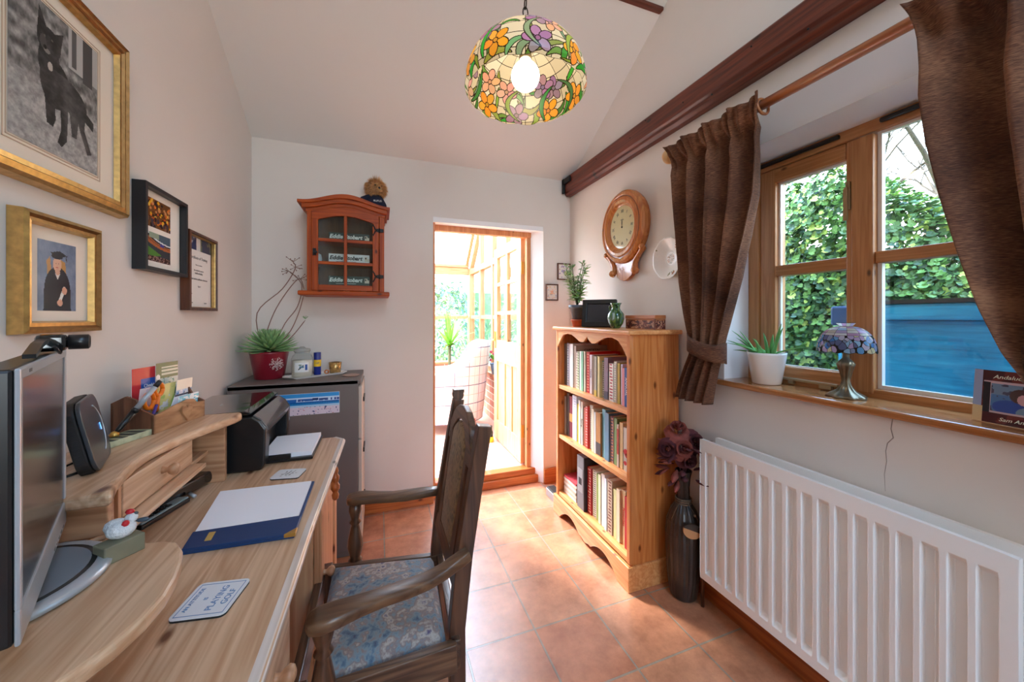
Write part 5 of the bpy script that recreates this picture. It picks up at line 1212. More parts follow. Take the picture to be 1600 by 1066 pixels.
gp = [(0, .004, .0, .022, 0), (.004, .010, .022, .028, 0), (.010, .014, .028, .022, 1), (.014, .026, .022, .026, 0), (.026, .030, .026, .020, 1), (.030, .040, .020, .022, 0), (.040, .044, .022, .010, 0)]
f1 = frame_on_left('framed_dog_picture', 'large gilt-framed black and white picture of a standing dog, top left on the wall', .915, 1.39, 1.565, 2.060, 0, 0, gp, [gold_m, golddk_m])
a = MB(pl_left(.955, 1.605, .008)); a.box(0, .395, 0, .415, 0, .002); a.build('mount', mount_m, f1)
a = MB(pl_left(1.022, 1.640, .0105))
for q in ((0, .272, 0, .002), (0, .272, .346, .348), (0, .002, 0, .348), (.270, .272, 0, .348), (.007, .265, .007, .009), (.007, .265, .339, .341), (.007, .009, .007, .341), (.263, .265, .007, .341)): a.box(*q, 0, .0006)
a.build('mount_line', cmat((196, 170, 146)), f1)
paint('print', pl_left(1.034, 1.652, .0112), .248, .324, 170, 222, dogp, f1)
# graduation portrait
def gradp(U, V):
    n_ = fnoise(U, V, 7, 3); C = np.stack([96+50*n_, 110+50*n_, 134+46*n_], -1); B_ = (26, 28, 40)
    setc(C, poly(U, V, [(.22, .72), (.30, .78), (.36, .50), (.24, .50)]), (196, 146, 84)); setc(C, poly(U, V, [(.56, .76), (.70, .72), (.74, .48), (.62, .46)]), (190, 140, 80))
    setc(C, ell(U, V, .5, .30, .34, .34) | poly(U, V, [(.16, .34), (.34, .54), (.66, .54), (.84, .36), (.86, 0), (.14, 0)]), B_); setc(C, ell(U, V, .49, .68, .11, .115), (222, 176, 148)); setc(C, poly(U, V, [(.43, .55), (.57, .55), (.50, .46)]), (226, 220, 214)); setc(C, ell(U, V, .5, .57, .06, .05), (216, 168, 142))
    setc(C, ell(U, V, .49, .80, .15, .045), (28, 28, 38)); setc(C, poly(U, V, [(.30, .84), (.56, .88), (.76, .82), (.50, .78)]), (24, 24, 34)); setc(C, seg(U, V, .72, .82, .74, .74, .012), (30, 30, 40))
    setc(C, seg(U, V, .55, .14, .68, .33, .035), (226, 226, 220)); setc(C, ell(U, V, .56, .12, .075, .05) | ell(U, V, .68, .30, .07, .055), (216, 166, 140)); setc(C, ell(U, V, .455, .69, .012, .008) | ell(U, V, .525, .69, .012, .008), (60, 50, 50)); setc(C, ell(U, V, .49, .635, .035, .008), (180, 70, 70)); return C
gp2 = [(0, .002, 0, .024, 0), (.002, .010, .024, .028, 0), (.010, .016, .028, .021, 1), (.016, .024, .021, .022, 0), (.024, .028, .022, .010, 0)]
f2 = frame_on_left('framed_graduation_portrait', 'small gilt-framed portrait of a person in black graduation gown and cap', 1.046, 1.276, 1.243, 1.508, 0, 0, gp2, [gold_m, golddk_m])
a = MB(pl_left(1.070, 1.267, .008)); a.box(0, .182, 0, .217, 0, .002); a.build('mount', mount_m, f2)
paint('photo', pl_left(1.103, 1.294, .0105), .108, .158, 60, 86, gradp, f2, gattr_m)
# black double frame
def autumn(U, V):
    n_ = fnoise(U, V, 8, 3); C = base(U, (52, 40, 34)); setc(C, n_ > .42, (120, 76, 40)); R = random.Random(8)
    for k in range(46): x, y = R.uniform(0, 1), R.uniform(.1, 1); setc(C, ell(U, V, x, y, R.uniform(.03, .06), R.uniform(.03, .07)), R.choice([(240, 180, 40), (236, 130, 50), (216, 150, 90), (200, 90, 40), (240, 200, 80)]))
    for k in range(14): x = R.uniform(0, 1); setc(C, ell(U, V, x, R.uniform(0, .3), .05, .09), R.choice([(40, 34, 44), (70, 60, 70), (130, 96, 80)]))
    return C
def stad(U, V):
    C = base(U, (54, 66, 74)); d = np.hypot((U-1.0)/1.1, (V-1.25)/.62); setc(C, d < .95, (76, 100, 116)); setc(C, (d > .90) & (d < .98), (226, 232, 236)); setc(C, (d > .98) & (d < 1.06), (44, 52, 66)); setc(C, (d >= 1.06) & (d < 1.30), (186, 110, 64)); setc(C, (d >= 1.12) & (d < 1.16), (120, 76, 60))
    setc(C, poly(U, V, [(0, .52), (0, .20), (.3, .18), (.62, .26)]), (84, 140, 60)); setc(C, V < .2, (60, 48, 50)); setc(C, (V < .2) & (fnoise(U, V, 30, 2) > .55), (150, 120, 110)); setc(C, (U > .1) & (U < .5) & (V > .82), (150, 170, 150)); setc(C, (U > .55) & (U < .72) & (V > .56) & (V < .66), (70, 70, 150)); return C
f3 = frame_on_left('framed_photo_pair', 'black-framed pair of photos, an autumn scene above a stadium, on the left wall', 1.446, 1.712, 1.428, 1.702, 0, 0, [(0, .0001, 0, .034, 0), (.0001, .012, .034, .034, 0), (.012, .013, .034, .016, 0)], [flat('black_frame_wood', rgb(26, 28, 32), rough=.4)])
a = MB(pl_left(1.458, 1.440, .012)); a.box(0, .242, 0, .250, 0, .002); a.build('mount', flat('white_mount', rgb(236, 232, 224), rough=.7), f3)
paint('photo', pl_left(1.493, 1.574, .0145), .142, .094, 60, 42, autumn, f3, gattr_m); paint('photo', pl_left(1.493, 1.463, .0145), .142, .094, 60, 42, stad, f3, gattr_m)
# certificate
def certp(U, V):
    C = base(U, (234, 232, 228)); top_ = V > .82; n_ = fnoise(U, V, 12, 6); setc(C, top_ & (U < .52), (92, 96, 120)); setc(C, top_ & (U < .52) & (n_ > .55), (180, 186, 200)); setc(C, top_ & (U >= .52), (120, 124, 100)); setc(C, top_ & (U >= .6) & (n_ < .5), (60, 66, 90)); setc(C, top_ & (U > .42) & (U < .56), (216, 216, 214)); setc(C, poly(U, V, [(.04, .82), (.38, .98), (.42, .82)]), (44, 54, 96)); return C
f4 = frame_on_left('framed_certificate', 'brown-framed certificate of training on the left wall nearest the corner', 1.735, 1.995, 1.306, 1.617, 0, 0, [(0, .0001, 0, .030, 0), (.0001, .010, .030, .032, 0), (.010, .013, .032, .026, 0), (.013, .015, .026, .022, 1), (.015, .0155, .022, .012, 1)], [walnut_m, gold_m])
paint('certificate', pl_left(1.750, 1.321, .010), .230, .281, 46, 56, certp, f4)
a = MB(); 
def cl(s_, sz, y, z, **k): a.text(s_, sz, pl_left(y, z, .0106), depth=.0002, **k)
cl('Certificate of Training', .0175, 1.865, 1.521, shear=.2); cl('This is to certify that', .007, 1.865, 1.492); cl('has completed a course in', .008, 1.865, 1.470, bold=.0002); cl('health and safety', .010, 1.865, 1.458, bold=.0003); cl('Awarded with the qualification of instructor', .0088, 1.865, 1.434, bold=.0003); cl('Signed', .009, 1.868, 1.405); cl('Date', .007, 1.79, 1.382); cl('Number', .007, 1.795, 1.374); cl('director', .008, 1.80, 1.338); cl('registrar', .008, 1.925, 1.338)
a.build('lettering', inkg_m, f4)

# ------------------------------------------------------------------ wall cabinet on the back wall
wc_ = thing('wall_cabinet', 'orange pine wall cabinet with arched top and glazed door holding toy lorry boxes', 'cabinet', (-.18, 2.45, 1.405))
CF_, CB_ = 2.355, YB-.002
a = MB(); a.box(-.385, -.367, CF_+.01, CB_, 1.428, 1.90); a.box(.012, .030, CF_+.01, CB_, 1.428, 1.90); a.build('side_panel', orange_m, wc_, bevel=.002)
a = MB(); a.box(-.37, .015, CB_-.012, CB_, 1.428, 1.92); a.build('back_panel', wood('cabinet_back', rgb(126, 84, 50), rgb(100, 64, 38), 'Z', knots=0, rough=.6), wc_)
a = MB(); a.box(-.385, -.363, CF_, CF_+.014, 1.428, 1.90); a.box(.002, .030, CF_, CF_+.014, 1.428, 1.90); a.build('front_stile', orange_m, wc_, bevel=.002)
a = MB(); a.box(-.428, .060, CF_-.025, CB_, 1.404, 1.430); a.build('base_board', orangex_m, wc_, bevel=.006)
def crown(x): f = (x+.178)/.24; return .052*(.5+.5*math.cos(PI*min(1, abs(f))))+.000
def cornice(y0, y1, zl, zh, xl, xr):
    n = 32; up_ = [(xl+(xr-xl)*k/n, zh+crown(xl+(xr-xl)*k/n)) for k in range(n+1)]; lo_ = [(xr-(xr-xl)*k/n, zl+crown(xr-(xr-xl)*k/n)*.85) for k in range(n+1)]; a.prism(up_+lo_, y0, y1, 'y')
a = MB(); cornice(CF_-.004, CB_, 1.878, 1.900, -.392, .036); cornice(CF_-.018, CB_, 1.898, 1.925, -.410, .048); cornice(CF_-.030, CB_, 1.922, 1.940, -.430, .062); a.build('cornice', orangex_m, wc_, bevel=.003)
for z in (1.602, 1.734):
    a = MB(); a.box(-.367, .012, CF_+.05, CB_-.012, z-.010, z); a.build('shelf', orangex_m, wc_)
dr = MB(); D0, D1 = CF_-.006, CF_+.012
dr.box(-.362, -.328, D0, D1, 1.432, 1.875); dr.box(-.036, .000, D0, D1, 1.432, 1.875); dr.box(-.193, -.176, D0+.0005, D1-.0005, 1.46, 1.875)
dro = dr.build('door', orange_m, wc_, bevel=.003)
a = MB(); a.box(-.328, -.036, D0+.001, D1-.001, 1.433, 1.466)
for z in (1.584, 1.716): a.box(-.328, -.036, D0+.002, D1, z, z+.018)
n = 20; lo_ = [(-.036-(.292)*k/n, 1.852+.030*math.sin(PI*k/n)**1.0-.012) for k in range(n+1)]; up_ = [(-.362+.362*k/n, 1.880+crown(-.362+.362*k/n)*.8) for k in range(n+1)]
a.prism(up_+[(0, 1.84), (-.036, 1.84)]+lo_+[(-.362, 1.84)], D0-.001, D1+.001, 'y'); a.build('door_rail', orangex_m, dro, bevel=.002)
a = MB(); a.box(-.33, -.034, D0+.007, D0+.009, 1.46, 1.885); a.build('door_glass', cglass_m, dro)
a = MB(); a.box(-.354, -.337, D0-.006, D0, 1.632, 1.672); a.box(-.352, -.330, D0-.012, D0-.006, 1.645, 1.655); a.ball((-.342, D0-.012, 1.638), .006, 8); a.build('latch', iron_m, dro, bevel=.001)
for z in (1.522, 1.800):
    a = MB(); a.box(-.014, .026, D0-.004, D0+.0, z-.010, z+.010); a.tube([(.002, D0-.005, z-.014), (.002, D0-.005, z+.014)], .004, 8)
    for s_ in (-1, 1): a.tube([(-.012, D0-.003, z), (-.022, D0-.003, z+s_*.006), (-.026, D0-.003, z+s_*.020), (-.034, D0-.003, z+s_*.028), (-.030, D0-.003, z+s_*.034)], [.004, .004, .0035, .004, .003], 6)
    a.build('hinge', iron_m, dro)
for (z, hgt, bc_, tc_, lab, ex) in ((1.734, .050, (38, 58, 52), (230, 236, 232), 'dark green toy lorry box on the top shelf of the wall cabinet', 0), (1.602, .055, (226, 230, 230), (30, 36, 36), 'white toy lorry box on the middle shelf of the wall cabinet', 0), (1.448, .085, (42, 66, 56), (226, 236, 230), 'dark green toy lorry box with red edge strip, lowest in the wall cabinet', 1)):
    bx_ = thing('toy_box', lab, 'toy box', (-.18, 2.42, z if not ex else 1.430), 'boxed toy lorries in the wall cabinet')
    z_ = z if not ex else 1.430; y0 = CF_+.052 if not ex else CF_+.045
    if not ex: y0 = CF_+.055
    h_ = hgt if not ex else .094
    a = MB(); a.box(-.280, -.055, y0, y0+.07, z_, z_+h_); a.build('box', cmat(bc_), bx_, bevel=.001)
    a = MB(); a.text('Eddie Stobart', .032, plane((-.187, y0-.0006, z_+h_-.024), (1, 0, 0), (0, 0, 1)), shear=.25, bold=.0012, sx=1.02); a.box(-.24, -.13, y0-.0008, y0, z_+h_-.046, z_+h_-.044); a.build('lettering', cmat(tc_), bx_)
    a = MB(); a.box(-.082, -.066, y0-.001, y0, z_+h_-.040, z_+h_-.012); a.box(-.066, -.056, y0-.001, y0, z_+h_-.040, z_+h_-.022); a.box(-.080, -.072, y0-.0015, y0-.001, z_+h_-.026, z_+h_-.016, 1); a.build('lorry_picture', [cmat((216, 206, 186)), ink_m], bx_)
    if ex: a = MB(); a.box(-.280, -.225, y0-.001, y0, z_, z_+.014); a.box(-.20, -.165, y0-.001, y0, z_, z_+.012, 1); a.box(-.14, -.115, y0-.001, y0, z_+.002, z_+.014); a.box(-.10, -.07, y0-.001, y0, z_, z_+.012, 1); a.build('edge_strip', [cmat((196, 36, 44)), cmat((226, 226, 224))], bx_)
a = MB(); a.lathe([(.014, 0), (.020, .02), (.014, .05), (.004, .056)], (-.338, CF_+.09, 1.602), 14); tag(a.build('glass_ornament', flat('frosted_ornament', rgb(200, 206, 210), rough=.3)), 'small pale ornament left of the white toy lorry box in the wall cabinet', 'ornament')
# shaggy soft toy on the cabinet
ty = thing('soft_toy', 'shaggy tan soft toy in a dark navy jumper sitting on the wall cabinet', 'soft toy', (-.02, 2.44, 1.955))
fur_m = flat('tan_fur', rgb(214, 164, 104), rough=.9, noise=.35, nscale=50, sheen=.4); fur2_m = flat('dark_tan_fur', rgb(176, 124, 74), rough=.9)
R = random.Random(17); TC = Vector((-.018, 2.44, 2.075)); TB = 1.948
a = MB(); a.ball(TC, (.052, .046, .050), 20); a.ball(TC+Vector((.020, -.040, -.012)), (.022, .020, .017), 12); a.ball(TC+Vector((-.105, .0, -.110)), (.026, .020, .016), 12); a.tube([TC+Vector((-.05, 0, -.115)), TC+Vector((-.10, 0, -.11))], .014, 10)
a.ball(TC+Vector((.045, -.02, -.118)), (.016, .02, .012), 10); a.ball(TC+Vector((-.052, .0, .02)), (.016, .012, .02), 10); a.ball(TC+Vector((.052, .004, .01)), (.013, .012, .018), 10)
def hair(c, rr, n, ln, m_, down=.6):
    for k in range(n):
        d = Vector((R.gauss(0, 1), R.gauss(0, 1), R.gauss(0, 1))).normalized(); p = Vector(c)+Vector((d.x*rr[0], d.y*rr[1], d.z*rr[2])); l_ = ln*R.uniform(.6, 1.2); q = p+(d+Vector((0, 0, -down))).normalized()*l_
        s_ = d.cross(Vector((R.random(), R.random(), R.random()))).normalized()*.0013; i = [a.addv(p-s_), a.addv(p+s_), a.addv(q)]; a.face(i, m_ if R.random() < .7 else 1)
hair(TC, (.052, .046, .050), 2600, .026, 0, .5); hair(TC+Vector((.020, -.040, -.012)), (.022, .020, .017), 400, .014, 0); hair(TC+Vector((-.105, 0, -.110)), (.026, .020, .016), 500, .014, 0); hair(TC+Vector((0, 0, .03)), (.03, .03, .03), 400, .032, 0, -.5)
a.build('body', [fur_m, fur2_m], ty)
a = MB(); jp = [(.030, 2.035-TB), (.046, 2.015-TB), (.062, 1.985-TB), (.066, 1.955-TB), (.060, 1.946-TB)]; a.lathe(jp[::-1], (TC.x, TC.y, TB), 24); a.tube([(TC.x-.035, TC.y-.01, 2.02), (TC.x-.075, TC.y-.02, 2.0), (TC.x-.09, TC.y-.02, 1.975)], [.02, .018, .015], 10); a.build('jumper', flat('navy_knit', rgb(22, 28, 52), rough=.95, bump=.6, bscale=200), ty)
a = MB(); a.text('RUFUS', .016, plane((TC.x+.010, TC.y-.0655, 1.986), (1, -.1, 0), (0, .15, 1))); a.build('jumper_lettering', inkw_m, ty)
a = MB(); a.ball(TC+Vector((.020, -.060, -.006)), .0065, 8); a.ball(TC+Vector((-.004, -.045, .014)), .0045, 8); a.ball(TC+Vector((.034, -.038, .014)), .0045, 8); a.build('nose_and_eyes', ink_m, ty)

# ------------------------------------------------------------------ filing cabinet and the things on it
fc = thing('filing_cabinet', 'brown-grey metal filing cabinet in the corner beside the desk', 'filing cabinet', (-.39, 2.32, 0)); FZ = .944; FX = (-.690, -.092); FY = (2.130, 2.530)
a = MB(); a.box(FX[0], FX[1]-.012, FY[0], FY[1], .03, FZ-.002); a.box(FX[0]+.01, FX[1]-.03, FY[0]+.01, FY[1]-.01, 0, .03); a.build('case', grey_m, fc, bevel=.004)
a = MB(); a.box(FX[0], FX[1], FY[0]-.0, FY[1], FZ-.026, FZ); a.build('top', grey_m, fc, bevel=.004)
for k in range(3):
    z0 = .045+.290*k; a = MB(); a.box(FX[1]-.012, FX[1]+.006, FY[0]+.006, FY[1]-.006, z0, z0+.280); d_ = a.build('drawer', grey_lit_m, fc, bevel=.003)
    a = MB(); a.box(FX[1]+.006, FX[1]+.014, 2.27, 2.39, z0+.17, z0+.195); a.build('handle', black_m, d_, bevel=.002)
def seaside(U, V):
    C = base(U, (120, 190, 232)); C = C*(1-.0)+0; setc(C, V > .82, (60, 150, 216)); setc(C, (V <= .82) & (V > .62), (196, 222, 242)); n_ = vnoise(U, V, 46, 3, 4)
    setc(C, (V > .64) & (V < .74) & (n_ > .45), (70, 90, 150)); setc(C, (U > .11) & (U < .31) & (V > .60) & (V < .76), (48, 110, 186)); setc(C, (U > .41) & (U < .53) & (V > .66) & (V < .76), (44, 100, 170)); setc(C, (U > .57) & (U < .66) & (V > .66) & (V < .77), (40, 60, 110)); setc(C, (U > .69) & (U < .78) & (V > .66) & (V < .74), (60, 80, 130))
    setc(C, (V > .56) & (V < .62), (30, 100, 180)); setc(C, (V <= .56) & (V > .42), (52, 146, 206)); setc(C, (V <= .45) & (V > .36), (170, 208, 232)); setc(C, V <= .36, (222, 206, 218)); m_ = vnoise(U, V, 60, 14, 9)
    setc(C, (V < .36) & (m_ > .80), (90, 90, 130)); setc(C, (V < .36) & (m_ < .10), (196, 80, 90)); setc(C, (V > .5) & (V < .6) & ((U*60) % 1 < .3), (20, 70, 140)); return C
po = thing('seaside_print', 'long narrow blue seaside pier print stuck on the side of the filing cabinet', 'print', (-.34, 2.129, .78))
a = MB(); a.box(-.486, -.196, 2.1285, 2.1300, .781, .881); 
P_ = plane((-.486, 2.1283, .778), (1, 0, 0), (0, 0, 1)); paint('print', P_, .289, .108, 120, 44, seaside, po, gattr_m)
a = MB(); a.box(-.487, -.196, 2.1286, 2.1296, .777, .887); a.build('backing', paper_m, po)
# white tray with its objects
ang = math.atan2(.23, .22)
tr_ = MB(Matrix.Translation((-.337, 2.352, FZ)) @ Matrix.Rotation(math.radians(33), 4, 'Z'))
O = [(-.150, -.062), (.150, -.062), (.178, .0), (.150, .062), (-.150, .062), (-.178, 0)]
def trg(s_, z): return [tr_.addv((x*s_, y*s_, z)) for x, y in O]
A0, A1, A2, A3 = trg(.84, 0.0005), trg(1.0, .012), trg(.97, .012), trg(.82, .004)
for p_, q_ in ((A0, A1), (A1, A2), (A2, A3)):
    for k in range(6): tr_.face((p_[k], p_[(k+1) % 6], q_[(k+1) % 6], q_[k]))
tr_.face(A0[::-1]); tr_.face(A3); tag(tr_.build('tray', whitep_m), 'long narrow white ceramic tray on top of the filing cabinet', 'tray')
TZ = FZ+.0045
jr = thing('candle_jar', 'lidded glass candle jar with a printed label, tallest thing on the white tray', 'candle', (-.402, 2.318, TZ)); JC = (-.402, 2.318, TZ)
a = MB(); a.lathe([(.046, 0), (.052, .006), (.054, .05), (.053, .100), (.046, .118), (.036, .128), (.035, .138)], JC, 32, caps=False); a.build('glass_jar', cglass_m, jr)
a = MB(); a.lathe([(.001, .003), (.048, .004), (.050, .05), (.049, .090), (.001, .092)], JC, 28, caps=False); a.build('wax', flat('cream_wax', rgb(226, 218, 204), rough=.5), jr)
a = MB(); a.lathe([(.036, .138), (.041, .140), (.041, .152), (.037, .156), (.020, .158), (.010, .166), (.001, .166)], JC, 28, caps=False); a.lathe([(.0365, .132), (.0375, .138)], JC, 24, caps=False); a.build('lid', flat('frosted_glass_lid', rgb(208, 212, 208), rough=.15, trans=.6), jr)
def jl_(U, V):
    C = base(U, (232, 232, 230)); setc(C, seg(U, V, .3, .3, .6, .7, .05), (40, 60, 60)); setc(C, ell(U, V, .5, .55, .18, .12), (96, 130, 150)); setc(C, (U > .72) & (U < .9) & (V > .2) & (V < .8), (60, 90, 160)); setc(C, ell(U, V, .4, .75, .12, .06), (60, 110, 80)); return C
paint('label', Matrix.Identity(4), 1, 1, 30, 20, jl_, jr, curve=lambda u, v: (JC[0]+.0548*math.cos(-2.1+1.3*u), JC[1]+.0548*math.sin(-2.1+1.3*u), JC[2]+.030+.052*v))
tu = thing('blue_tube', 'small upright navy blue tube with a yellow label beside the candle jar', 'tube', (-.333, 2.365, TZ)); QC = (-.333, 2.365, TZ)
a = MB(); a.lathe([(.019, 0), (.019, .128)], QC, 20); a.build('tube_body', flat('navy_card', rgb(20, 40, 128), rough=.3), tu, bevel=.001)
a = MB(); a.lathe([(.0194, .048), (.0194, .086)], QC, 20, caps=False); a.build('label', cmat((240, 196, 40)), tu); a = MB(); a.text('L&P', .012, plane((QC[0]+.003, QC[1]-.0198, TZ+.068), (1, 0, 0), (0, 0, 1))); a.build('lettering', cmat((20, 40, 128)), tu)
a = MB(); a.lathe([(.030, 0), (.036, .062), (.034, .062), (.028, .004), (.001, .004)], (-.245, 2.413, TZ+.0), 20)
tag(a.build('votive_glass', flat('amber_mercury_glass', rgb(206, 166, 104), rough=.2, metal=.7, noise=.4, nscale=60)), 'small gold mottled votive glass at the far end of the white tray', 'candle holder')
a = MB(); a.tube([(-.286+.010*math.cos(2*PI*k/12), 2.372, TZ+.012+.010*math.sin(2*PI*k/12)) for k in range(13)], .004, 6); tag(a.build('napkin_ring', clock_m), 'tiny wooden ring standing on the white tray before the gold votive', 'ring')
a = MB(); a.lathe([(.001, 0), (.040, .001), (.047, .005), (.043, .0065), (.001, .004)], (-.150, 2.285, FZ), 28, caps=False); tag(a.build('coaster', flat('pink_slate', rgb(176, 142, 126), rough=.5)), 'round pinkish saucer on the front corner of the filing cabinet', 'coaster')
# succulent in the burgundy pot
su = thing('potted_succulent', 'spiky green succulent with long thin stems in a burgundy pot on the filing cabinet', 'plant', (-.565, 2.345, FZ)); SCn = (-.565, 2.345, FZ)
a = MB(); a.lathe([(.066, 0), (.070, .004), (.092, .140), (.093, .148), (.087, .148), (.084, .13)], SCn, 36); a.build('burgundy_pot', redpot_m, su)
a = MB(); a.lathe([(.001, .128), (.086, .130)], SCn, 20, caps=False); a.build('soil', soil_m, su)
a = MB(); P_ = None; R = random.Random(2)
for k in range(120):
    t1 = R.uniform(0, 2*PI); r1 = .036*math.sqrt(R.random()); an0 = -.92
    cx, cy = r1*math.cos(t1), r1*math.sin(t1); q = Vector((SCn[0]+.087*math.cos(an0+cx/.087), SCn[1]+.087*math.sin(an0+cx/.087), FZ+.085+cy)); a.ball(q, .0022, 5)
for k in range(8):
    an = 2*PI*k/8; pts = [Vector((SCn[0]+.0868*math.cos(-.92+(.034*f*math.cos(an))/.087), SCn[1]+.0868*math.sin(-.92+(.034*f*math.cos(an))/.087), FZ+.085+.034*f*math.sin(an))) for f in (0, .5, 1)]; a.tube(pts, .0016, 4)
a.build('pot_motif', cmat((216, 190, 186)), su)
a = MB(); R = random.Random(6)
for k in range(120):
    f = k/120; an = k*2.39996; el = 1.35-1.45*f; ln = .055+.085*f**.6; b0 = Vector((SCn[0]+.018*f*math.cos(an), SCn[1]+.018*f*math.sin(an), FZ+.150+.045*(1-f))); d = Vector((math.cos(an)*math.cos(el), math.sin(an)*math.cos(el), math.sin(el)))
    a.tube([b0, b0+d*ln*.45, b0+d*ln*.8+Vector((0, 0, .004)), b0+d*ln+Vector((0, 0, .01))], [(.0035, .013), (.004, .0135), (.003, .009), (.0003, .0005)], 5, up=(0, 0, 1) if abs(d.z) < .9 else (1, 0, 0))
a.build('rosette', leaf_m, su)
a = MB()
stems = [[(-.60, 2.36, 1.10), (-.635, 2.39, 1.30), (-.52, 2.42, 1.44), (-.46, 2.44, 1.56), (-.47, 2.44, 1.60)], [(-.59, 2.35, 1.10), (-.58, 2.38, 1.22), (-.53, 2.40, 1.36), (-.44, 2.42, 1.50), (-.41, 2.42, 1.44)], [(-.55, 2.35, 1.10), (-.50, 2.38, 1.24), (-.44, 2.40, 1.34), (-.42, 2.41, 1.46), (-.46, 2.42, 1.52), (-.49, 2.43, 1.545)],
         [(-.54, 2.34, 1.10), (-.47, 2.37, 1.20), (-.43, 2.39, 1.31), (-.41, 2.40, 1.40)], [(-.53, 2.34, 1.10), (-.46, 2.36, 1.17), (-.395, 2.37, 1.262)], [(-.61, 2.35, 1.10), (-.60, 2.37, 1.19)]]
def smooth(p, k=5):
    p = [Vector(q) for q in p]; e = [p[0]]+p+[p[-1]]; o = []
    for i in range(len(p)-1):
        a0, b0, c0, d0 = e[i:i+4]
        for j in range(k): t_ = j/k; o.append(.5*((2*b0)+(c0-a0)*t_+(2*a0-5*b0+4*c0-d0)*t_*t_+(3*b0-a0-3*c0+d0)*t_**3))
    return o+[p[-1]]
for s_ in stems: q_ = smooth(s_); a.tube(q_, [.0026]*(len(q_)-1)+[.0012], 5)
R = random.Random(5)
for c_ in ((-.47, 2.44, 1.60), (-.46, 2.44, 1.57), (-.49, 2.43, 1.545), (-.43, 2.42, 1.50)):
    for k in range(7): p = Vector(c_)+Vector((R.uniform(-.035, .035), R.uniform(-.01, .01), R.uniform(-.02, .03))); a.tube([c_, p], .0012, 4); a.ball(p, .0035, 6)
a.build('flower_stems', stem_m, su)
a = MB()
for c_ in ((-.395, 2.37, 1.268), (-.60, 2.37, 1.195)):
    for k in range(9): an = k*.7; jl(a, c_, (math.cos(an), .3*math.sin(an), .9), .022, .008, 0)
a.build('plantlets', leaf_m, su)

# ------------------------------------------------------------------ desk
dk = thing('desk', 'pine pedestal desk along the left wall with a pale painted sheen on its worn front edge', 'desk', (-.42, 1.1, 0)); DKZ = .74
a = MB(); a.prism([(-.700, .30), (-.168, .30), (-.160, 1.10), (-.142, 1.785), (-.178, 1.826), (-.700, 1.826)], DKZ-.026, DKZ, 'z'); a.build('desktop', desk_m, dk, bevel=.007, seg=3)
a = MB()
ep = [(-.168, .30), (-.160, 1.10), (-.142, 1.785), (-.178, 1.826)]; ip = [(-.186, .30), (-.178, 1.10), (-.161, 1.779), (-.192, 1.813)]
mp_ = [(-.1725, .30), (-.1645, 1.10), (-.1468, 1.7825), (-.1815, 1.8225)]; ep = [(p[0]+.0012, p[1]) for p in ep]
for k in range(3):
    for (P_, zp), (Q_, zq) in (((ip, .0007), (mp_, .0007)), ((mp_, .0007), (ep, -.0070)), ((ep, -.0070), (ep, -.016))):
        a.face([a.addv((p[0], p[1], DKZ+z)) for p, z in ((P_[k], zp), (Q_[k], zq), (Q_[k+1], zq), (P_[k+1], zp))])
a.build('worn_edge_sheen', wood('worn_edge_sheen_wood', rgb(232, 222, 214), rgb(206, 188, 172), 'Y', rough=.3, knots=.2, coat=.4), dk)  # pale strip puts the window's reflection on the worn bevel into colour
def pedestal(y0, y1):
    p = MB(); p.box(-.690, -.195, y0, y0+.018, .06, DKZ-.026); p.box(-.690, -.195, y1-.018, y1, .06, DKZ-.026); p.box(-.69, -.68, y0, y1, .06, DKZ-.026); p.box(-.69, -.20, y0+.018, y1-.018, .06, .08)
    o = p.build('pedestal', deskz_m, dk, bevel=.002); p = MB(); p.box(-.692, -.185, y0-.006, y1+.006, 0, .066); p.build('plinth', wood('desk_plinth', rgb(150, 96, 60), rgb(112, 66, 38), 'X', knots=.2), dk, bevel=.004); return o
p1 = pedestal(.36, .900); p2 = pedestal(1.292, 1.765)
def knob(c, par, mt=None, s_=1.0):
    a = MB(Matrix.Translation(c) @ Matrix.Rotation(PI/2, 4, 'Y')); a.lathe([(.010*s_, 0), (.008*s_, .006*s_), (.007*s_, .012*s_), (.013*s_, .018*s_), (.0165*s_, .026*s_), (.014*s_, .033*s_), (.006*s_, .037*s_)], (0, 0, 0), 20); a.build('knob', mt or deskx_m, par)
for z0, z1 in ((.545, .705), (.36, .535), (.085, .35)):
    a = MB(); a.box(-.195, -.176, .375, .885, z0, z1); d_ = a.build('drawer', desk_m, dk, bevel=.004); knob((-.178, .76, (z0+z1)/2+.008), d_)
a = MB(); a.box(-.195, -.180, 1.308, 1.752, .075, .706); dd = a.build('door', deskz_m, dk, bevel=.003)
a = MB(); a.box(-.182, -.172, 1.308, 1.375, .075, .706); a.box(-.182, -.172, 1.685, 1.752, .075, .706); a.box(-.182, -.172, 1.37, 1.69, .62, .706); a.box(-.182, -.172, 1.37, 1.69, .075, .16); a.build('door_frame', deskz_m, dd, bevel=.003)
knob((-.174, 1.345, .44), dd)
a = MB(); a.lathe([(.006, 0), (.011, .006), (.013, .020), (.009, .030), (.015, .042), (.016, .055), (.010, .066), (.014, .078), (.015, .090), (.009, .100), (.012, .112), (.008, .125), (.003, .13)], (-.158, 1.56, .575), 16); a.build('carved_pull', skirt_m, dd)
a = MB(); a.box(-.178, -.158, 1.55, 1.57, .62, .66); a.build('pull_stem', skirt_m, dd)
a = MB(); a.box(-.69, -.675, .90, 1.292, .25, .714); a.build('modesty_panel', deskz_m, dk)
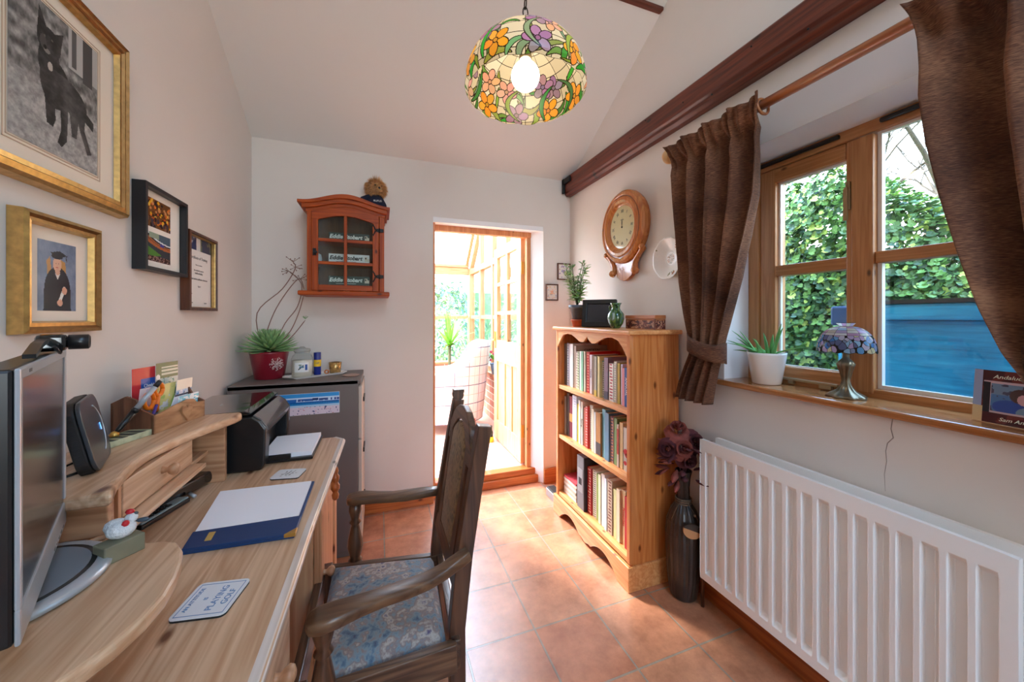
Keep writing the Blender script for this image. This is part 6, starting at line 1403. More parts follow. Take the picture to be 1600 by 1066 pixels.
# hutch on the desk
ht = thing('desk_hutch', 'low pine hutch with curved top and one drawer at the back of the desk', 'hutch', (-.6, 1.2, DKZ)); HU = .930
crv = [(-.462, .885), (-.470, .905), (-.489, .955), (-.503, 1.01), (-.516, 1.07), (-.521, 1.13), (-.517, 1.18), (-.506, 1.235), (-.492, 1.29), (-.474, 1.345), (-.452, 1.40), (-.438, 1.44), (-.434, 1.47), (-.442, 1.495)]
a = MB(); a.prism([(-.705, .885)]+crv+[(-.705, 1.495)], HU, HU+.026, 'z'); a.build('top_board', desk_m, ht, bevel=.009, seg=3)
a = MB(); a.box(-.705, -.482, .911, .931, .8665, HU); a.build('side_panel', deskx_m, ht, bevel=.002)
a = MB(); a.box(-.705, -.476, 1.452, 1.472, DKZ, HU); a.build('side_panel', deskx_m, ht, bevel=.002)
a = MB(); a.box(-.705, -.482, .911, 1.334, .836, .848); a.box(-.705, -.520, 1.30, 1.452, .836, .848); a.build('bottom_board', desk_m, ht, bevel=.002)
for y, x in ((.952, -.500), (1.000, -.512), (1.334, -.520)): a = MB(); a.box(-.69, x, y, y+.010, .848, HU); a.build('divider', deskz_m, ht)
a = MB(); a.box(-.705, -.70, .93, 1.452, DKZ+.0, HU); a.build('back_board', deskz_m, ht)
a = MB(); a.box(-.66, -.514, 1.020, 1.330, .851, .927); d_ = a.build('drawer', desk_m, ht, bevel=.002); knob((-.515, 1.172, .893), d_, s_=.95)
# raised shelf for the monitor
rs = thing('monitor_shelf', 'rounded pine shelf raised above the near end of the desk under the monitor', 'shelf', (-.5, .70, DKZ)); PZ_ = .866
poly_ = [(-.700, .905), (-.470, .909), (-.398, .864), (-.372, .860), (-.350, .848), (-.330, .818), (-.316, .780), (-.305, .735), (-.300, .692), (-.303, .650), (-.314, .610), (-.332, .574), (-.360, .536), (-.400, .502), (-.450, .476), (-.52, .460), (-.700, .455)]
a = MB(); a.prism(poly_[::-1], PZ_-.024, PZ_, 'z'); a.build('shelf_board', desk_m, rs, bevel=.008, seg=3)
a = MB(); a.box(-.70, -.46, .880, .900, DKZ, PZ_-.024); a.box(-.70, -.52, .50, .52, DKZ, PZ_-.024); a.build('support', deskz_m, rs)
a = MB(); a.box(-.43, -.38, .48, .57, DKZ, DKZ+.004); tag(a.build('note_card', cmat((150, 210, 232))), 'pale blue card lying on the desk under the monitor shelf', 'card')
# monitor
mo = thing('monitor', 'silver flat computer monitor with a dark screen, seen side-on at the left edge', 'monitor', (-.475, .74, PZ_))
wv = Vector((-.155, .327, 0)).normalized(); P_ = plane((-.380, .578, .908), wv, (0, 0, 1)); MW, MH = .358, .314
a = MB(P_); a.box(0, MW, 0, .042, -.005, 0); a.box(0, MW, MH-.014, MH, -.005, 0); a.box(0, .013, .04, MH-.01, -.005, 0); a.box(MW-.013, MW, .04, MH-.01, -.005, 0); a.build('bezel', silver_m, mo, bevel=.003)
a = MB(P_); a.box(.012, MW-.012, .040, MH-.013, -.0045, -.002); a.build('screen', screen_m, mo)
a = MB(P_); a.box(.001, MW-.001, .001, MH-.001, -.038, -.0051); a.box(.08, MW-.08, .05, MH-.06, -.06, -.040); a.build('rear_shell', black_m, mo, bevel=.004)
a = MB(P_); a.text('acer', .010, P_ @ T(.05, MH-.007, .0005)) if False else a.box(.045, .060, MH-.009, MH-.005, 0, .0004)
for k in range(5): a.box(MW-.045-.022*k, MW-.035-.022*k, .006, .009, 0, .0005)
a.build('button', inkg_m, mo)
BCx, BCy = -.522, .765
a = MB(); a.lathe([(.100, 0), (.108, .004), (.109, .010), (.103, .015), (.092, .016)], (BCx, BCy, PZ_), 48, sy=1.12); a.build('stand_rim', silver_m, mo)
a = MB(); a.lathe([(.092, .013), (.0905, .0165), (.084, .0165), (.084, .0168)], (BCx, BCy, PZ_), 48, sy=1.12); a.build('stand_groove', blackm_m, mo)
a = MB(); a.lathe([(.084, .0168), (.060, .0175), (.001, .0180)], (BCx, BCy, PZ_), 48, caps=False, sy=1.12); a.build('stand_disc', flat('stand_grey', rgb(122, 130, 138), rough=.35), mo)
a = MB(P_ @ T(MW/2, 0, 0)); a.box(-.04, .04, -.025, .08, -.062, -.036); a.build('stand_neck', black_m, mo, bevel=.004)
# webcam on the monitor
wb_ = thing('webcam', 'small black webcam clipped on top of the monitor', 'webcam', (-.52, .86, 1.218)); P2 = P_ @ T(.255, MH, 0)
a = MB(P2); a.box(.002, .036, .002, .030, -.024, .010); a.build('body', blackg_m, wb_, bevel=.006)
a = MB(P2 @ T(.019, .016, .010)); a.lathe([(.0125, 0), (.0125, .022), (.010, .024), (.009, .021)], (0, 0, 0), 20); a.build('lens', black_m, wb_)
a = MB(P2); a.bar([(-.12, .004, -.012), (-.05, .016, -.014), (.01, .022, -.014)], .006, .003, up=(0, 1, 0)); a.tube([(-.03, .012, .0), (-.01, .0, .004), (.0, .012, .004)], .0022, 5); a.build('clip_arm', black_m, wb_)
# white hen ornament on its block
hn = thing('bird_ornament', 'little white bird ornament with red details on a grey-green block beside the monitor', 'ornament', (-.42, .82, PZ_)); RM = rotz(.0)
a = MB(Matrix.Translation((-.428, .822, PZ_)) @ Matrix.Rotation(.9, 4, 'Z')); a.box(-.018, .036, -.017, .017, 0, .030); a.build('block', flat('soapstone', rgb(128, 122, 98), rough=.7, noise=.2), hn, bevel=.002)
a = MB(); R = random.Random(1); hc = Vector((-.424, .836, PZ_+.043)); a.ball(hc, (.020, .019, .015), 16); a.ball(hc+Vector((-.008, .004, .004)), (.018, .013, .013), 12); a.ball(hc+Vector((.010, .008, .014)), (.009, .009, .009), 12); a.build('body', flat('white_feather', rgb(226, 226, 226), rough=.8, bump=.6, bscale=150), hn)
a = MB(); a.ball(hc+Vector((.008, .008, .025)), (.007, .005, .005), 8); a.ball(hc+Vector((.010, -.008, .012)), .0055, 8); a.build('red_comb', red_m, hn)
a = MB(); a.ball(hc+Vector((.024, .012, .006)), (.011, .005, .004), 8); a.ball(hc+Vector((.015, .010, .020)), (.004, .004, .003), 8); a.build('wing_tip', flat('slate', rgb(60, 74, 84), rough=.4), hn)
a = MB(Matrix.Translation((-.478, .880, PZ_+.006))); a.tube([(.014*math.cos(2*PI*k/20), .014*math.sin(2*PI*k/20), 0) for k in range(21)], .005, 8); tag(a.build('wooden_ring', deskx_m), 'small turned wooden ring lying at the foot of the hutch side', 'ring')
# things on the hutch
HT = HU+.026
ro = thing('router', 'black rounded-square wireless router leaning on the hutch top against the wall', 'router', (-.57, 1.08, HT))
rv_ = Vector((-.36, .933, 0)).normalized(); P_ = plane((-.540, .988, HT+.001), rv_, Vector((-.20, -.05, 1))); RW, RH = .176, .152
def rrect(w, h, r, n=6):
    o = []
    for cx, cy, a0 in ((w-r, h-r, 0), (r, h-r, PI/2), (r, r, PI), (w-r, r, 1.5*PI)): o += [(cx+r*math.cos(a0+PI/2*k/n), cy+r*math.sin(a0+PI/2*k/n)) for k in range(n+1)]
    return o
a = MB(P_); a.prism(rrect(RW, RH, .035), -.024, -.004, 'z'); a.build('rear_case', blackm_m, ro, bevel=.003)
a = MB(P_ @ T(.002, .002)); a.prism(rrect(RW-.004, RH-.004, .033), -.003, .004, 'z'); a.build('front_case', flat('router_grey', rgb(58, 62, 68), rough=.3), ro, bevel=.002)
a = MB(P_)
for k in range(14): a.box(-.0006, .001, .03+.0075*k, .034+.0075*k, -.020, -.009)
a.build('vent', ink_m, ro)
a = MB(P_ @ T(RW*.5, RH*.5, .0045)); a.tube([(.066*math.cos(-1.2+2.4*k/16), .055*math.sin(-1.2+2.4*k/16), 0) for k in range(17)], .0014, 5); a.build('curved_line', silver_m, ro)
a = MB(P_ @ T(RW*.72, RH*.50, .0045)); a.box(0, .003, -.008, .008, 0, .0006); a.build('status_light', emit('blue_led', rgb(60, 150, 255), .5), ro)
a = MB(); a.tube([(-.575, 1.03, HT+.03), (-.62, .99, HT+.012), (-.66, .95, HT+.004), (-.69, .93, HT+.003)], .0022, 5); a.tube([(-.585, 1.05, HT+.10), (-.64, 1.0, HT+.09), (-.69, .95, HT+.05)], .0018, 5); a.tube([(-.56, 1.0, HT+.012), (-.60, .97, HT+.004), (-.64, .93, HT+.003)], .003, 6); a.build('cable', black_m, ro)
# pen stand
ps = thing('pen_stand', 'green and white marble pen base with a brass socket on the hutch top', 'pen holder', (-.64, 1.26, HT))
a = MB(Matrix.Translation((-.630, 1.245, HT)) @ Matrix.Rotation(1.25, 4, 'Z')); a.box(-.055, .055, -.028, .028, 0, .016); a.build('marble_base', flat('green_marble', rgb(186, 192, 160), rough=.2, noise=.45, nscale=30), ps, bevel=.002)
a = MB(Matrix.Translation((-.630, 1.245, HT)) @ Matrix.Rotation(1.25, 4, 'Z'))
for k in range(4): a.box(-.05+.024*k, -.036+.024*k, -.028, .020, .016, .0164)
a.build('marble_vein', cmat((60, 66, 60)), ps)
a = MB(); a.ball((-.640, 1.236, HT+.020), .010, 12); a.build('brass_socket', brass_m, ps)
pn = thing('pen', 'black and silver desk pen standing slanted in the marble pen base', 'pen', (-.64, 1.236, HT+.02)); pA, pB = Vector((-.640, 1.236, HT+.022)), Vector((-.575, 1.300, HT+.145))
a = MB(); a.tube([pA, pA.lerp(pB, .08), pA.lerp(pB, .40)], [.0025, .006, .0075], 12); a.tube([pA.lerp(pB, .40), pA.lerp(pB, .46)], .0085, 12); a.tube([pA.lerp(pB, .88), pB], [.0065, .0060], 12); a.build('black_barrel', black_m, pn)
a = MB(); a.tube([pA.lerp(pB, .46), pA.lerp(pB, .88)], [.0068, .0062], 12); a.build('silver_barrel', silver_m, pn)
# letter holder with a carved heart
ea = Vector((.228, .974, 0)); eb = Vector((-.974, .228, 0)); A_ = Vector((-.583, 1.284, HT))
lh = thing('letter_holder', 'rustic wooden letter holder with a carved heart on the hutch top', 'letter rack', (-.6, 1.38, HT)); P_ = plane(A_, ea, (0, 0, 1)); W_ = .197      # local z points to the room
fp = [(0, 0), (W_, 0), (W_, .050), (.165, .052), (.150, .066), (.125, .070), (.100, .066), (.070, .062), (.045, .056), (.02, .052), (0, .052)]
a = MB(P_); a.prism(fp, -.007, 0, 'z'); a.build('front_board', holder_m, lh, bevel=.001)
hp = []
for k in range(24):
    q = 2*PI*k/24; hp.append((.115+.0021*16*math.sin(q)**3*.62, .036+.0021*(13*math.cos(q)-5*math.cos(2*q)-2*math.cos(3*q)-math.cos(4*q))*.80))
a = MB(P_); a.prism(hp[::-1], 0, .006, 'z'); a.build('heart', holder_m, lh, bevel=.0015)
a = MB(P_); a.prism([(0, 0), (W_, 0), (W_, .085), (.15, .095), (.05, .095), (0, .085)], -.105, -.098, 'z'); a.box(0, W_, 0, .006, -.098, -.007); a.build('back_board', holderd_m, lh, bevel=.001)
Q_ = plane(A_, eb, (0, 0, 1))
for s_ in (0, W_-.007):
    a = MB(Matrix.Translation(ea*s_) @ plane(A_, -eb, (0, 0, 1))) ; 
    a = MB(); n1 = [(0, 0), (.105, 0), (.105, .088), (.07, .106), (.045, .096), (.03, .068), (0, .052)]
    I0 = [a.addv(A_+eb*p+ea*s_+Vector((0, 0, z))) for p, z in n1]; I1 = [a.addv(A_+eb*p+ea*(s_+.007)+Vector((0, 0, z))) for p, z in n1]; a.face(I0); a.face(I1[::-1])
    for k in range(7): a.face((I0[k], I1[k], I1[(k+1) % 7], I0[(k+1) % 7]))
    a.build('side_board', holderd_m, lh)
def leaflet(name, label, s0, d, w, h, z0, fn, nx=64, ny=80, lean=.0, turn=0, cat='leaflet'):
    P3 = plane(A_+ea*s0+eb*d+Vector((0, 0, z0)), (ea+eb*turn).normalized(), (Vector((0, 0, 1))+ea*lean))
    t_ = thing(name, label, cat, tuple(A_+ea*s0+eb*d+Vector((0, 0, z0))), 'papers in the letter holder'); paint('print', P3, w, h, nx, ny, fn, t_, gattr_m); a = MB(P3); a.box(0, w, 0, h, -.0012, -.0003); a.build('paper', paper_m, t_); return t_, P3
def f_red(U, V):
    C = base(U, (214, 60, 64)); setc(C, (U > .35) & (V < .80) & (V > .3), (40, 92, 176)); setc(C, (U > .4) & (V > .50) & (V < .54), (220, 226, 236)); setc(C, U > .94, (40, 40, 60)); return C
t_, P3 = leaflet('leaflet', 'red leaflet with a blue panel lettered Cheddar at the back of the letter holder', .042, .088, .085, .165, .010, f_red)
a = MB(); a.text('Cheddar', .015, P3 @ T(.061, .110, .0008), sx=.85); a.build('lettering', inkw_m, t_)
def f_green(U, V):
    C = base(U, (92, 120, 88)); setc(C, (V < .72), (196, 206, 196)); setc(C, (V < .72) & (fnoise(U, V, 9, 4) > .55), (90, 140, 120)); setc(C, (V > .84) & (V < .87) & (U > .25), (206, 216, 200)); setc(C, (V > .78) & (V < .81) & (U > .25), (206, 216, 200)); setc(C, (V > .90) & (V < .93) & (U > .25), (206, 216, 200)); setc(C, ell(U, V, .1, .75, .09, .05), (240, 240, 236)); setc(C, poly(U, V, [(0, .48), (.2, .70), (.42, .48)]), (60, 60, 110)); setc(C, poly(U, V, [(.16, .66), (.2, .70), (.42, .50), (.36, .48)]), (160, 40, 60)); return C
leaflet('leaflet', 'green leaflet with white lines standing beside the red one in the letter holder', .112, .080, .085, .172, .010, f_green)
def f_map(U, V):
    C = base(U, (226, 224, 232)); n_ = fnoise(U, V, 5, 8); setc(C, (U > .35) & (n_ > .35), (222, 212, 140)); setc(C, (U > .3) & (n_ > .62), (176, 200, 110)); setc(C, (U < .4) & (n_ > .6), (190, 200, 226)); return C
leaflet('leaflet', 'large pale folded map, white and yellow-green, in front of the red leaflet', .012, .055, .125, .112, .010, f_map, lean=.15)
def f_sea(U, V):
    C = base(U, (232, 224, 208)); setc(C, V < .72, (150, 186, 216)); n_ = fnoise(U, V, 8, 12); setc(C, (V < .72) & (V > .4) & (n_ > .5), (226, 232, 240)); setc(C, (V < .72) & (V > .4) & (n_ < .32), (70, 110, 170)); setc(C, (V < .38) & (n_ > .45), (196, 170, 130)); setc(C, (V > .30) & (V < .36), (110, 60, 70)); return C
t_, P3 = leaflet('leaflet', 'cream and blue seaside leaflet at the far end of the letter holder', .132, .045, .064, .116, .010, f_sea, lean=.12)
def f_wh(U, V):
    C = base(U, (232, 236, 244)); setc(C, V > .93, (70, 70, 80)); return C
leaflet('envelope', 'white envelope slanting out of the middle of the letter holder', .085, .030, .055, .070, .022, f_wh, 12, 12, lean=.5, cat='envelope')
def f_tq(U, V):
    C = base(U, (90, 190, 214)); setc(C, fnoise(U, V, 6, 2) > .55, (200, 230, 240)); return C
leaflet('leaflet', 'small turquoise slip low in the letter holder behind the heart', .105, .016, .085, .045, .036, f_tq, 20, 10, lean=.1)
sc_ = thing('scissors', 'scissors with orange handles standing in the letter holder', 'scissors', tuple(A_+ea*.05+eb*.040)); org = flat('orange_plastic', rgb(240, 124, 24), rough=.35); S0 = A_+ea*.052+eb*.042
a = MB()
for (s1, z1, r1, r2) in ((-.012, .085, .016, .022), (.020, .112, .014, .018)): a.tube([S0+ea*(s1+r1*math.cos(2*PI*k/18))+Vector((0, 0, z1+r2*math.sin(2*PI*k/18))) for k in range(19)], .0055, 8)
a.tube([S0+ea*-.004+Vector((0, 0, .065)), S0+ea*.012+Vector((0, 0, .05))], .006, 8); a.tube([S0+ea*.018+Vector((0, 0, .094)), S0+ea*.012+Vector((0, 0, .05))], .006, 8); a.build('handles', org, sc_)
a = MB(); a.bar([S0+ea*.012+Vector((0, 0, .055)), S0+ea*.016+Vector((0, 0, .008))], .004, .001, up=eb); a.build('blades', silver_m, sc_)
pn2 = MB(); q0 = A_+ea*.02+eb*.03; pn2.tube([q0+Vector((0, 0, .008)), q0+ea*.03+Vector((0, 0, .072))], .004, 8); tag(pn2.build('biro', flat('purple_plastic', rgb(70, 50, 130), rough=.35)), 'purple ballpoint pen tucked low beside the scissors in the letter holder', 'pen')
# in and under the hutch
rb = thing('pocket_radio', 'small black gadget standing in the end cubbyhole of the hutch', 'gadget', (-.57, 1.375, .848))
a = MB(); a.box(-.585, -.540, 1.352, 1.388, .8485, .915); a.build('body', black_m, rb, bevel=.006)
a = MB(plane((-.5395, 1.370, .88), (0, 1, 0), (0, 0, 1))); a.box(-.010, .010, -.016, .016, 0, .0008); a.box(-.006, .006, -.004, .004, .0008, .0012, 1); a.build('dial', [silver_m, ink_m], rb)
a = MB(Matrix.Translation((-.585, 1.385, DKZ)) @ Matrix.Rotation(1.25, 4, 'Z')); a.prism([(-.09, .006), (.085, .004), (.098, .020), (.085, .042), (-.07, .040), (-.095, .028)], -.050, .050, 'y'); 
cs2 = thing('glasses_case', 'glossy black case lying on the desk under the hutch', 'case', (-.585, 1.385, DKZ)); a.build('case', blackg_m, cs2, bevel=.006)
a = MB(); a.tube([(-.533, 1.36, DKZ+.012), (-.515, 1.350, DKZ+.004)], .005, 8); a.build('strap_end', silver_m, cs2)
ca = thing('calculator', 'silver-grey calculator on the desk below the hutch drawer', 'calculator', (-.58, 1.25, DKZ)); Mc = Matrix.Translation((-.572, 1.268, DKZ)) @ Matrix.Rotation(1.27, 4, 'Z')
a = MB(Mc); a.box(-.075, .075, -.034, .034, .0, .012); a.build('body', black_m, ca, bevel=.004)
a = MB(Mc); a.box(-.071, .071, -.030, .030, .012, .016); a.build('face', flat('calc_face', rgb(150, 172, 182), rough=.3), ca, bevel=.001)
a = MB(Mc)
for i in range(5):
    for j in range(4): a.box(-.060+.018*i, -.048+.018*i, -.024+.013*j, -.015+.013*j, .016, .0185)
a.build('key', black_m, ca)
a = MB(Matrix.Translation((-.640, 1.235, DKZ)) @ Matrix.Rotation(1.3, 4, 'Z')); a.box(-.10, .10, -.045, .045, 0, .010); tag(a.build('notebook', flat('blue_notebook', rgb(34, 84, 170), rough=.5), bevel=.002), 'slim bright blue notebook on the desk behind the calculator', 'notebook')
# writing folder
Fo = [Vector((-.194, 1.022, DKZ)), Vector((-.197, 1.342, DKZ)), Vector((-.456, 1.361, DKZ)), Vector((-.420, 1.034, DKZ))]
fo = thing('writing_folder', 'navy blue folder with gold corner holding a large white pad, open on the desk', 'folder', (-.32, 1.19, DKZ))
a = MB(); a.prism([(p.x, p.y) for p in Fo], DKZ, DKZ+.006, 'z'); a.build('cover', navy_m, fo, bevel=.002)
def bl(u, v): p = (Fo[0]*(1-u)+Fo[3]*u)*(1-v)+(Fo[1]*(1-u)+Fo[2]*u)*v; return (p.x, p.y)
a = MB(); a.prism([bl(.03, .26), bl(.03, .965), bl(.99, .955), bl(.985, .235)], DKZ+.006, DKZ+.0115, 'z'); a.build('paper_pad', paper_m, fo)
a = MB(); a.prism([bl(0, .0), bl(0, .262), bl(1, .235), bl(1, .0)], DKZ+.0062, DKZ+.0135, 'z'); a.build('pocket', navy_m, fo, bevel=.001)
a = MB(); a.prism([bl(.78, .07), bl(.78, .19), bl(.84, .19), bl(.84, .07)], DKZ+.0135, DKZ+.0139, 'z'); a.build('gold_label', cmat((190, 156, 84)), fo)
a = MB(); a.prism([bl(-.012, -.008), bl(-.012, .075), bl(.10, -.008)], DKZ+.005, DKZ+.0145, 'z'); a.build('metal_corner', brass_m, fo, bevel=.001)
# coasters
def coaster(P4, label, fnc):
    Pm = [Vector((x, y, DKZ)) for x, y in P4]; t_ = thing('coaster', label, 'coaster', tuple(sum(Pm, Vector())/4)); u = (Pm[1]-Pm[0]).normalized(); 
    M_ = plane(Pm[0], u, Vector((0, 0, 1)).cross(u)); w_ = (Pm[1]-Pm[0]).length; h_ = (Pm[3]-Pm[0]).length
    a = MB(M_); a.prism(rrect(w_, h_, .010, 4), 0, .0035, 'z'); a.build('cork_base', blackm_m, t_); a = MB(M_); a.prism(rrect(w_, h_, .010, 4), .0035, .0050, 'z'); a.build('printed_top', flat('coaster_white', rgb(222, 226, 230), rough=.22), t_); fnc(M_, w_, h_, t_)
def c1(M_, w_, h_, t_):
    a = MB(M_)
    for q in ((.006, w_-.006, .006, .0072), (.006, w_-.006, h_-.0072, h_-.006), (.006, .0072, .006, h_-.006), (w_-.0072, w_-.006, .006, h_-.006)): a.box(*q, .0050, .0053)
    # lettering runs away from the viewer, tops toward the wall
    for s_, sz, dx in (('AN ATTITUDE', .0095, .016), ('IS', .0095, .036), ('PLAYING', .016, .056), ('GOLF', .0155, .074)): a.text(s_, sz, M_ @ T(dx, h_/2, .0052) @ Matrix.Rotation(PI/2, 4, 'Z'), depth=.0002, bold=.0001)
    a.build('lettering', inkb_m, t_)
coaster([(-.352, .812), (-.262, .796), (-.256, .890), (-.346, .906)], 'white square coaster with blue lettering PLAYING at the near end of the desk', c1)
def c2(M_, w_, h_, t_):
    a = MB(M_); R = random.Random(3)
    for k in range(14): x, y = w_*.5+R.gauss(0, .012), h_*.5+R.gauss(0, .014); a.box(x-.003, x+.003, y-.0012, y+.0012, .0050, .0053)
    for k in range(3): a.tube([(w_*.3+.012*k, h_*.3, .0052), (w_*.4+.01*k, h_*.6, .0052), (w_*.35+.014*k, h_*.8, .0052)], .0008, 4)
    a.text('JAMES', .008, M_ @ T(w_*.35, h_*.12, .0052), depth=.0002) if False else None
    a.build('drawing', inkg_m, t_)
coaster([(-.342, 1.410), (-.254, 1.392), (-.238, 1.466), (-.326, 1.484)], 'small white coaster with a grey drawing between folder and printer', c2)
# printer
pr_ = thing('printer', 'glossy black inkjet printer with a full paper tray at the far end of the desk', 'printer', (-.5, 1.70, DKZ)); PY0, PY1 = 1.508, 1.885
pf = [(-.660, .742), (-.392, .742), (-.378, .760), (-.374, .885), (-.392, .915), (-.415, .932), (-.66, .925)]
a = MB(); a.prism(pf, PY0, PY0+.055, 'y'); a.prism(pf, PY1-.04, PY1, 'y'); a.prism([(-.660, .742), (-.42, .742), (-.42, .86), (-.378, .86), (-.374, .885), (-.392, .915), (-.415, .932), (-.66, .925)], PY0+.05, PY1-.038, 'y'); a.build('body', black_m, pr_, bevel=.006, seg=3)
a = MB(); a.prism([(-.662, .927), (-.425, .936), (-.418, .944), (-.44, .952), (-.662, .948)], PY0+.002, PY1-.002, 'y'); a.build('scanner_lid', blackg_m, pr_, bevel=.005, seg=3)
a = MB(); a.prism([(-.376, .868), (-.371, .886), (-.389, .918), (-.414, .935), (-.418, .929), (-.386, .905)], PY0+.012, PY1-.03, 'y'); a.build('control_panel', flat('printer_trim', rgb(88, 84, 84), rough=.15, coat=.5), pr_, bevel=.001)
a = MB(plane((-.374, PY0+.03, .880), (0, 1, 0), (-.5, 0, 1)));
for k in range(3): a.box(.006, .020, .004+.010*k, .010+.010*k, .002, .004)
a.build('button', silver_m, pr_)
a = MB(); a.lathe([(.016, 0), (.014, .0008)], (-.55, 1.66, .9492), 20, sx=.55); a.build('lid_badge', silver_m, pr_)
a = MB(); a.lathe([(.010, 0), (.010, .002)], (0, 0, 0), 16); a = MB(plane((-.3738, PY1-.022, .83), (0, 1, 0), (0, 0, 1))); a.lathe([(.008, 0), (.007, .001)], (0, 0, 0), 18); a.build('front_badge', silver_m, pr_)
a = MB(); a.box(-.42, -.236, 1.565, 1.835, .7415, .752); a.box(-.395, -.31, 1.565, 1.58, .752, .768); a.box(-.40, -.30, 1.825, 1.84, .752, .765); pt_ = a.build('paper_tray', black_m, pr_, bevel=.003)
a = MB(); a.box(-.41, -.242, 1.582, 1.820, .752, .768); a.build('paper_stack', paper_m, pt_)

# ------------------------------------------------------------------ the armchair at the desk
ch = thing('carver_chair', 'dark oak carver chair with tapestry seat and tall panelled back, pulled up to the desk', 'chair', (.0, 1.15, 0))
def seat_pt(u, v):      # u 0 front .. 1 back, v 0 near .. 1 far
    a_, b_, c_, d_ = Vector((-.150, .958)), Vector((-.146, 1.362)), Vector((.166, .972)), Vector((.180, 1.300)); return (a_*(1-u)+c_*u)*(1-v)+(b_*(1-u)+d_*u)*v
SZ = .452
n_ = 28; g = []; a = MB()
for j in range(n_+1):
    row = []
    for i in range(n_+1):
        u, v = i/n_, j/n_; e = min(u, 1-u, v, 1-v); p = seat_pt(u, v); dome = min(1, e/.06)**.5; row.append(a.addv((p.x, p.y, SZ-.030+.030*dome+.014*math.sin(PI*u)*math.sin(PI*v))))
    g.append(row)
for j in range(n_):
    for i in range(n_): a.face((g[j][i], g[j][i+1], g[j+1][i+1], g[j+1][i]), 0, True)
bt = [a.addv((p.x, p.y, SZ-.045)) for p in (seat_pt(0, 0), seat_pt(1, 0), seat_pt(1, 1), seat_pt(0, 1))]; a.face(bt[::-1]); a.build('seat', tap_m, ch)
P00, P10, P01, P11 = Vector((-.185, .935)), Vector((.190, .952)), Vector((-.180, 1.388)), Vector((.205, 1.325))
def rail(p, q, mt, z0=.355, z1=.432, th=.012):
    a = MB(); a.bar([(p.x, p.y, (z0+z1)/2), (q.x, q.y, (z0+z1)/2)], th, (z1-z0)/2); a.build('seat_rail', mt, ch, bevel=.003)
rail(P00, P10, oakx_m); rail(P01, P11, oakx_m); rail(P00, P01, oaky_m); rail(P10, P11, oaky_m)
# rear posts
def post(yb, yt, top_):
    a = MB(); a.bar([(.225, yb, 0), (.200, yb, .22), (.197, yb, .44), (.216, yb+(yt-yb)*.4, .64), (.243, yb+(yt-yb)*.7, .82), (.270, yt, .985)], .0165, [.021, .021, .022, .022, .021, .019], up=(-1, 0, .05)) ; 
    return a.build('rear_post', oak_m, ch, bevel=.003)
post(.985, .968, 0); post(1.335, 1.312, 1)
# carved finial scroll on the far post
a = MB(); a.tube([(.268, 1.297, 1.0), (.268, 1.329, 1.0)], .019, 14); a.box(.252, .288, 1.296, 1.330, 1.008, 1.020); a.build('finial', oak_m, ch)
# crest rail and panel frame in the plane of the back
bx = Vector((.216, .990, .64)); right_ = Vector((.0, 1, 0)); up_ = Vector((.150, 0, 1)).normalized(); PB = plane((.206, .990, .56), -right_ if False else (0, -1, 0), up_)
PB = plane((.199, 1.328, .56), (0, -1, 0), up_); BW = .344      # x from far post to near post, y up the back, z toward the desk
cp = [(.0, .30), (.0, .345), (.018, .352), (.040, .372), (.055, .395), (.080, .415), (.120, .432), (.172, .440), (.224, .432), (.264, .415), (.289, .395), (.304, .372), (.326, .352), (.344, .345), (.344, .30)]
arch = [(.285-.226*k/16, .325+.072*math.sin(PI*k/16)) for k in range(17)]
a = MB(PB); a.prism(cp[::-1]+[(.0, .30), (.06, .30)]+[(p[0], p[1]) for p in arch[::-1]]+[(.285, .30)], -.010, .012, 'z'); a.build('crest_rail', oaky_m, ch, bevel=.004)
a = MB(PB); a.box(.0, .344, -.02, .035, -.010, .010); a.build('lower_rail', oaky_m, ch, bevel=.003)
for s_ in (0, 1):
    x0, x1 = (.045, .075) if s_ == 0 else (.269, .299)
    a = MB(PB); pts = [(x0-.004, .03), (x1+.016*(1 if s_ == 0 else 0), .03), (x1, .20), (x1-.0, .34), (x0, .34)] if s_ == 0 else [(x0-.016, .03), (x1+.004, .03), (x1, .34), (x0, .34), (x0, .20)]
    a.prism(pts, -.008, .011, 'z'); a.build('back_stile', oak_m, ch, bevel=.003)
def pw(t_): return .076+.020*min(1, t_/.6)
side = [(.172-pw(k/12), .038+.285*k/12) for k in range(13)]; topa = [(.172-(.096)*math.cos(PI*k/16), .323+.066*math.sin(PI*k/16)) for k in range(17)]; side2 = [(.172+pw(k/12), .038+.285*k/12) for k in range(12, -1, -1)]
op = side+topa[1:-1]+side2; a = MB(PB); c_ = a.addv((.172, .22, .016)); ii = [a.addv((x, y, .004)) for x, y in op]; i2 = [a.addv((.172+(x-.172)*.86, .22+(y-.22)*.95, .013)) for x, y in op]
for k in range(len(op)): k2 = (k+1) % len(op); a.face((ii[k2], ii[k], i2[k], i2[k2]), 0, True); a.face((c_, i2[k2], i2[k]), 0, True)
a.build('back_panel', tapb_m, ch)
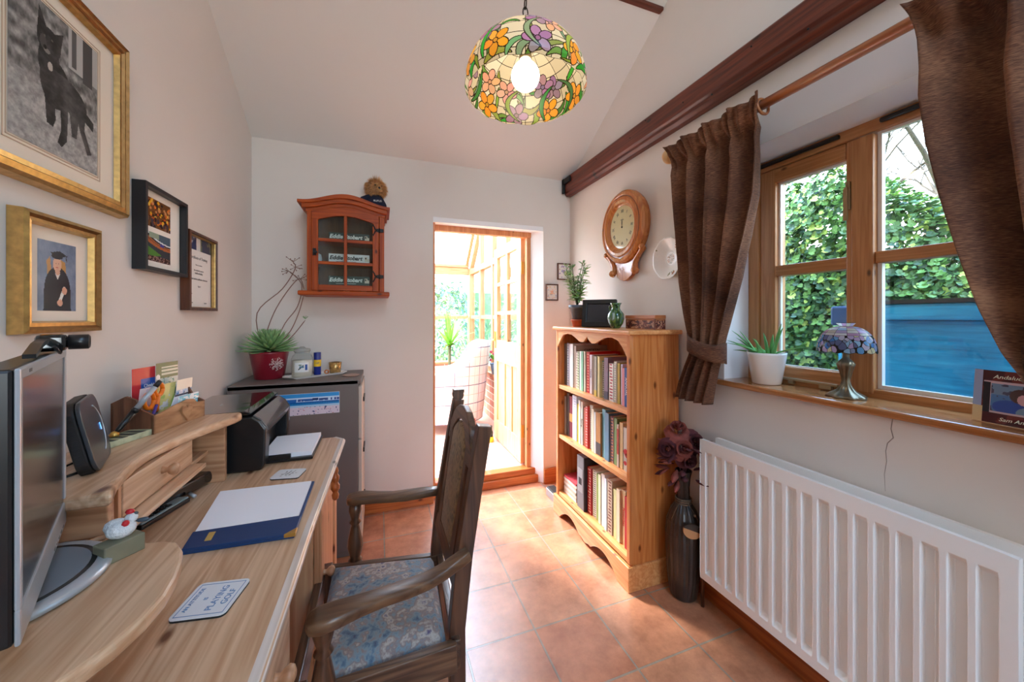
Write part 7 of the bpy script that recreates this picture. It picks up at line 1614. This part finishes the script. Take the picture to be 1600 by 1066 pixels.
# arms with turned supports
def armp(pts, name='armrest'):
    a = MB(); P = [Vector(p[:3]) for p in pts]; wd = [p[3] for p in pts]; th = [p[4] for p in pts]; rings = []
    for i, p in enumerate(P):
        t = (P[min(i+1, len(P)-1)]-P[max(i-1, 0)]).normalized(); w_ = t.cross(Vector((0, 0, 1))).normalized(); u = w_.cross(t); r_ = []
        for k in range(16):
            an = 2*PI*k/16; c, s_ = math.cos(an), math.sin(an); r_.append(a.addv(p+w_*wd[i]*math.copysign(abs(c)**.35, c)+u*th[i]*.9*math.copysign(abs(s_)**.35, s_)))
        rings.append(r_)
    for p_, q_ in zip(rings, rings[1:]):
        for k in range(16): a.face((p_[k], p_[(k+1) % 16], q_[(k+1) % 16], q_[k]), 0, True)
    a.face(rings[0][::-1]); a.face(rings[-1]); a.build(name, oakx_m, ch)
armp([(-.142, .862, .640, .012, .010), (-.136, .862, .640, .024, .014), (-.118, .863, .641, .031, .016), (-.085, .868, .642, .030, .016), (-.040, .880, .640, .024, .015), (.010, .897, .634, .022, .014), (.060, .912, .628, .023, .014), (.110, .925, .626, .022, .014), (.155, .936, .632, .018, .015), (.190, .944, .643, .017, .016), (.222, .952, .654, .016, .016)])
armp([(-.106, 1.402, .640, .012, .010), (-.100, 1.402, .640, .024, .014), (-.082, 1.400, .641, .031, .016), (-.050, 1.396, .642, .030, .016), (-.005, 1.386, .640, .024, .015), (.045, 1.375, .638, .023, .014), (.095, 1.366, .640, .026, .014), (.140, 1.358, .644, .024, .014), (.180, 1.352, .646, .018, .014), (.218, 1.346, .645, .016, .014)])
def turned(x, y, z0, z1, name='arm_support'):
    h_ = z1-z0; prof = [(.024, 0), (.024, .10), (.016, .12), (.023, .15), (.016, .19), (.021, .26), (.026, .36), (.024, .45), (.015, .64), (.013, .68), (.020, .72), (.013, .76), (.018, .83), (.022, .90), (.018, 1.0)]
    a = MB(); a.lathe([(r_, h_*t_) for r_, t_ in prof], (x, y, z0), 24); a.build(name, oak_m, ch)
turned(-.112, .878, .390, .628); turned(-.078, 1.396, .395, .628)
for x, y in ((-.178, .945), (-.172, 1.378)):
    a = MB(); a.box(x-.022, x+.022, y-.022, y+.022, .30, .435); a.lathe([(.016, .0), (.024, .03), (.022, .06), (.014, .08), (.022, .14), (.024, .20), (.016, .27), (.022, .30)], (x, y, 0), 20); a.build('front_leg', oak_m, ch, bevel=.002)
for (p, q) in (((-.112, .878, .405), (-.112, .945, .405)), ((-.078, 1.396, .405), (-.078, 1.365, .405))):
    a = MB(); a.bar([p, q], .020, .018); a.build('arm_block', oak_m, ch)
for y0, y1 in ((.955, .985), (1.375, 1.335)):
    a = MB(); a.bar([(-.17, y0, .14), (.20, y1, .14)], .010, .013); a.build('stretcher', oakx_m, ch, bevel=.002)

# ------------------------------------------------------------------ conservatory furniture
m, t, b, L = mat('plaid_fabric'); N = t.nodes.new; tcn = N('ShaderNodeTexCoord'); sp = N('ShaderNodeSeparateXYZ'); L(tcn.outputs['Object'], sp.inputs[0])
def stripe(src, period, width, off=0):
    a1 = N('ShaderNodeMath'); a1.operation = 'MULTIPLY_ADD'; a1.inputs[1].default_value = 1/period; a1.inputs[2].default_value = off+20; L(src, a1.inputs[0]); f = N('ShaderNodeMath'); f.operation = 'FRACT'; L(a1.outputs[0], f.inputs[0]); l = N('ShaderNodeMath'); l.operation = 'LESS_THAN'; l.inputs[1].default_value = width; L(f.outputs[0], l.inputs[0]); return l.outputs[0]
def mxc(fac, c0, col):
    q = N('ShaderNodeMix'); q.data_type = 'RGBA'; L(fac, q.inputs[0]); 
    if isinstance(c0, tuple): q.inputs[6].default_value = c0
    else: L(c0, q.inputs[6])
    q.inputs[7].default_value = col; return q.outputs[2]
ad = N('ShaderNodeMath'); ad.operation = 'MULTIPLY_ADD'; L(sp.outputs['Y'], ad.inputs[0]); ad.inputs[1].default_value = .8; L(sp.outputs['X'], ad.inputs[2])
cc = mxc(stripe(sp.outputs['Z'], .19, .045), rgb(214, 200, 192), rgb(104, 94, 112)); cc = mxc(stripe(ad.outputs[0], .16, .045, .3), cc, rgb(110, 96, 112)); cc = mxc(stripe(sp.outputs['Z'], .19, .03, .5), cc, rgb(196, 160, 140)); cc = mxc(stripe(ad.outputs[0], .16, .03, .8), cc, rgb(190, 160, 150))
L(cc, b.inputs['Base Color']); b.inputs['Roughness'].default_value = .9; plaid_m = m
def tub_chair(cx, cy, ang, label, lname='armchair'):
    t_ = thing(lname, label, 'armchair', (cx, cy, CF), 'plaid conservatory armchairs'); M_ = Matrix.Translation((cx, cy, CF)) @ Matrix.Rotation(ang, 4, 'Z')     # faces local +x
    def hgt(a_):    # a_ from -pi (arm tip) .. 0 = back .. pi
        q = abs(a_)/2.05; return .60+.32*(1/(1+math.exp((q-.50)*14)))
    def shell(u, v):
        a_ = (u-.5)*2*2.15; r_ = .36; x = -.02-r_*math.cos(a_)*(1.0 if abs(a_) < PI/2 else 1.35); y = r_*.94*math.sin(a_) if abs(a_) < PI/2 else math.copysign(.94*r_, a_)*(1-.0); h_ = hgt(a_)
        z = .10+(h_-.10)*v; k = (z-.1)/.8; return (x-.09*k*math.cos(a_) if abs(a_) < PI/2 else x, y*(1+.04*k), z)
    def inner(u, v): x, y, z = shell(u, v); return (x*.80+.03, y*.74, z+.012)
    a = MB(M_); nu, nv = 44, 12; G = [[a.addv(shell(i/nu, j/nv)) for i in range(nu+1)] for j in range(nv+1)]; H = [[a.addv(inner(i/nu, j/nv)) for i in range(nu+1)] for j in range(nv+1)]
    for j in range(nv):
        for i in range(nu): a.face((G[j][i], G[j][i+1], G[j+1][i+1], G[j+1][i]), 0, True); a.face((H[j][i+1], H[j][i], H[j+1][i], H[j+1][i+1]), 0, True)
    for i in range(nu): a.face((G[nv][i], G[nv][i+1], H[nv][i+1], H[nv][i]), 0, True)
    for s_ in (0, nu):
        for j in range(nv): a.face((G[j][s_], G[j+1][s_], H[j+1][s_], H[j][s_]), 0, True)
    a.build('upholstered_shell', plaid_m, t_)
    a = MB(M_); a.box(-.26, .36, -.27, .27, .12, .43); a.build('seat_cushion', plaid_m, t_, bevel=.04, seg=4)
    for x, y in ((-.27, -.22), (-.27, .22), (.30, -.24), (.30, .24)): a = MB(M_); a.lathe([(.016, 0), (.024, .13)], (x, y, 0), 12); a.build('leg', flat('redwood_leg', rgb(170, 84, 56), rough=.4), t_)
    return t_
tub_chair(.70, 3.98, math.radians(168), 'plaid tub armchair seen from behind through the doorway, nearest the dwarf wall')
tub_chair(-.22, 4.40, math.radians(-60), 'plaid tub armchair farther back, at the left edge of the doorway view')
cu_ = MB(Matrix.Translation((.47, 3.86, CF+.54)) @ Matrix.Rotation(.4, 4, 'Z') @ Matrix.Rotation(-.35, 4, 'Y')); cu_.ball((0, 0, 0), (.07, .19, .17), 20); tag(cu_.build('cushion', flat('pale_floral_cushion', rgb(232, 230, 190), rough=.9, noise=.2, nscale=20)), 'pale yellow cushion in the nearer plaid armchair', 'cushion')
# spiky plant and flower pot
sk = thing('spiky_plant', 'spiky green palm-like plant in a pot before the far conservatory window', 'plant', (.86, 4.74, CF))
a = MB(); a.lathe([(.10, 0), (.15, .26), (.16, .26), (.16, .30), (.14, .30)], (.86, 4.74, CF), 24); a.build('pot', terra_m, sk)
a = MB(); a.lathe([(.001, .27), (.14, .275)], (.86, 4.74, CF), 16, caps=False); a.tube([(.86, 4.74, CF+.27), (.86, 4.74, CF+.80)], .02, 8); a.build('trunk', stemg_m, sk)
R = random.Random(14); a = MB()
for k in range(42):
    an = R.uniform(0, 2*PI); el = R.uniform(.1, 1.45); ln = R.uniform(.35, .6); d = Vector((math.cos(an)*math.cos(el), math.sin(an)*math.cos(el), math.sin(el))); s_ = d.cross(Vector((0, 0, 1))).normalized() if abs(d.z) < .98 else Vector((1, 0, 0)); p0 = Vector((.86, 4.74, CF+.80)); L_ = []; R_ = []
    for q in range(7): f = q/6; p = p0+d*ln*f-Vector((0, 0, .22*ln*f*f*math.cos(el)*1.5)); w_ = .016*(1-f**3)+.002; L_.append(a.addv(p+s_*w_)); R_.append(a.addv(p-s_*w_))
    for q in range(6): a.face((L_[q], L_[q+1], R_[q+1], R_[q]), 0, True)
a.build('spiky_leaves', leaf2_m, sk)
ge_ = thing('potted_geranium', 'pink-flowered plant in a blue pot on the dwarf wall ledge beside the open door', 'plant', (1.21, 3.80, DW+.03))
a = MB(); a.lathe([(.045, 0), (.065, .10), (.068, .12), (.06, .12)], (1.215, 3.86, DW+.03), 18); a.build('pot', flat('pale_blue_pot', rgb(110, 136, 168), rough=.4), ge_)
R = random.Random(8); a = MB()
for k in range(26): an = R.uniform(0, 2*PI); p = Vector((1.215+.09*math.cos(an)*R.random(), 3.86+.11*math.sin(an), DW+.16+R.uniform(0, .13))); a.ball(p, .022 if k % 2 else .016, 6, k % 2)
a.build('flowers_and_leaves', [flat('pink_petal', rgb(220, 84, 116), rough=.7), leaf2_m], ge_)

bpy.context.view_layer.update()
